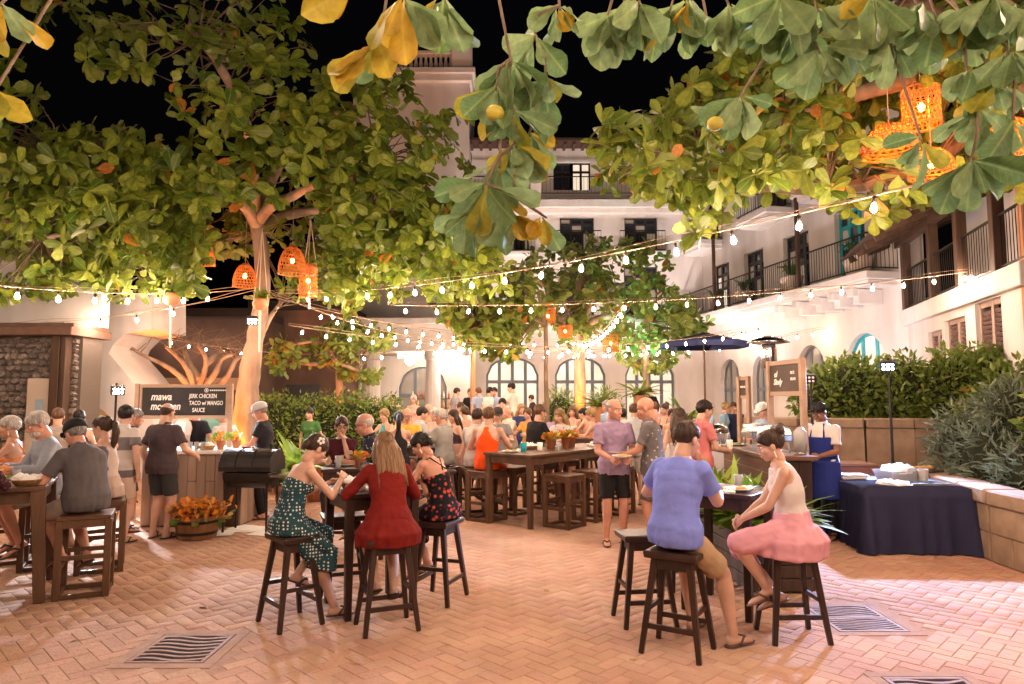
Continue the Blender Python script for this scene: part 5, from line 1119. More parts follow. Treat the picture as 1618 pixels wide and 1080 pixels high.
tt = thing('bus_tub', 'grey tub heaped with white cloths on the navy table', 'tub', (4.86, 8.68, tz), R(10)); m = MB(); m.add([(-.2, -.14, 0), (.2, -.14, 0), (.2, .14, 0), (-.2, .14, 0), (-.25, -.18, .13), (.25, -.18, .13), (.25, .18, .13), (-.25, .18, .13)], [(3, 2, 1, 0), (0, 1, 5, 4), (1, 2, 6, 5), (2, 3, 7, 6), (3, 0, 4, 7)]); m.build('tub', mat('grey_plastic', (.4, .4, .42), rough=.5), tt); crumple(tt, .2, .1, 'cloth', .12)
cup(5.05, 8.5, tz, 'large clear plastic pitcher on the navy table', PLASTIC, .065, .16, 'pitcher'); tt = thing('white_cloth', 'crumpled white cloth at the front of the navy table', 'cloth', (4.58, 8.32, tz)); crumple(tt, .17, .0, 'fold', .06)
tt = thing('serving_tongs', 'steel tongs laid on the navy table', 'tongs', (4.85, 8.12, tz)); 
for s_ in (-1, 1): MB().bar((-.12, .0, .008), (.14, s_*.03, .008), .012, .006).build('arm', STEEL, tt)
t = thing('equipment_case', 'reddish brown case behind the navy table', 'case', (4.35, 9.9, 0)); MB().bx(-.3, .75, -.25, .25, .0, .82).build('box', mat('brown_case', (.2, .09, .06), rough=.5), t, bev=.01); MB().bx(-.31, .76, -.26, .26, .822, .86).build('lid', mat('brown_case_lid', (.26, .13, .09), rough=.45), t, bev=.01)
t = thing('platter', 'dark platter of bread on the low wall', 'platter', (5.55, 9.35, .782)); MB().box((0, 0, .012), (.5, .3, .02), .5).build('board', ESP, t, bev=.004); m = MB()
for i in range(4): m.ell((-.13+i*.09, -.02+i*.03, .05), (.06, .045, .03), 10, 6)
m.build('bread', mat('bread', (.55, .33, .12), rough=.8, bump=.3, bscale=30), t, True)
# parasol at the far right of the terrace
p = at(1112, 540, 19.5); t = thing('parasol', 'navy market parasol in front of the white wing', 'umbrella', (p.x, 19.5, .4)); zc = p.z-.4
m = MB(); n = 8
for i in range(n):
    a0, a1 = 2*PI*i/n+PI/8, 2*PI*(i+1)/n+PI/8; r_ = 1.25
    m.add([(0, 0, zc+.28), (math.cos(a0)*r_, math.sin(a0)*r_, zc-.02), (math.cos((a0+a1)/2)*r_*.91, math.sin((a0+a1)/2)*r_*.91, zc-.03), (math.cos(a1)*r_, math.sin(a1)*r_, zc-.02), (math.cos(a0)*r_, math.sin(a0)*r_, zc-.17), (math.cos(a1)*r_, math.sin(a1)*r_, zc-.17)], [(0, 1, 2, 3), (1, 4, 5, 3)])
m.build('canopy', mat('navy_canvas', (.02, .03, .1), rough=.8), t); MB().lathe([(.03, 0), (.03, zc+.3)], 10).build('pole', TEAK, t)
for i in range(n): a = 2*PI*i/n+PI/8; MB().bar((0, 0, zc+.25), (math.cos(a)*1.2, math.sin(a)*1.2, zc-.04), .02).build('rib', TEAK, t)
MB().lathe([(.3, 0), (.3, .06), (.05, .09)], 16).build('base', BLACKM, t)
p = at(747, 600, 20.5); t = thing('timber_pole', 'slim timber pole holding string lights left of the arches', 'pole', (p.x, 20.5, .4)); MB().lathe([(.08, 0), (.07, 3.1)], 10).build('shaft', mat('orange_wood', (.4, .2, .09), rough=.7), t, True); MB().lathe([(.12, 0), (.12, .05)], 12).build('foot', BLACKM, t)
# ================================================================== LIGHTS ON VIEW, AND ADDED ONES OUT OF VIEW
WARM = (1.0, .69, .50)
BULB = emat('bulb_glow', WARM, BULB_POWER); WIRE = mat('string_wire', (.35, .25, .17), rough=.6)
bulb_me = MB().lathe([(.011, .052), (.017, .04), (.027, .012), (.0285, 0), (.024, -.018), (.011, -.029), (.002, -.032)], 8).mesh('bulb', BULB, True); far_me = MB().lathe([(.011, .052), (.017, .04), (.027, .012), (.0285, 0), (.024, -.018), (.011, -.029), (.002, -.032)], 8).mesh('bulb', emat('far_bulb_glow', WARM, FAR_POWER), True); sock_me = MB().lathe([(.017, .05), (.019, .1), (.012, .115), (.004, .12)], 8).mesh('socket', BLACKM, True)
def string(label, a, b, sag, sp=.68, off=.3, drop=.12, z_off=0):
    a, b = V(a), V(b); t = thing('string_lights', label, 'string lights', (0, 0, 0), 0, 'festoon strings over the plaza'); Ln = (b-a).length; n = int((Ln-off)/sp); pt = lambda f: a.lerp(b, f)-V((0, 0, sag*4*f*(1-f)))
    MB().tube([pt(i/24) for i in range(25)], .007, 5).tube([pt(i/24)+V((0, 0, .04+.03*math.sin(i*.9))) for i in range(25)], .005, 4).build('wire', WIRE, t)
    for i in range(n+1):
        f = (off+i*sp)/Ln
        if f >= 1: break
        if (pt(f)-V((-5.2, 14.1, 3.9))).length < 1.15: continue
        p = pt(f)-V((0, 0, drop+random.uniform(0, .02))); l = link('bulb', far_me if p.y > 14.7 else bulb_me, t); l.location = p; l.rotation_euler = (random.gauss(0, .1), random.gauss(0, .1), 0); s = link('socket', sock_me, t); s.location = p; s.rotation_euler = l.rotation_euler
for f_ in FEST: string(*f_)
# woven lanterns
WICK = mat('woven_cane', (.36, .14, .03), (.45, .19, .05), scale=20, rough=.7, bump=.3, bscale=80)
LGLOW = emat('lantern_bulb', (1, .29, .04), 38.)
LGLOW2 = emat('lantern_bulb_bright', (1, .25, .02), 130.)
def lantern(label, u, v, Y, w_, h, dome, top=1.2):
    p = at(u, v, Y); t = thing('woven_lantern', label, 'lantern', p, 0, 'woven cane lanterns in the trees'); r_ = w_/2; prof = []
    for i in range(9):
        f = i/8; z = h/2-h*f; q = math.sqrt(max(0, 1-(1-f)**2)) if dome else (1 if f > .12 else .6+f*3.3); q = max(q, .15)
        if dome and f > .8: q *= .97
        prof.append((r_*q, z))
    m = MB(); N_ = 22
    for i in range(1, 9):
        r0, z = prof[i]; m.tube([(math.cos(2*PI*k/20)*r0, math.sin(2*PI*k/20)*r0, z) for k in range(21)], .006 if i < 8 else .012, 4, False)
    for s_ in (-1, 1):
        for k in range(N_):
            m.tube([(math.cos(2*PI*k/N_+s_*.1*i)*prof[i][0], math.sin(2*PI*k/N_+s_*.1*i)*prof[i][0], prof[i][1]) for i in range(9)], .005, 4, False)
    m.build('cane_weave', WICK, t, kind='stuff'); MB().ell((0, 0, -.02), (.035, .035, .045), 10, 7).build('bulb', LGLOW2 if u > 1300 else LGLOW, t, True); MB().tube([(0, 0, .02), (0, 0, h/2), (0, 0, h/2+top)], .006, 5).build('cord', WIRE, t)
lantern('dome lantern at the far left of the left tree', 322, 403, 12.0, .40, .32, True); lantern('bell-shaped lantern left of the pale trunk', 387, 434, 12.2, .42, .42, True, .9); lantern('largest dome lantern right of the pale trunk', 462, 410, 12.2, .5, .52, True, .9); lantern('tall cylinder lantern right of the pale trunk', 487, 442, 12.6, .32, .62, False, .9)
lantern('wide dome lantern in the right tree', 1405, 219, 6.9, .54, .32, True, .9); lantern('tall cylinder lantern in the right tree', 1455, 166, 6.9, .36, .44, False, .7); lantern('low dome lantern half hidden by leaves in the right tree', 1472, 256, 6.9, .45, .3, True, .8); lantern('lantern at the right edge in the leaves', 1596, 215, 6.8, .5, .4, True, .8)
lantern('small far lantern left of the orange lit trunk', 866, 498, 19.5, .42, .5, False, .8); lantern('lower small far lantern beside the orange lit trunk', 893, 522, 19.5, .4, .35, False, .8); lantern('small far lantern right of the orange lit trunk', 965, 541, 19.5, .45, .5, False, .8)
def macrame(label, u, v, Y, top, tail):
    p = at(u, v, Y); t = thing('hanging_planter', label, 'planter', p, 0, 'rope-hung planters'); MB().ell((0, 0, 0), (.14, .14, .12), 14, 8).build('pot', mat('terracotta_pot', (.5, .2, .1), rough=.7), t, True); rope = mat('cream_rope', (.6, .52, .42), rough=.9)
    m = MB()
    for k in range(3): a = 2*PI*k/3; m.tube([(0, 0, -.13), (math.cos(a)*.145, math.sin(a)*.145, 0), (0, 0, top)], .009, 5)
    m.tube([(0, 0, -.12), (.01, 0, -.13-tail)], [.025, .02], 6); m.build('ropes', rope, t); n = 30
    d = RNG.normal(0, 1, (n, 3)); d[:, 2] = np.abs(d[:, 2])+.2; swarm('leaves', MIDLEAF[0], MIDLEAF[1], rotmats(d, RNG.normal(0, .5, (n, 3))+np.array([0, 0, 1.]))*.2, np.stack([RNG.normal(0, .05, n), RNG.normal(0, .05, n), np.full(n, .1)], 1), LEAF_L, t, True, MIDLEAF[2])
macrame('rope-hung clay planter left of the bare tree', 271, 472, 11.5, .9, .7); macrame('rope-hung clay planter against the pale trunk', 411, 480, 12.4, 1.4, .75); macrame('rope-hung planter beside the cylinder lantern', 489, 428, 12.9, 1.0, .6)
# stage lights on stands
def spot(name, par, loc, target, power, col, ang=60, blend=.5, size=.08):
    l = bpy.data.lights.new(name, 'SPOT'); l.energy = power; l.color = col; l.spot_size = R(ang); l.spot_blend = blend; l.shadow_soft_size = size; o = bpy.data.objects.new(name, l); COL.objects.link(o); o.parent = par; o.location = loc
    o.rotation_euler = (V(target)-V(loc)).to_track_quat('-Z', 'Y').to_euler(); return o
def ledstand(label, u, v, Y, target, power, col, base=0., lit=True, stand=True):
    p = at(u, v, Y); t = thing('stage_light', label, 'lamp', (p.x, Y, base), 0, 'stage lights on stands'); z = p.z-base; tg = V(target)-V((p.x, Y, base)); d = (tg-V((0, 0, z))).normalized(); hd = V((0, 0, z))+V((d.x, d.y, 0)).normalized()*.14
    if stand: MB().lathe([(.022, 0), (.018, z+.12)], 8, (.0, .0, 0)).build('pole', BLACKM, t)
    else: MB().bar((0, .02, z), (0, .55, z+.02), .03).build('clamp_arm', BLACKM, t)
    for k in range(3 if stand else 0): a = 2*PI*k/3+.4; MB().bar((0, 0, .35), (math.cos(a)*.4, math.sin(a)*.4, .012), .02).build('foot', BLACKM, t)
    x, y, dd = frame(d); M_ = Matrix((x, d, y)).transposed(); bd = MB(); bd.box(hd, (.2, .12, .15), 0, M_); bd.build('housing', BLACKM, t, bev=.006); MB().bar((0, 0, z), hd, .03).build('yoke', BLACKM, t)
    m = MB()
    for i in range(3):
        for j in range(2):
            c_ = hd+d*.062+x*((i-1)*.058)+y*((j-.5)*.062); rings = [(c_, x*.02, y*-.02), (c_+d*.006, x*.016, y*-.016)]; m.loft(rings, 8)
    m.build('led', emat('led_%s' % int(u), col, 25. if lit else .1), t)
    if lit: spot('led_beam', t, tuple(hd+d*.1), tuple(tg), power, col, 75, .6)
    return t
ledstand('bright blue-white stage light on a pole before the hedge', 1404, 578, 10.3, (2.9, 5.8, .3), 620, (.45, .58, 1.0))
ledstand('unlit stage light on a pole left of the hedge', 1281, 598, 11.6, (3, 8, 1), 0, (1, .4, .3), lit=False)
ledstand('white stage light on a pole before the stone house', 184, 616, 11.6, (-3.6, 7.6, .3), 420, (.85, .9, 1.0))
ledstand('blue-white stage light high on the left tree', 398, 507, 13.2, (-2.6, 7.2, .3), 420, (.75, .82, 1.0), stand=False)
def uplight(label, x, y, z, target, power, col, ang=50):
    t = thing('uplight', label, 'lamp', (x, y, z), 0, 'ground uplights under the trees'); MB().lathe([(.07, 0), (.075, .1), (.07, .12), (.06, .115)], 12).build('can', BLACKM, t, True); MB().lathe([(.055, .113), (.02, .118)], 12).build('lens', emat('lens_%d' % int(power+col[1]*100), col, 12), t); spot('uplight_beam', t, (0, 0, .16), tuple(V(target)-V((x, y, z))), power, col, ang, .7, .05)
AMB = (1.0, .24, .02)
uplight('orange uplight at the foot of the pale trunk', -5.8, 13.3, 0, (-5.3, 14.0, 2.6), 330, AMB, 80); uplight('orange uplight under the bare tree', -7.6, 15.5, 0, (-7.7, 16.6, 3.0), 330, AMB, 95)
uplight('orange uplight at the foot of the middle plaza tree', at(915, 640, 20.6).x, 20.6, .4, tuple(at(915, 560, 21.5)), 420, AMB, 50); uplight('green uplight right of the middle plaza tree', at(1015, 640, 19).x, 19, .4, tuple(at(1010, 480, 21)), 480, (.2, 1, .7), 45)
uplight('orange uplight under the small flat-topped tree', at(530, 700, 17.8).x, 17.8, 0, tuple(at(536, 580, 18.5)), 200, AMB, 60)

def washer(label, x, y, z, target, power, col):  # unseen lamps, added to brighten the building walls
    t = thing('added_washer', label, 'lamp', (x, y, z), 0, 'added unseen lamps washing the walls'); MB().bx(-.12, .12, -.06, .06, 0, .12).build('housing', BLACKM, t, bev=.006); MB().bx(-.1, .1, -.045, .045, .121, .125).build('lens', emat('added_washer_lens', (.8, .85, 1), 8), t); spot('added_washer_beam', t, (0, 0, .18), tuple(V(target)-V((x, y, z))), power, col, 80, .8, .1)
washer('added cool lamp washing the near end of the white wing', 6.9, 16.4, 0, (9.8, 19.2, 7.5), 190, (.92, .86, 1.0))
washer('added cool lamp washing the far end of the white wing', 6.2, 21.8, .4, (8.8, 25.5, 8.5), 230, (1.0, .88, .92))
washer('added lamp washing the timber balcony house', 7.2, 13.2, 1.3, (9.6, 15.2, 5.0), 40, (.9, .84, 1.0))
washer('added lamp washing the left part of the hotel front', -1.5, 23.6, .4, (-1.8, 28.2, 10), 480, (1.0, .82, .74))
washer('added lamp washing the middle of the hotel front', 2.9, 23.6, .4, (2.9, 29, 10.), 480, (1.0, .82, .74))
washer('added lamp washing the right part of the hotel front', 6.2, 23.9, .4, (6.2, 29, 10), 420, (1.0, .82, .78))
lf_me = tpl_mesh(MIDLEAF, mat('dry_leaf', (.3, .14, .05), (.4, .22, .08), scale=9, rough=.7))
for u, v in ((395, 795), (1285, 935), (1010, 1040), (700, 1015), (330, 960), (860, 930), (1480, 985), (130, 1010), (560, 1050)):
    p = gnd(u, v, .006); o = link('fallen_leaf', lf_me); tag(o, 'small dry fallen leaf on the paving', 'leaf', 'fallen leaves on the paving'); o.location = p; o.scale = (.09, .1, .1); o.rotation_euler = (random.uniform(-.1, .1), random.uniform(-.1, .1)+.02, random.uniform(0, 6))
# ================================================================== PEOPLE
def skinmat(k, c): return mat('skin_'+k, c, tuple(x*.86 for x in c), scale=9, rough=.48, bump=.06, bscale=120, spec=.35)
SKIN = {'light': skinmat('light', (.60, .36, .26)), 'tan': skinmat('tan', (.50, .27, .17)), 'red': skinmat('red', (.58, .29, .2)), 'brown': skinmat('brown', (.22, .105, .06))}
def hairmat(k, c): return mat('hair_'+k, c, tuple(x*.5 for x in c), scale=30, rough=.5, bump=.8, bscale=70, stretch=(1, 1, .12))
HAIR = {k: hairmat(k, c) for k, c in dict(dark=(.018, .011, .008), brown=(.06, .03, .016), lbrown=(.16, .085, .04), blonde=(.42, .27, .12), dblonde=(.26, .14, .06), grey=(.32, .29, .27), white=(.62, .57, .52), black=(.01, .009, .009)).items()}
def cloth(k, c, c2=None, **kw):
    d = dict(scale=9, rough=.85, bump=.3, bscale=16, spec=.2); d.update(kw); return mat('cloth_'+k, c, c2 or tuple(x*.93 for x in c), **d)
EYEW = mat('eye_white', (.75, .72, .7), rough=.2); IRIS = mat('eye_iris', (.03, .02, .015), rough=.1); LIP = mat('lips', (.42, .15, .12), rough=.4)
class Head: pass
def head_mb(fem):
    m = MB(); m.ell((0, -.012, .035), (.074, .094, .086), 20, 14); m.ell((0, .022, -.035), (.058 if fem else .062, .068, .078), 18, 12)
    m.ell((0, .058, -.09), (.026 if fem else .032, .026, .022), 12, 8); m.ell((0, .066, .028), (.052, .026, .016), 12, 8); m.limb((0, .083, .012), (0, .104, -.026), .009, .0135, 8)
    m.ell((0, .098, -.033), (.017, .012, .009), 8, 6)
    for s in (-1, 1):
        m.ell((s*.04, .055, -.028), (.024, .024, .024), 10, 8); m.ell((s*.077, -.006, -.012), (.010, .022, .032), 10, 8)
    m.ell((0, .083, -.062), (.023, .012, .009), 10, 6); m.ell((0, .08, -.075), (.02, .011, .007), 10, 6); m.limb((0, -.018, -.05), (0, -.028, -.12), .044 if fem else .052, .046 if fem else .055, 12)
    return m
HT = {}
for fem in (0, 1):
    def fn(me, fem=fem):
        v = np.zeros(len(me.vertices)*3); me.vertices.foreach_get('co', v); HT[fem] = (v.reshape(-1, 3), [tuple(p.vertices) for p in me.polygons]); bpy.data.meshes.remove(me)
    remesh_job(head_mb(fem), .0075, 3, fn)
flush()
def hair_shell(front, side, back, puff=.05, rag=.012, invert=None, seed=0):
    vs = []; n, m = 40, 26; rng = random.Random(seed); fs = []
    for k in range(m+1):
        th = PI*k/m
        for i in range(n):
            a = 2*PI*i/n; d = V((math.sin(th)*math.sin(a), math.sin(th)*math.cos(a), math.cos(th))); az = abs(((a+PI) % (2*PI))-PI)     # 0 front .. pi back
            p = V((d.x*.074, d.y*.094-.012, d.z*.086+.035)); cut = lerp(front, side, min(1, az/(PI*.5))) if az < PI/2 else lerp(side, back, (az-PI/2)/(PI/2))
            nz = mnoise.noise(d*4+V((seed, 0, 0)))*rag; r_ = 1+puff+nz*4*puff
            f = (p.z-cut-nz)/.02; f = min(1, max(0, f))
            if invert is not None and p.z > invert+nz: f *= max(0, 1-(p.z-invert)/.02)
            c = V((0, -.012, .035)); vs.append(c+(p-c)*lerp(.86, r_, f*f*(3-2*f)))
    for k in range(m):
        for i in range(n): j = (i+1) % n; fs.append((k*n+i, (k+1)*n+i, (k+1)*n+j, k*n+j))
    return MB().add(vs, fs)
def hair_mb(kind, seed):
    if kind == 'bald': return hair_shell(.2, .2, .2, .02) if False else None
    if kind == 'fringe': return hair_shell(.2, -.02, -.08, .04, .008, invert=.05, seed=seed)
    if kind == 'buzz': return hair_shell(.066, -.03, -.1, .045, .006, seed=seed)
    if kind == 'short': return hair_shell(.062, -.025, -.1, .085, .02, seed=seed)
    if kind == 'bob':
        m = hair_shell(.075, -.07, -.11, .15, .02, seed=seed); return m
    if kind in ('long', 'longwave'):
        m = hair_shell(.075, -.05, -.1, .12, .02, seed=seed); w = .095 if kind == 'long' else .115
        m.loft([((0, -.05, .06), V((.07, 0, 0)), V((0, .05, 0))), ((0, -.075, -.05), V((w*.95, 0, 0)), V((0, .05, 0))), ((0, -.09, -.16), V((w, 0, 0)), V((0, .045, 0))), ((.01, -.10, -.26), V((w*.95, 0, 0)), V((0, .04, 0))), ((.015, -.105, -.35), V((w*.6, 0, 0)), V((0, .025, 0))), ((.015, -.105, -.39), V((w*.2, 0, 0)), V((0, .01, 0)))], 18)
        for s in (-1, 1): m.tube([(s*.07, -.01, .03), (s*.09, -.01, -.07), (s*.095, -.03, -.17), (s*.08, -.05, -.27)], [.03, .036, .034, .012], 9)
        for q in range(26):
            x = rnd_.uniform(-w, w); m.tube([(x*.8, -.10, -.05), (x, -.135+abs(x)*.3, -.16), (x*1.05, -.14+abs(x)*.3, -.27), (x*.9+rnd_.uniform(-.03, .03), -.12, -.37+rnd_.uniform(-.04, .05))], [.012, .014, .012, .003], 5)
        return m
    if kind == 'bun':
        m = hair_shell(.068, -.03, -.08, .07, .012, seed=seed); m.ell((0, -.105, .10), (.048, .04, .042), 14, 9); m.ell((.02, -.12, .12), (.028, .03, .028), 10, 7); m.ell((-.025, -.11, .085), (.03, .03, .03), 10, 7); return m
    if kind == 'updo':
        m = hair_shell(.07, -.035, -.095, .10, .02, seed=seed); m.ell((0, -.10, -.015), (.048, .035, .05), 14, 9); return m
    if kind == 'pony':
        m = hair_shell(.075, -.03, -.07, .07, .012, seed=seed); m.tube([(0, -.10, .05), (0, -.14, .03), (0, -.15, -.06), (0, -.125, -.17), (0, -.11, -.25)], [.028, .036, .04, .034, .006], 10); return m
rnd_ = random.Random(5)
def strands(m, kind, n=170):
    rr = random.Random(len(kind)*7+3); c = V((0, -.012, .035)); E = lambda d, q: c+V((d.x*.074*q, d.y*.094*q, d.z*.086*q))
    puff = {'buzz': .04, 'short': .085, 'bob': .15, 'long': .12, 'longwave': .12, 'bun': .07, 'updo': .10, 'pony': .07}.get(kind)
    if puff is None: return m
    if kind == 'buzz': n = 90
    for i in range(n):
        a = rr.uniform(0, 2*PI); az = abs(((a+PI) % (2*PI))-PI); zc = {'buzz': (.05, -.2, -.75), 'short': (.3, -.45, -.95), 'bob': (.35, -.75, -.98)}.get(kind, (.35, -.5, -.9)); f = az/PI*2
        z1 = lerp(zc[0], zc[1], f) if f < 1 else lerp(zc[1], zc[2], f-1); z1 += rr.uniform(-.1, .05); q = math.sqrt(max(0, 1-z1*z1)); hl = V((math.sin(a)*q, math.cos(a)*q, z1))
        if kind in ('bun', 'updo', 'pony'): s0, s1 = hl, V((rr.uniform(-.2, .2), -.93, {'bun': .55, 'updo': -.2, 'pony': .3}[kind]+rr.uniform(-.15, .15))).normalized()
        else: s0, s1 = V((rr.uniform(-.25, .25), -.35+rr.uniform(-.3, .3), .9)).normalized(), hl
        pts = []; g0 = 1+puff+rr.uniform(-.03, .03)
        for k in range(6):
            d = s0.lerp(s1, k/5); d.normalize(); pts.append(E(d, g0*(1 if kind in ('bun', 'updo', 'pony') or k < 5 else rr.uniform(.96, 1.05))))
        m.tube(pts, [.002, .0042, .0048, .0046, .004, .0012], 4)
    return m
_haircache = {}
def hair_mesh(kind, colk):
    if (kind, colk) not in _haircache:
        mb = hair_mb(kind, hash(kind) % 50 if False else len(kind)*3); mb = mb and strands(mb, kind); _haircache[(kind, colk)] = None if mb is None else mb.mesh('hair', HAIR[colk], True)
    return _haircache[(kind, colk)]
def cap_mb(brim=True):
    m = MB(); rings = [((0, -.012, z+.035), V((.091*q, 0, 0)), V((0, .113*q, 0))) for z, q in ((-.008, 1.0), (.03, 1.01), (.066, .88), (.09, .62), (.104, .26), (.107, .04))]; m.loft(rings, 22)
    return m
def brim_mb(): 
    m = MB(); pts = [(.078*math.sin(a), .075+.095*math.cos(a)*.85, .045-.018*math.cos(a)) for a in np.linspace(-PI/2, PI/2, 13)]; return m.poly(pts, .005, (0, 0, 1))
def ik(p, q, l1, l2, pole):
    p, q = V(p), V(q); d = q-p; L = d.length; mx = (l1+l2)*.995
    if L > mx: q = p+d*(mx/L); d = q-p; L = mx
    d.normalize(); a = (l1*l1-l2*l2+L*L)/(2*L); h = math.sqrt(max(0, l1*l1-a*a)); pl = V(pole); pl = pl-d*pl.dot(d); pl.normalize(); return p+d*a+pl*h, q
def hand_mb(m, wr, d, nrm, curl, side, k):
    """palm and five fingers; d = pointing direction, nrm = palm facing"""
    d = V(d).normalized(); n = V(nrm); n = (n-d*n.dot(d)).normalized(); x = d.cross(n)*side; k *= .96    # x towards the thumb
    m.loft([(wr-d*.03*k, x*.026*k, n*.02*k), (wr+d*.005*k, x*.027*k, n*.019*k), (wr+d*.035*k, x*.038*k, n*.017*k), (wr+d*.075*k, x*.042*k, n*.014*k), (wr+d*.09*k, x*.038*k, n*.009*k)], 12)
    for i, (o, ln) in enumerate(((.03, .072), (.0105, .08), (-.0105, .075), (-.03, .058))):
        b = wr+d*.083*k+x*o*k; dd = (d+x*o*2.5).normalized(); pts = [b-dd*.012]; a = curl*.6
        for s, f in ((.45, 0), (.3, 1), (.25, 2)):
            v = dd*math.cos(a)+n*math.sin(a); b = b+v*ln*s*k; pts.append(b); a += curl*.7
        m.tube(pts, [.0092*k, .0088*k, .0078*k, .006*k], 6)
    b = wr+d*.022*k+x*.03*k; v = (d*.6+x*.75+n*.35).normalized(); m.tube([b-v*.012, b+v*.032*k, b+v*.032*k+(d*.85+x*.25+n*.45).normalized()*.028*k, b+v*.03*k+(d*.9+n*.5).normalized()*.05*k], [.0125*k, .0115*k, .0095*k, .007*k], 7)
def wrinkle(v, amp, seed, sc=1.):
    r_ = np.random.default_rng(seed); o = np.zeros(len(v))
    for i in range(9):
        d = r_.normal(0, 1, 3)*np.array([1, 1, 1.3]); d /= np.linalg.norm(d); f = r_.uniform(10, 40)*sc; w = r_.normal(0, 1, 3); o += np.abs(np.sin(v@d*f+r_.uniform(0, 6)+1.5*np.sin(v@w*5)))*(14/f)**.6
    o -= o.mean(); return o/2.0*amp
PEOPLE = []
def person(label, X, Y, rzd, pose='stand', H=1.74, fem=0, seat=.70, z0=0., lean=6, hyaw=0, hpitch=10, lh=None, rh=None, lf=None, rf=None, skin='light', top=('tee', (.5, .5, .5)), bot=('shorts', (.2, .2, .2)), hair=('short', 'brown'),
           shoes=(.05, .04, .035), bulk=1., belly=0., vox=.015, face=None, extras=(), group='guests on the plaza', curl=.55, tilt=0, lpole=None, rpole=None, slide=0., drape=0.):
    global _pid
    t = thing('person', label, 'person', (X, Y, z0), R(rzd), group); k = H/1.75; pid = len(PEOPLE); PEOPLE.append(t); sit = pose == 'sit'
    zp = seat+.112*k if sit else .93*k; lr = R(lean)
    def sp(s):      # spine point, up, forward at arc length s (m at 1.75)
        p = V((0, slide, zp)); n = 12; u = V((0, 0, 1)); q = p.copy(); ss = s*k; st = ss/n
        for i in range(n):
            a = lr*min(1.25, max(0, (i+.5)/n*ss/(.35*k))) if ss > 0 else 0
            if sit and ss < 0: a = 0
            u = V((0, math.sin(a), math.cos(a))); q = q+u*st
        return q, u, V((0, u.z, -u.y))
    sw = (.150 if fem else .172)*k*(.9+.1*bulk); hw = .085*k
    A = [(-.085, .10, .085), (-.03, .158, .118), (.05, .158, .116), (.12, .146, .106), (.19, .14, .103), (.28, .154, .112), (.37, .166, .116), (.435, .165, .10), (.485, .125, .075), (.53, .06, .056)]
    if fem: A = [(-.085, .11, .09), (-.03, .168, .125), (.05, .16, .115), (.12, .135, .1), (.19, .122, .092), (.28, .135, .1), (.37, .142, .1), (.435, .142, .085), (.485, .105, .066), (.53, .05, .05)]
    def torso(m, s0, s1, off, taper=None, sc=1., flare=0.):
        rs = [];
        ss = [s0]+[a[0] for a in A if s0+.012 < a[0] < s1-.012]+[s1]
        for s in ss:
            a = float(np.interp(s, [x[0] for x in A], [x[1] for x in A])); b = float(np.interp(s, [x[0] for x in A], [x[2] for x in A])); bl = belly*math.exp(-((s-.12)/.12)**2)
            c, u, f = sp(s); a = a*k*bulk+off+bl*.35; b = b*k*(.5+.5*bulk)+off+bl*.6
            if flare and s < .06: a += flare*(1 if not sit else .6)+max(0, -.02-s)*.5; b += flare
            if s < -.03 and flare: a = max(a, .165*k*bulk+off); b = max(b, .12*k+off)
            if taper and s > taper[0]: a *= lerp(1, taper[1], min(1, (s-taper[0])/(taper[2])))
            rs.append((c+f*(bl*.5), V((a*sc, 0, 0)), f*b*-1 if False else f*b))
        # orient: ring x then y with x cross y along up -> use -f to keep normals outward
        rs = [(c, ax, -ay) for c, ax, ay in rs]; m.loft(rs[::-1] if False else rs, 18)
    # joints
    sc_, su, sf = sp(.445); hc, _, _ = sp(-.015)
    SH = {s: sc_+V((s*sw, 0, 0))-sf*.005 for s in (-1, 1)}; HP = {s: hc+V((s*hw, 0, 0)) for s in (-1, 1)}
    ua, fa = .285*k, .25*k; th, sh = .435*k, .42*k
    dl = {-1: lh, 1: rh}; df = {-1: lf, 1: rf}; pol = {-1: lpole, 1: rpole}; EL = {}; WR = {}; KN = {}; AN = {}
    for s in (-1, 1):
        tg = dl[s]
        if tg is None: tg = (s*(sw+.06), .03, SH[s].z-.50*k) if not sit else (s*.16, .40, 1.06)
        e, w_ = ik(SH[s], tg, ua, fa, pol[s] or (s*.5, -.6, -.5)); EL[s], WR[s] = e, w_
        tf_ = df[s]
        if tf_ is None: tf_ = (s*.10*k, 0, .075) if not sit else (s*.11, .27, .30)
        kn, an = ik(HP[s], tf_, th, sh, (s*.12, 1, .25)); KN[s], AN[s] = kn, an
    g = .84 if fem else 1.; gb = .5+.5*bulk
    def leg_body(m):
        for s in (-1, 1):
            m.limb(HP[s], KN[s], .084*k*gb*(1.03 if fem else 1), .056*k*gb, 12); m.limb(KN[s], AN[s], .054*k*gb, .036*k, 12, mid=[(.28, .058*k*gb), (.7, .042*k)])
    FOOT = {}
    def foot(m, s, off=0.):
        a = AN[s]; fl = a.z < .12; d = V((s*.18, 1, 0)).normalized() if fl else (V((s*.1, 1, -.45))).normalized(); up = V((0, 0, 1)); up = (up-d*up.dot(d)).normalized(); x = d.cross(up)
        h = a.z-.005 if fl else .07; h = max(.05, min(h, .08)); c = a-up*h; FOOT[s] = (c, d, up, x)
        m.loft([(c-d*.055*k+up*.032, x*.018, up*.022), (c-d*.035*k+up*.036, x*.034+x*off, up*(.034+off)), (c+d*.03*k+up*.038, x*(.036+off), up*(.036+off)), (c+d*.10*k+up*.026, x*(.043+off), up*(.024+off)), (c+d*.15*k+up*.018, x*(.042+off), up*(.016+off)), (c+d*.185*k+up*.014, x*.025, up*.01)], 14)
    # ---- body
    m = MB(); torso(m, -.085, .53, 0)
    if fem:
        c, u, f = sp(.315)
        for s in (-1, 1): m.ell(c+V((s*.062*k, 0, 0))+f*.075*k, (.058*k, .055*k, .056*k), 12, 8)
    nb, nu, nf = sp(.52); hd_up = lr*.75
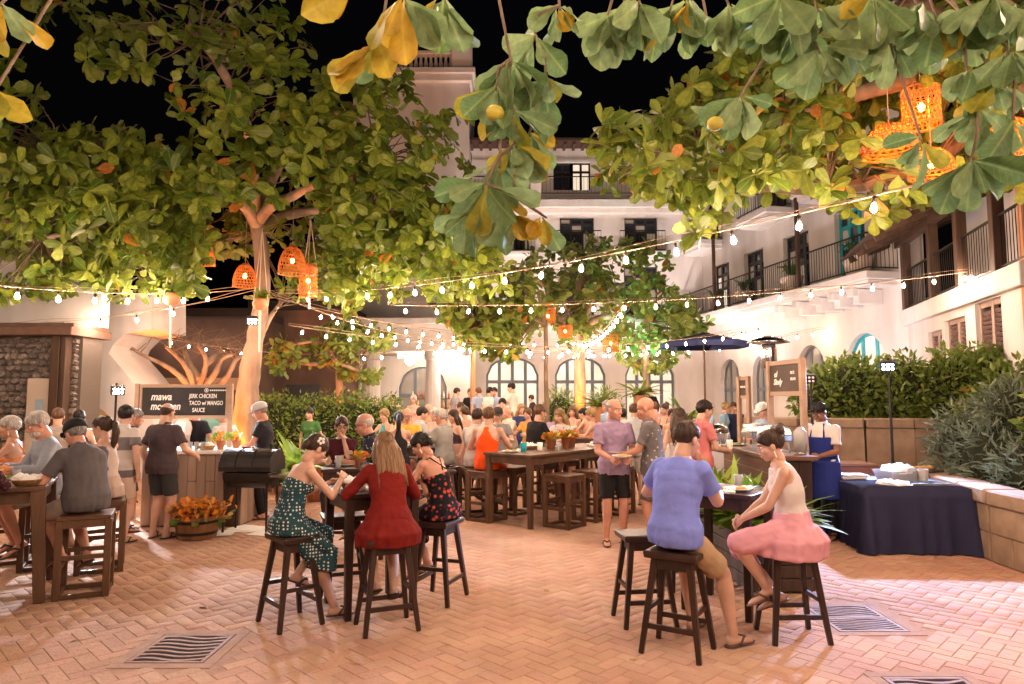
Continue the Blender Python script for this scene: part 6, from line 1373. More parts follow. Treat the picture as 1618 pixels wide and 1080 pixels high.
    hcn = nb+V((0, math.sin(hd_up*1.1), math.cos(hd_up*1.1)))*.138*k+V((0, .02, 0))*k
    m.limb(nb-nu*.04, hcn-V((0, .018, .055))*k, .053*k*g, .046*k*g, 12)
    for s in (-1, 1):
        m.ell(SH[s], (.058*k*g*gb, .056*k*g*gb, .058*k*g*gb), 12, 8); m.limb(SH[s], EL[s], .05*k*g*gb, .04*k*g*gb, 10); m.limb(EL[s], WR[s], .041*k*g*gb, .027*k*g, 10, mid=[(.25, .042*k*g*gb)])
    leg_body(m)
    for s in (-1, 1): foot(m, s)
    HM = Matrix.Translation(hcn) @ Matrix.Rotation(R(-hyaw), 4, 'Z') @ Matrix.Rotation(R(-hpitch), 4, 'X') @ Matrix.Rotation(R(tilt), 4, 'Y') @ Matrix.Scale(k*(1.03 if fem else 1.06), 4)
    hands = MB()
    for s in (-1, 1):
        d = (WR[s]-EL[s]).normalized(); nrm = V((-s*.75, .1, -.35)) if d.z > -.7 else V((-s, 0, 0)); hand_mb(hands, WR[s], d if d.z < -.7 or not sit else (d+V((-s*.25, .1, -.1))).normalized(), nrm, curl, s, k*g*.5+k*.5)
    hv, hf = HT[fem]; H4 = np.array(HM); hvt = hv@H4[:3, :3].T+H4[:3, 3]
    def done(me, t=t, hvt=hvt, hands=hands, skin=skin, hf=hf):
        n = len(me.vertices); v = np.zeros(n*3); me.vertices.foreach_get('co', v); vs = [tuple(p) for p in v.reshape(-1, 3)]; fs = [tuple(p.vertices) for p in me.polygons]; bpy.data.meshes.remove(me)
        b = MB(); b.v = vs; b.f = fs; b.add(hvt.tolist(), hf); b.add(hands.v, hands.f); b.build('body', SKIN[skin], t, True)
    remesh_job(m, vox, 4, done)
    # ---- clothes
    def cl(mb, name, material, amp=.006, vx=None, sm=3, seed=0, fold=0.):
        def fn(me, t=t):
            n = len(me.vertices); v = np.zeros(n*3); me.vertices.foreach_get('co', v); v = v.reshape(-1, 3); nn = np.zeros(n*3); me.vertices.foreach_get('normal', nn); v = v+nn.reshape(-1, 3)*wrinkle(v, amp, pid*7+seed)[:, None]
            if fold:
                th_ = np.arctan2(v[:, 0], v[:, 1]); w2 = np.clip((zp+.08-v[:, 2])/.16, 0, 1); o2 = (np.sin(th_*11+np.sin(th_*3+pid)*1.5)+.5*np.sin(th_*19+1))*fold*w2; v[:, 0] += np.sin(th_)*o2; v[:, 1] += np.cos(th_)*o2
            me.vertices.foreach_set('co', v.reshape(-1)); me.polygons.foreach_set('use_smooth', [True]*len(me.polygons)); me.materials.clear(); me.materials.append(material); link(name, me, t)
        remesh_job(mb, vx or max(vox, .011), sm, fn)
    def cm(c, key):
        if isinstance(c, tuple): return cloth('%s_%d' % (key, pid), c)
        return c
    def sleeves(m, frac, r0=.066, r1=.058):
        for s in (-1, 1):
            x, y, d = frame(EL[s]-SH[s]); y = d.cross(x); L = (EL[s]-SH[s]).length; q = k*g*gb
            m.ell(SH[s], (.066*q, .064*q, .066*q), 12, 8)
            if frac <= 1: e = SH[s]+d*L*frac; hemr = (r1+.006)*q; (MB().tube([e-d*.006+x*hemr*math.cos(i*PI/10)+y*hemr*math.sin(i*PI/10) for i in range(21)], .0045, 5).build('sleeve_hem', cm(tc, 'top'), t, True) if vox < .0125 else None); m.loft([(SH[s]-d*.02, x*r0*q, y*r0*q), (SH[s]+d*L*frac*.5, x*(r0+r1)/2*q, y*(r0+r1)/2*q), (e, x*(r1+.004)*q, y*(r1+.004)*q)], 14)
            else:
                m.limb(SH[s], EL[s], .06*q, .054*q, 12); d2 = (WR[s]-EL[s]); x, y, dd = frame(d2); y = dd.cross(x); e = EL[s]+d2*(frac-1); m.loft([(EL[s], x*.054*q, y*.054*q), (e, x*.042*q, y*.042*q)], 12)
    tk, tc = top[0], top[1]; ismat = not isinstance(tc, tuple)
    if tk in ('tee', 'polo', 'shirt', 'long', 'chef'):
        m = MB(); torso(m, -.11 if not sit else -.085, .512, .02 if not fem else .015, flare=.016)
        if fem:
            c, u, f = sp(.315)
            for s in (-1, 1): m.ell(c+V((s*.062*k, 0, 0))+f*.078*k, (.064*k, .06*k, .06*k), 12, 8)
        sleeves(m, {'tee': .62, 'polo': .62, 'shirt': .72, 'long': 1.92, 'chef': 1.1}[tk]); tm = cm(tc, 'top'); cl(m, 'shirt', tm, .008, fold=.005)
        if tk in ('polo', 'shirt'):
            c, u, f = sp(.525); r0 = .062*k*g+.012; MB().loft([(c-u*.02, V((r0*1.12, 0, 0)), -f*r0*1.05), (c+u*.022-f*.004, V((r0*1.0, 0, 0)), -f*r0), (c+u*.02-f*.004, V((r0*.9, 0, 0)), -f*r0*.9), (c-u*.015, V((r0*1.0, 0, 0)), -f*r0*.95)], 20, False).build('collar', tm, t, True)
    elif tk in ('tank', 'sleeveless'):
        m = MB(); torso(m, -.10 if bot[0] != 'skirt' else .085, .50 if tk == 'sleeveless' else .49, .014, (.30, .45 if tk == 'tank' else .8, .14), flare=.012 if bot[0] != 'skirt' else 0)
        if fem:
            c, u, f = sp(.315)
            for s in (-1, 1): m.ell(c+V((s*.06*k, 0, 0))+f*.078*k, (.064*k, .06*k, .06*k), 12, 8)
        cl(m, 'tank_top', cm(tc, 'top'), .005)
    elif tk in ('strapless', 'strappy'):
        m = MB(); torso(m, -.09 if tc is bot[1] else .085, .345 if tk == 'strapless' else .31, .013); c, u, f = sp(.315)
        for s in (-1, 1): m.ell(c+V((s*.062*k, 0, 0))+f*.078*k, (.064*k, .06*k, .052*k), 12, 8)
        if bot[0] == 'skirt' and bot[1] is tc: pass
        else: cl(m, 'bodice', cm(tc, 'top'), .005); m = None
        if tk == 'strappy':
            for s in (-1, 1):
                a, _, fa_ = sp(.33); b, _, fb = sp(.475); MB().tube([a+V((s*.07, 0, 0))+fa_*.13*k, b+V((s*.085, 0, 0))+fb*.06*k, b+V((s*.08, 0, .012)), b+V((s*.075, 0, 0))-fb*.075*k, a+V((s*-.03, 0, 0))-fa_*.112*k], .006, 6).build('strap', cm(tc, 'top'), t, True)
    bk, bc_ = bot[0], bot[1]
    if bk in ('shorts', 'pants'):
        m = MB(); torso(m, -.10, .03, .007, sc=1.0)
        for s in (-1, 1):
            x, y, d = frame(KN[s]-HP[s]); y = d.cross(x); L = (KN[s]-HP[s]).length; q = k*gb; fr = (.86 if bk == 'shorts' else 1); e = HP[s]+d*L*fr
            m.ell(HP[s], (.09*q, .098*q, .092*q), 12, 8); m.loft([(HP[s]-d*.03, x*.09*q, y*.094*q), (HP[s]+d*L*.4, x*.094*q, y*.094*q), (e, x*(.085 if bk == 'shorts' else .066)*q, y*(.085 if bk == 'shorts' else .066)*q)], 14)
            if bk == 'pants':
                x, y, d = frame(AN[s]-KN[s]); y = d.cross(x); m.ell(KN[s], (.066*q, .066*q, .066*q), 10, 7); m.loft([(KN[s], x*.066*q, y*.066*q), (AN[s]-d*.01, x*.056*q, y*.056*q)], 12)
        cl(m, bk if bk == 'pants' else 'shorts', cm(bc_, 'bot'), .006, seed=3)
    elif bk == 'skirt':
        dress = (tc is bc_)
        if not dress: m = MB(); torso(m, -.09, .14, .02)
        elif m is None: m = MB()
        ln = bot[2] if len(bot) > 2 else 1.; q = k*gb
        if sit:
            for s in (-1, 1): m.limb(HP[s], KN[s], .112*q, .08*q, 12)
            a = (HP[-1]+HP[1])/2; b = (KN[-1]+KN[1])/2; x, y, d = frame(b-a); y = d.cross(x); sep = (KN[1]-KN[-1]).length/2
            m.loft([(a-d*.03, V((.19*q, 0, 0)), y*.11), (a.lerp(b, .5), V((.17*q+sep*.3, 0, 0)), y*.09), (b, V((.07+sep, 0, 0)), y*.075)], 16)
            if ln > 1:
                a2 = (AN[-1]+AN[1])/2; e = b.lerp(a2, min(.95, ln-1)); m.loft([(b+V((0, 0, .03)), V((.08+sep, 0, 0)), V((0, -.09, 0))), (e, V((.10+sep*.8, 0, 0)), V((0, -.1, 0)))], 16)
            dr = drape; dx_, dy_ = (.262, .232) if dr < .08 else (.285, .25); m.loft([(V((0, -.02, zp+.03)), V((.19*q, 0, 0)), V((0, -.145*q, 0))), (V((0, .0, zp-.07)), V((.22*q if not dr else dx_, 0, 0)), V((0, -.17*q if not dr else -dy_, 0)))]+([(V((0, .02, zp-.1-dr)), V((dx_*.99, 0, 0)), V((0, -dy_, 0)))] if dr else [(V((0, 0, zp-.09)), V((.215*q, 0, 0)), V((0, -.165*q, 0)))]), 18)
        else:
            zk = KN[1].z; zz = lerp(HP[1].z, zk, min(1, ln)) if ln <= 1 else lerp(zk, AN[1].z, ln-1); m.loft([(V((0, 0, zp+.1)), V((.15*q, 0, 0)), V((0, -.115*q, 0))), (V((0, 0, zp-.05)), V((.19*q, 0, 0)), V((0, -.145*q, 0))), (V((0, 0, zz)), V((.25*q, 0, 0)), V((0, -.2*q, 0)))], 20)
        cl(m, 'dress' if dress else 'skirt', cm(bc_, 'bot'), .008, seed=5, fold=(.005 if 0 < drape < .08 else .011) if (drape or not sit) else .004)
    # ---- shoes
    if shoes is not None:
        smat = mat('shoe_%d' % pid, shoes, rough=.6)
        for s in (-1, 1):
            c, d, up, x = FOOT[s]; f = MB(); f.loft([(c-d*.068*k+up*.006, x*.025, up*.008), (c-d*.04*k+up*.006, x*.042, up*.009), (c+d*.03*k+up*.006, x*.04, up*.009), (c+d*.11*k+up*.006, x*.05, up*.009), (c+d*.17*k+up*.006, x*.04, up*.009), (c+d*.2*k+up*.006, x*.018, up*.006)], 14)
            f.tube([c+d*.03*k+x*.044+up*.015, c+d*.075*k+x*.03+up*.06, c+d*.12*k+up*.05, c+d*.075*k-x*.03+up*.06, c+d*.03*k-x*.044+up*.015], .009, 6); f.build('sandal', smat, t, True)
    # ---- hair and face
    hm = hair_mesh(*hair) if hair else None
    if hm: o = link('hair', hm, t); o.matrix_local = HM
    if face if face is not None else True:
        for s in (-1, 1):
            o = MB().ell((s*.031, .076, .004), (.0135, .0115, .0085), 10, 7).build('eye', EYEW, t, True); o.matrix_local = HM
            i = MB().ell((s*.031, .0855, .004), (.006, .004, .006), 8, 5).build('iris', IRIS, o, True)
            b = MB().tube([(s*.014, .092, .022), (s*.032, .088, .028), (s*.05, .072, .022)], [.004, .0045, .002], 5).build('eyebrow', HAIR[hair[1] if hair else 'brown'], t, True); b.matrix_local = HM
        o = MB().ell((0, .0885, -.062), (.021, .009, .0045), 10, 6).ell((0, .0875, -.071), (.018, .009, .005), 10, 6).build('lips', LIP, t, True); o.matrix_local = HM
    for e in extras:
        if e[0] == 'cap':
            o = cap_mb().build('cap', e[1], t, True); o.matrix_local = HM; o2 = brim_mb().build('cap_brim', e[1], t); o2.matrix_local = HM
        elif e[0] == 'glasses':
            m = MB()
            for s in (-1, 1):
                m.tube([(s*.032+.022*math.cos(a), .097, .004+.016*math.sin(a)) for a in np.linspace(0, 2*PI, 13)], .0028, 5); m.tube([(s*.054, .095, .008), (s*.076, .04, .008), (s*.08, -.01, .0)], .003, 5)
            m.tube([(-.01, .1, .008), (.01, .1, .008)], .0028, 5); o = m.build('glasses', e[1], t); o.matrix_local = HM
        elif e[0] == 'beard': o = hair_shell(.3, .3, .3) if False else MB().ell((0, .045, -.075), (.058, .055, .042), 14, 9).build('beard', HAIR[e[1]], t, True); o.matrix_local = HM
        elif e[0] == 'flower':
            m = MB()
            for i in range(5): a = 2*PI*i/5; m.ell((.075+.01*math.cos(a)*.3, -.03+.022*math.cos(a), .06+.022*math.sin(a)), (.008, .015, .015), 7, 5)
            o = m.build('flower_clip', CERAM, t, True); o.matrix_local = HM
        elif e[0] == 'earring':
            for s in (-1, 1): o = MB().limb((s*.082, -.004, -.045), (s*.083, -.004, -.085), .005, .007, 6).build('earring', mat('earring_pearl', (.8, .75, .65), rough=.2), t, True); o.matrix_local = HM
        elif e[0] == 'apron':
            m = MB(); torso(m, -.05, .36, .036); m.loft([(V((0, .01, zp+.03)), V((.215, 0, 0)), V((0, -.175, 0))), (V((0, .02, .5)), V((.225, 0, 0)), V((0, -.185, 0)))], 18)
            def fn(me, t=t, mm=e[1]):
                bm = bmesh.new(); bm.from_mesh(me); bmesh.ops.delete(bm, geom=[v for v in bm.verts if v.co.y < .0], context='VERTS'); bm.to_mesh(me); bm.free(); me.materials.append(mm); me.polygons.foreach_set('use_smooth', [True]*len(me.polygons)); link('apron', me, t)
            remesh_job(m, .013, 2, fn); c, u, f = sp(.36); n2, _, f2 = sp(.52)
            for s in (-1, 1): MB().tube([c+V((s*.09, 0, 0))+f*.135, n2+V((s*.07, 0, 0))+f2*.06, n2-f2*.075], .01, 6).build('apron_strap', e[1], t, True)
        elif e[0] == 'hold':      # object held between the hands: separate thing placed at the hands
            w_ = Matrix.Translation((X, Y, z0)) @ Matrix.Rotation(R(rzd), 4, 'Z') @ ((WR[-1]+WR[1])/2+V((0, .085, .02))); e[1](w_.x, w_.y, w_.z)
    return t
def C(k, c, c2=None, **kw): return cloth(k, c, c2, **kw)
GREEN_D = C('teal_pattern', (.62, .66, .6), (.018, .06, .075), kind='voronoi', scale=38, thr=(.24, .34), rand=.25)
FLOR_B = C('black_floral', (.5, .08, .05), (.008, .008, .012), kind='voronoi', scale=21, thr=(.22, .42)); REDD = C('dark_red', (.19, .014, .01), (.15, .01, .008))
FLOR_G = C('grey_floral', (.5, .47, .45), (.15, .14, .145), kind='voronoi', scale=16, thr=(.16, .24)); SPOT = C('navy_spots', (.55, .55, .55), (.02, .022, .035), kind='voronoi', scale=34, thr=(.14, .2))
PATT = C('maroon_pattern', (.12, .06, .06), (.04, .012, .016), kind='voronoi', scale=30, thr=(.2, .4)); FLOR_W = C('white_floral', (.3, .2, .25), (.6, .55, .52), kind='voronoi', scale=16, thr=(.2, .3))
def stripes():
    m = cloth('striped_polo', (.55, .5, .46)); nt = m.node_tree; N = nt.nodes; L = nt.links; tc = N.new('ShaderNodeTexCoord'); s = N.new('ShaderNodeSeparateXYZ'); L.new(tc.outputs['Object'], s.inputs[0]); cr = N.new('ShaderNodeValToRGB'); mr = N.new('ShaderNodeMapRange'); L.new(s.outputs[2], mr.inputs[0]); mr.inputs[1].default_value = .8; mr.inputs[2].default_value = 1.6; L.new(mr.outputs[0], cr.inputs[0]); e = cr.color_ramp; e.interpolation = 'CONSTANT'
    for i, (p, c) in enumerate(((0, (.14, .13, .13)), (.12, (.5, .46, .42)), (.42, (.16, .15, .15)), (.62, (.55, .5, .46)))):
        x = e.elements[i] if i < 2 else e.elements.new(p); x.position = p; x.color = (*c, 1)
    L.new(cr.outputs[0], N['Principled BSDF'].inputs['Base Color']); return m
STRIPE = stripes(); BLK = mat('black_frame', (.01, .01, .01), rough=.3)
NV = .0105
def U(u, Y): return (u-809)/1080.*Y
# ---- foreground
person('woman in patterned teal strapless dress seated at the left square table', -1.72, 5.36, -50, 'sit', 1.6, 1, lean=26, hpitch=34, lh=(-.12, .40, 1.06), rh=(.10, .40, 1.12), lf=(-.05, .10, .36), rf=(.10, .36, .08), top=('strapless', GREEN_D), bot=('skirt', GREEN_D, 1.45), hair=('updo', 'brown'), extras=[('flower',)], vox=NV, shoes=(.06, .03, .02))
person('woman in dark red long-sleeved dress seated with her back to us', -.94, 5.29, 22, 'sit', 1.62, 1, lean=24, hpitch=22, hyaw=-8, drape=.07, lh=(-.25, .38, 1.05), rh=(.16, .38, 1.05), lf=(-.06, .16, .30), rf=(.07, .10, .27), top=('long', REDD), bot=('skirt', REDD, 1.05), hair=('longwave', 'dblonde'), vox=NV, bulk=1.08, shoes=(.04, .02, .015), face=False)
person('woman in black floral dress with bare back at the left square table', -.60, 6.02, 62, 'sit', 1.6, 1, lean=30, hpitch=32, hyaw=-10, lh=(-.1, .42, 1.05), rh=(.1, .42, 1.05), lf=(-.1, .2, .28), rf=(.05, .2, .3), top=('strappy', FLOR_B), bot=('skirt', FLOR_B, 1.5), hair=('updo', 'dark'), skin='red', extras=[('earring',)], vox=NV)
person('man in bright blue t-shirt and khaki shorts seated with his back to us', 1.13, 4.80, -50, 'sit', 1.8, 0, lean=17, hpitch=16, hyaw=4, lh=(-.34, .40, 1.06), rh=(.06, .48, 1.06), rf=(.22, .36, .08), lf=(-.18, .43, .08), top=('tee', C('blue_tee_led_tint', (.2, .25, .7))), bot=('shorts', C('khaki', (.42, .29, .17))), hair=('buzz', 'brown'), vox=NV, bulk=1.12, shoes=(.1, .07, .06), face=False)  # violet-blue LED light is put into the shirt's base colour
person('woman in white sleeveless top and pink skirt with a high bun', 2.04, 5.04, 76, 'sit', 1.66, 1, lean=15, hpitch=18, drape=.1, lh=(-.04, .36, .86), rh=(.05, .36, .85), lf=(-.04, .20, .36), rf=(.05, .12, .30), top=('sleeveless', C('offwhite_top', (.62, .56, .53))), bot=('skirt', C('pink_skirt', (.68, .33, .38)), 1.0), hair=('bun', 'brown'), vox=NV, bulk=1.2, extras=[('earring',)], shoes=(.16, .08, .05), lpole=(-.6, -.5, -.4), rpole=(.6, -.5, -.4))
# ---- standing middle group
pl = lambda lab: (lambda x, y, z: plate(x, y, z, lab, .12, food='taco'))
person('man in mauve button shirt and black shorts standing holding a plate', U(968, 8.5), 8.5, 186, 'stand', 1.8, 0, lean=3, hpitch=6, hyaw=-38, lh=(-.11, .30, 1.06), rh=(.11, .30, 1.06), top=('shirt', C('mauve', (.33, .24, .36))), bot=('shorts', (.015, .013, .013)), hair=('fringe', 'grey'), skin='red', vox=.012, extras=[('hold', pl('plate of food held by the man in the mauve shirt'))])
person('bald man in grey floral shirt standing and facing left with a plate', U(1030, 8.3), 8.3, 72, 'stand', 1.82, 0, lean=7, hpitch=20, lh=(-.10, .38, 1.08), rh=(.12, .38, 1.08), top=('shirt', FLOR_G), bot=('shorts', (.1, .09, .09)), hair=None, skin='red', vox=.012, extras=[('hold', pl('plate of food held by the bald man in the floral shirt'))])
person('brown-haired woman in white halter top seen from behind', U(1072, 9.0), 9.0, -12, 'stand', 1.68, 1, top=('strappy', C('white_halter', (.6, .55, .52))), bot=('skirt', C('white_skirt', (.58, .53, .5)), 1.), hair=('longwave', 'brown'), vox=.013, face=False)
person('man in salmon pink shirt standing and facing the buffet', U(1104, 9.1), 9.1, -78, 'stand', 1.78, 0, hpitch=10, lh=(-.1, .34, 1.08), rh=(.1, .34, 1.08), top=('polo', C('salmon', (.62, .2, .2))), bot=('shorts', (.02, .02, .03)), hair=('short', 'dark'), vox=.013, extras=[('hold', lambda x, y, z: cup(x, y, z, 'white cup held by the man in the pink shirt', CERAM))])
person('cook in white shirt and blue apron behind the buffet counter', U(1297, 8.9), 8.9, 128, 'stand', 1.76, 0, lean=8, hpitch=28, lh=(-.10, .30, 1.05), rh=(.12, .30, 1.04), skin='brown', top=('shirt', C('white_chef', (.62, .58, .55))), bot=('pants', (.012, .012, .016)), hair=('buzz', 'black'), vox=.0125, extras=[('apron', C('blue_apron', (.02, .035, .2)))], group='staff', shoes=(.015, .015, .015))
person('cook in blue shirt and white cap behind the far dishes', U(1208, 11.9), 11.9, 110, 'stand', 1.72, 0, hpitch=25, lh=(-.1, .34, 1.1), rh=(.1, .34, 1.1), top=('chef', C('light_blue_chef', (.3, .42, .6))), bot=('pants', (.02, .02, .03)), hair=('short', 'dark'), vox=.018, extras=[('cap', CERAM)], group='staff')
# ---- long table
x, y = lt(-1.05, .55); person('man in bright orange tank top seated at the long table', x, y, -14, 'sit', 1.8, 0, seat=.72, lean=10, hpitch=8, lh=(-.2, .35, 1.06), rh=(.22, .44, 1.07), top=('tank', C('orange_tank', (.8, .09, .01))), bot=('shorts', C('orange_shorts', (.6, .08, .015))), hair=('short', 'lbrown'), vox=.013, bulk=1.05, face=False)
x, y = lt(.4, .64); person('broad man in black t-shirt seated behind the long table', x-.1, y+.1, -60, 'sit', 1.86, 0, seat=.72, lean=10, hpitch=8, top=('tee', (.015, .014, .016)), bot=('shorts', (.3, .22, .15)), hair=('buzz', 'lbrown'), vox=.015, bulk=1.12)
x, y = lt(1.05, .68); person('blonde woman in white floral top behind the long table', x, y, 150, 'sit', 1.7, 1, seat=.72, hpitch=20, lh=(-.12, .4, 1.08), rh=(.12, .4, 1.08), top=('tee', FLOR_W), bot=('shorts', (.4, .3, .25)), hair=('longwave', 'blonde'), vox=.015)
person('man in white shirt partly hidden left of the orange tank top', U(752, 10.6), 10.6, -25, 'sit', 1.78, 0, hpitch=8, top=('shirt', (.6, .55, .52)), bot=('shorts', (.5, .4, .33)), hair=('short', 'brown'), vox=.016, face=False); sled(U(752, 10.6), 10.6, 20, 'sled stool under the man in white left of the orange tank top')
# ---- table behind group A
person('woman with glasses in maroon top facing us, hand at her mouth', U(543, 8.35), 8.35, 186, 'sit', 1.68, 1, hpitch=8, hyaw=-12, lh=(-.04, .2, 1.30), rh=(.15, .36, 1.05), lpole=(-.25, .3, -1), top=('tee', (.07, .012, .02)), bot=('pants', (.03, .03, .04)), hair=('updo', 'brown'), extras=[('glasses', BLK)], vox=.013, curl=1.); stool(U(543, 8.35), 8.4, 5, 'dark stool under the woman in the maroon top')
person('bald man in navy spotted shirt leaning over the table', U(600, 8.1), 8.15, 96, 'sit', 1.78, 0, lean=18, hpitch=14, top=('shirt', SPOT), bot=('shorts', (.3, .25, .2)), hair=('fringe', 'white'), skin='red', extras=[('glasses', BLK)], vox=.013); stool(U(600, 8.1), 8.15, 90, 'dark stool under the bald man in the spotted shirt')
# ---- middle crowd
def seatat(x, y, rz, lab): stool(x, y, rz, 'dark stool under the '+lab)
crowd = [
 ('grey-haired man in bright yellow shirt facing us', 645, 11.9, 182, 'sit', 0, ('tee', C('yellow', (.75, .42, .06))), ('shorts', (.3, .25, .2)), ('fringe', 'grey'), dict(extras=[('glasses', BLK)], skin='red')),
 ('dark-haired woman seen from behind in front of the yellow shirt', 631, 10.6, 10, 'sit', 1, ('tank', (.02, .02, .025)), ('pants', (.03, .03, .04)), ('pony', 'black'), dict(face=False)),
 ('man in pale blue shirt turned right behind the yellow shirt', 662, 13.0, -70, 'sit', 0, ('shirt', (.42, .45, .5)), ('shorts', (.2, .2, .25)), ('short', 'dark'), {}),
 ('white-haired man in grey shirt facing left', 703, 10.9, 62, 'sit', 0, ('shirt', (.3, .3, .28)), ('shorts', (.35, .28, .2)), ('short', 'white'), dict(bulk=1.1, skin='red')),
 ('long-haired brunette between the grey shirt and the coral dress', 722, 12.2, 120, 'stand', 1, ('tank', (.05, .03, .04)), ('skirt', (.35, .22, .2), 1.), ('long', 'brown'), dict(H=1.6)),
 ('dark-haired woman in coral dress seen from behind', 737, 12.8, 30, 'stand', 1, ('strappy', C('coral', (.72, .28, .2))), ('skirt', MATS['cloth_coral'], 1.), ('updo', 'brown'), dict(H=1.66)),
 ('man in grey t-shirt and dark cap facing us', 786, 12.2, 184, 'sit', 0, ('tee', (.26, .25, .25)), ('shorts', (.1, .1, .1)), ('short', 'brown'), dict(extras=[('cap', C('cap_dark', (.05, .04, .04)))])),
 ('older balding man in cream shirt behind the man in black', 806, 14.2, 120, 'sit', 0, ('shirt', (.62, .56, .48)), ('shorts', (.3, .25, .2)), ('fringe', 'white'), dict(skin='red')),
 ('blonde woman in pale hooded top in the middle crowd', 764, 13.6, 20, 'sit', 1, ('long', (.5, .45, .47)), ('pants', (.1, .1, .14)), ('bob', 'blonde'), dict(face=False)),
 ('woman in mustard top behind the man in black', 836, 14.0, 150, 'sit', 1, ('tee', (.6, .32, .08)), ('pants', (.1, .1, .1)), ('bob', 'lbrown'), {}),
 ('blonde woman in peach top at right of the flower pots', 938, 13.3, 80, 'sit', 1, ('strappy', C('peach', (.7, .35, .22))), ('skirt', MATS['cloth_peach'], 1.), ('bob', 'blonde'), {}),
 ('dark-haired person behind the blonde in peach', 926, 14.2, 60, 'sit', 1, ('tank', (.5, .3, .2)), ('shorts', (.1, .1, .1)), ('short', 'black'), {}),
 ('man in pale blue shirt behind the two standing men', 1000, 11.6, -20, 'stand', 0, ('shirt', (.5, .54, .55)), ('shorts', (.55, .5, .45)), ('short', 'lbrown'), dict(face=False, H=1.72)),
 ('woman with hair tied up beside the far waiter', 1052, 14.0, 130, 'stand', 1, ('strappy', C('black_top', (.02, .02, .02))), ('skirt', (.3, .2, .18), 1.), ('bun', 'brown'), dict(H=1.7)),
 ('white-haired woman at the table before the hedge end', 690, 13.8, 150, 'sit', 1, ('tee', (.6, .45, .38)), ('pants', (.3, .3, .3)), ('bob', 'white'), {}),
]
for lab, u, Y, rz, po, fe, tp, bt_, hr, kw in crowd:
    kw = dict(kw); kw.setdefault('vox', .017); x = U(u, Y); person(lab, x, Y, rz, po, kw.pop('H', 1.7+.06*(1-fe)), fe, top=tp, bot=bt_, hair=hr, **kw)
    if po == 'sit': stool(x, Y, rz+90, 'dark stool under the '+lab)
more = [
 ('man in lilac polo behind the long table', 880, 13.0, 200, 'sit', 0, ('polo', (.4, .3, .5)), ('shorts', (.3, .3, .3)), ('short', 'brown'), {}),
 ('woman in white sundress standing behind the flower pots', 905, 14.6, 160, 'stand', 1, ('strappy', C('white_sundress', (.66, .6, .57))), ('skirt', MATS['cloth_white_sundress'], 1.1), ('long', 'lbrown'), dict(H=1.64)),
 ('man in sky blue polo right of the blonde in peach', 962, 14.4, 120, 'stand', 0, ('polo', (.3, .42, .6)), ('shorts', (.5, .42, .34)), ('short', 'grey'), dict(skin='red')),
 ('woman in red sleeveless top behind the man in mauve', 985, 13.4, 30, 'sit', 1, ('tank', (.55, .06, .05)), ('shorts', (.2, .2, .2)), ('bob', 'dark'), dict(face=False)),
 ('man in checked tan shirt behind the yellow shirt', 676, 14.8, 200, 'stand', 0, ('shirt', (.45, .3, .2)), ('shorts', (.2, .2, .2)), ('fringe', 'grey'), dict(skin='red', H=1.68)),
 ('woman in turquoise dress left of the yellow shirt', 612, 13.0, 150, 'sit', 1, ('tank', C('turq', (.08, .35, .36))), ('skirt', MATS['cloth_turq'], 1.), ('bob', 'blonde'), {}),
 ('man in white polo among the crowd left of the orange tank top', 728, 14.6, 190, 'stand', 0, ('polo', (.64, .6, .56)), ('shorts', (.2, .22, .3)), ('buzz', 'brown'), dict(H=1.72)),
 ('tall man in olive shirt behind the cap-wearing man in grey', 795, 15.8, 170, 'stand', 0, ('shirt', (.2, .2, .1)), ('shorts', (.3, .25, .2)), ('short', 'dark'), dict(H=1.8)),
 ('blonde woman in navy dress right of the cap-wearing man', 822, 15.2, 200, 'stand', 1, ('tee', C('navy_dress', (.03, .04, .12))), ('skirt', MATS['cloth_navy_dress'], 1.), ('long', 'blonde'), dict(H=1.68)),
 ('man in pink check shirt in front of the far waiter', 1036, 15.2, 40, 'stand', 0, ('shirt', (.6, .3, .3)), ('shorts', (.3, .28, .25)), ('short', 'lbrown'), dict(face=False, H=1.72)),
 ('woman in yellow sundress near the serving table', 1062, 12.2, 160, 'stand', 1, ('strappy', C('yellow_sundress', (.7, .5, .12))), ('skirt', MATS['cloth_yellow_sundress'], 1.), ('bob', 'brown'), dict(H=1.62)),
]
for lab, u, Y, rz, po, fe, tp, bt_, hr, kw in more:
    kw = dict(kw); kw.setdefault('vox', .018); x = U(u, Y); person(lab, x, Y, rz, po, kw.pop('H', 1.7+.06*(1-fe)), fe, top=tp, bot=bt_, hair=hr, **kw)
    if po == 'sit': stool(x, Y, rz+90, 'dark stool under the '+lab)
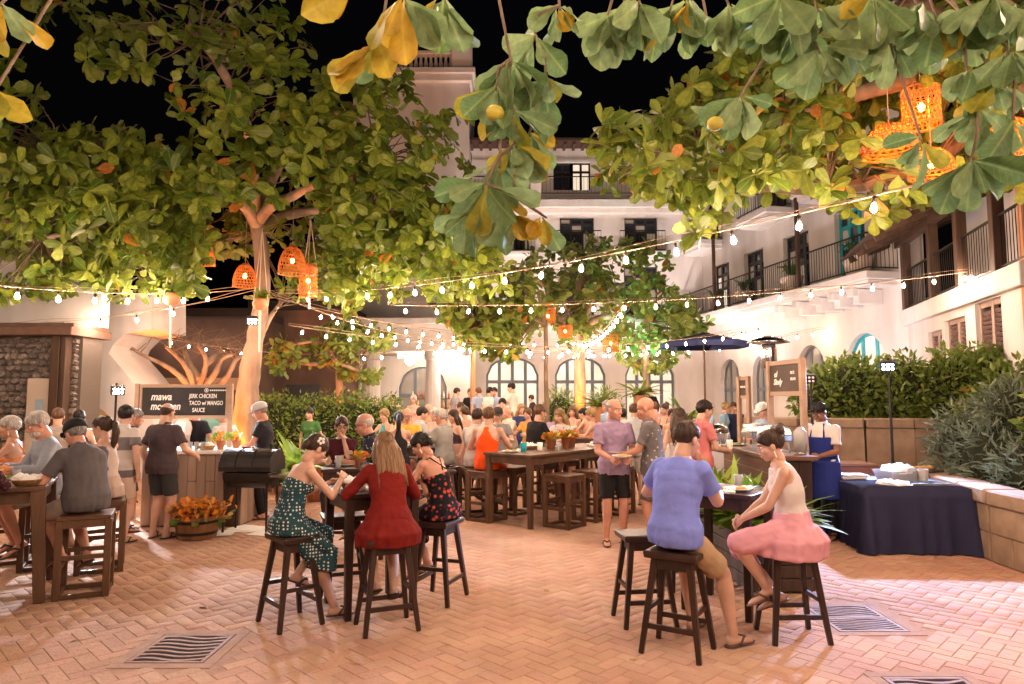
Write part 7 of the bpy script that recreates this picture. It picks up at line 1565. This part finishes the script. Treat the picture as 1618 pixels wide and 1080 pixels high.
# ---- terrace people
terr_p = [
 ('man in grey shirt standing at the left of the terrace table', 719, 20.0, -60, 0, ('shirt', (.3, .27, .3)), ('shorts', (.5, .42, .36)), ('short', 'dark'), {}),
 ('woman in black top facing us behind the terrace table', 743, 20.8, 180, 1, ('tee', (.02, .018, .02)), ('pants', (.03, .03, .03)), ('updo', 'lbrown'), {}),
 ('person in blue shirt at the terrace table', 758, 19.2, 30, 0, ('shirt', (.3, .36, .5)), ('shorts', (.2, .2, .25)), ('short', 'lbrown'), dict(face=False)),
 ('man in white t-shirt turned right on the terrace', 771, 18.6, -60, 0, ('tee', (.66, .6, .56)), ('shorts', (.2, .2, .25)), ('short', 'dark'), {}),
 ('man in blue shirt facing the white-shirted man', 782, 19.2, 170, 0, ('shirt', (.35, .42, .58)), ('shorts', (.3, .3, .3)), ('short', 'brown'), {}),
 ('tall man in white shirt gesturing on the terrace', 812, 18.9, 76, 0, ('long', (.68, .6, .55)), ('pants', (.2, .2, .25)), ('short', 'dark'), dict(lh=(-.15, .5, 1.08), rh=(.1, .5, 1.05), H=1.82)),
 ('person in dark jacket behind the tall white-shirted man', 842, 21.5, 60, 1, ('long', (.05, .03, .035)), ('pants', (.05, .05, .05)), ('bob', 'brown'), dict(H=1.5)),
 ('waiter in dark jacket by the right-hand arch', 1027, 23.0, 150, 0, ('long', (.02, .02, .03)), ('pants', (.12, .16, .3)), ('short', 'dark'), dict(H=1.74, group='staff')),
 ('waiter in blue shirt walking before the white wing', 1116, 16.0, -80, 0, ('tee', (.28, .42, .55)), ('pants', (.55, .5, .48)), ('short', 'white'), dict(group='staff', z=0.)),
 ('waitress in blue shirt beside the white wing', 1141, 16.5, -100, 1, ('tee', (.2, .36, .5)), ('pants', (.15, .25, .35)), ('bob', 'blonde'), dict(group='staff', z=0.)),
 ('waiter in navy shirt holding a tray beside the white wing', 1158, 16.8, 160, 0, ('tee', (.02, .025, .06)), ('pants', (.02, .02, .03)), ('short', 'brown'), dict(group='staff', z=0.)),
]
for lab, u, Y, rz, fe, tp, bt_, hr, kw in terr_p:
    kw = dict(kw); z = kw.pop('z', .4); person(lab, U(u, Y), Y, rz, 'stand', kw.pop('H', 1.7), fe, z0=z, top=tp, bot=bt_, hair=hr, vox=.022, **kw)
# ---- left side
person('man in black cap and dark grey shirt seated at the left table', -3.94, 6.44, 62, 'sit', 1.74, 0, seat=.72, lean=27, hpitch=26, lh=(-.2, .42, 1.05), rh=(.15, .46, 1.06), lf=(-.1, .2, .34), rf=(.1, .12, .3), top=('shirt', C('charcoal_shirt', (.10, .09, .095))), bot=('shorts', C('stone_shorts', (.52, .44, .38))), hair=('short', 'grey'), skin='red', extras=[('cap', C('black_cap', (.02, .02, .022))), ('glasses', BLK)], vox=.0115, bulk=1.1, belly=.05, shoes=(.03, .025, .02))
person('grey-haired bearded man in pale blue shirt at the left table', -4.95, 7.42, 140, 'sit', 1.8, 0, seat=.72, lean=14, hpitch=24, top=('long', C('steel_shirt', (.3, .33, .38))), bot=('shorts', (.4, .33, .28)), hair=('short', 'white'), skin='red', extras=[('beard', 'white')], vox=.013)
person('woman with short white hair and orange top at the left edge', -5.48, 7.62, 110, 'sit', 1.68, 1, seat=.72, hpitch=8, top=('strappy', C('rust_top', (.6, .22, .08))), bot=('skirt', (.3, .15, .1), 1.), hair=('short', 'white'), skin='tan', vox=.013, extras=[('earring',)])
person('person in dark patterned top cut by the left edge', -4.36, 5.47, 28, 'sit', 1.7, 1, seat=.72, lean=12, top=('long', PATT), bot=('pants', (.03, .02, .025)), hair=('bob', 'white'), vox=.013, lh=(-.1, .4, 1.05), rh=(.2, .42, 1.07), face=False)
person('woman with glasses and long ponytail behind the black cap', -4.28, 7.3, 88, 'sit', 1.7, 1, seat=.72, hpitch=4, top=('tank', (.5, .42, .38)), bot=('skirt', (.4, .3, .25), 1.), hair=('pony', 'brown'), extras=[('glasses', BLK)], vox=.014)
person('man in striped polo and beige shorts standing with his back to us', U(196, 8.55), 8.55, -8, 'stand', 1.72, 0, hpitch=4, hyaw=-20, top=('polo', STRIPE), bot=('shorts', C('beige_shorts', (.52, .4, .31))), hair=('short', 'dark'), vox=.012, face=False)
person('broad man in dark shirt and shorts standing at the left counter', U(262, 8.85), 8.85, -14, 'stand', 1.74, 0, lean=5, hpitch=14, rh=(.3, .25, 1.03), top=('shirt', C('dark_plum_shirt', (.075, .055, .06))), bot=('shorts', C('dark_grey_shorts', (.04, .042, .045))), hair=('fringe', 'brown'), vox=.012, bulk=1.16, face=False)
person('grey-haired man half hidden behind the striped polo', U(208, 9.3), 9.3, -60, 'stand', 1.66, 0, top=('shirt', (.05, .05, .07)), bot=('shorts', (.1, .1, .1)), hair=('short', 'grey'), skin='red', vox=.016)
person('cook in black jacket and white cap tending the drum grill', U(422, 10.3), 10.3, 100, 'stand', 1.74, 0, lean=8, hpitch=20, lh=(-.1, .36, 1.02), rh=(.12, .36, 1.02), top=('tee', C('black_jacket', (.02, .02, .026))), bot=('pants', (.012, .012, .014)), hair=('short', 'grey'), skin='red', extras=[('cap', C('pale_cap', (.5, .48, .46)))], vox=.014, group='staff', bulk=1.1)
lefts = [('man in black t-shirt behind the left counter', 315, 11.4, 160, 0, ('tee', (.02, .02, .024)), ('pants', (.02, .02, .02)), ('buzz', 'white'), dict(skin='red')),
 ('person in teal shirt behind the left counter', 328, 12.2, 20, 0, ('tee', (.14, .3, .26)), ('shorts', (.1, .1, .1)), ('short', 'brown'), dict(face=False)),
 ('man in white shirt and white cap behind the left counter', 290, 11.2, -40, 0, ('shirt', (.6, .55, .5)), ('pants', (.1, .1, .1)), ('short', 'grey'), dict(extras=[('cap', CERAM)])),
 ('person in navy shirt beside the post of the left chalkboard', 345, 12.6, 40, 0, ('tee', (.03, .04, .1)), ('shorts', (.1, .1, .1)), ('short', 'dark'), dict(face=False)),
 ('balding man right of the left chalkboard post', 360, 11.2, 60, 0, ('shirt', (.55, .5, .46)), ('shorts', (.1, .1, .1)), ('fringe', 'grey'), dict(skin='red', H=1.62)),
 ('dark-haired woman behind the grey-haired bearded man', 130, 10.4, 40, 1, ('tank', (.05, .04, .05)), ('pants', (.1, .1, .1)), ('bob', 'dark'), dict(face=False, H=1.62)),
 ('man with fair hair behind the left table', 95, 10.0, 30, 0, ('tee', (.3, .25, .22)), ('shorts', (.1, .1, .1)), ('short', 'lbrown'), dict(face=False, H=1.66)),
 ('woman in green top among the ferns by the hedge', 493, 13.6, 170, 1, ('tee', (.06, .16, .05)), ('pants', (.1, .1, .1)), ('updo', 'dark'), dict(H=1.62)),
 ('fair-haired guest at the far side of the hedge', 655, 20.0, 170, 1, ('tee', (.6, .4, .32)), ('pants', (.1, .1, .1)), ('bob', 'white'), dict(H=1.9)),
 ('dark-haired guest seated before the portico column', 622, 20.4, 180, 0, ('tee', (.6, .5, .45)), ('pants', (.1, .1, .1)), ('short', 'dark'), dict(H=1.9))]
for lab, u, Y, rz, fe, tp, bt_, hr, kw in lefts:
    kw = dict(kw); person(lab, U(u, Y), Y, rz, 'stand', kw.pop('H', 1.72), fe, top=tp, bot=bt_, hair=hr, vox=.018, **kw)
flush()
# the two front groups stand a hand's breadth further back
for o in list(COL.objects):
    if o.parent is None and 'category' in o and o['category'] not in ('tree', 'drain', 'string lights', 'leaf', 'plant', 'planter', 'wall', 'shrub') and 4.5 < o.location.y < 6.62 and -2.2 < o.location.x < 2.4:
        o.location.x *= 1.035; o.location.y += .2
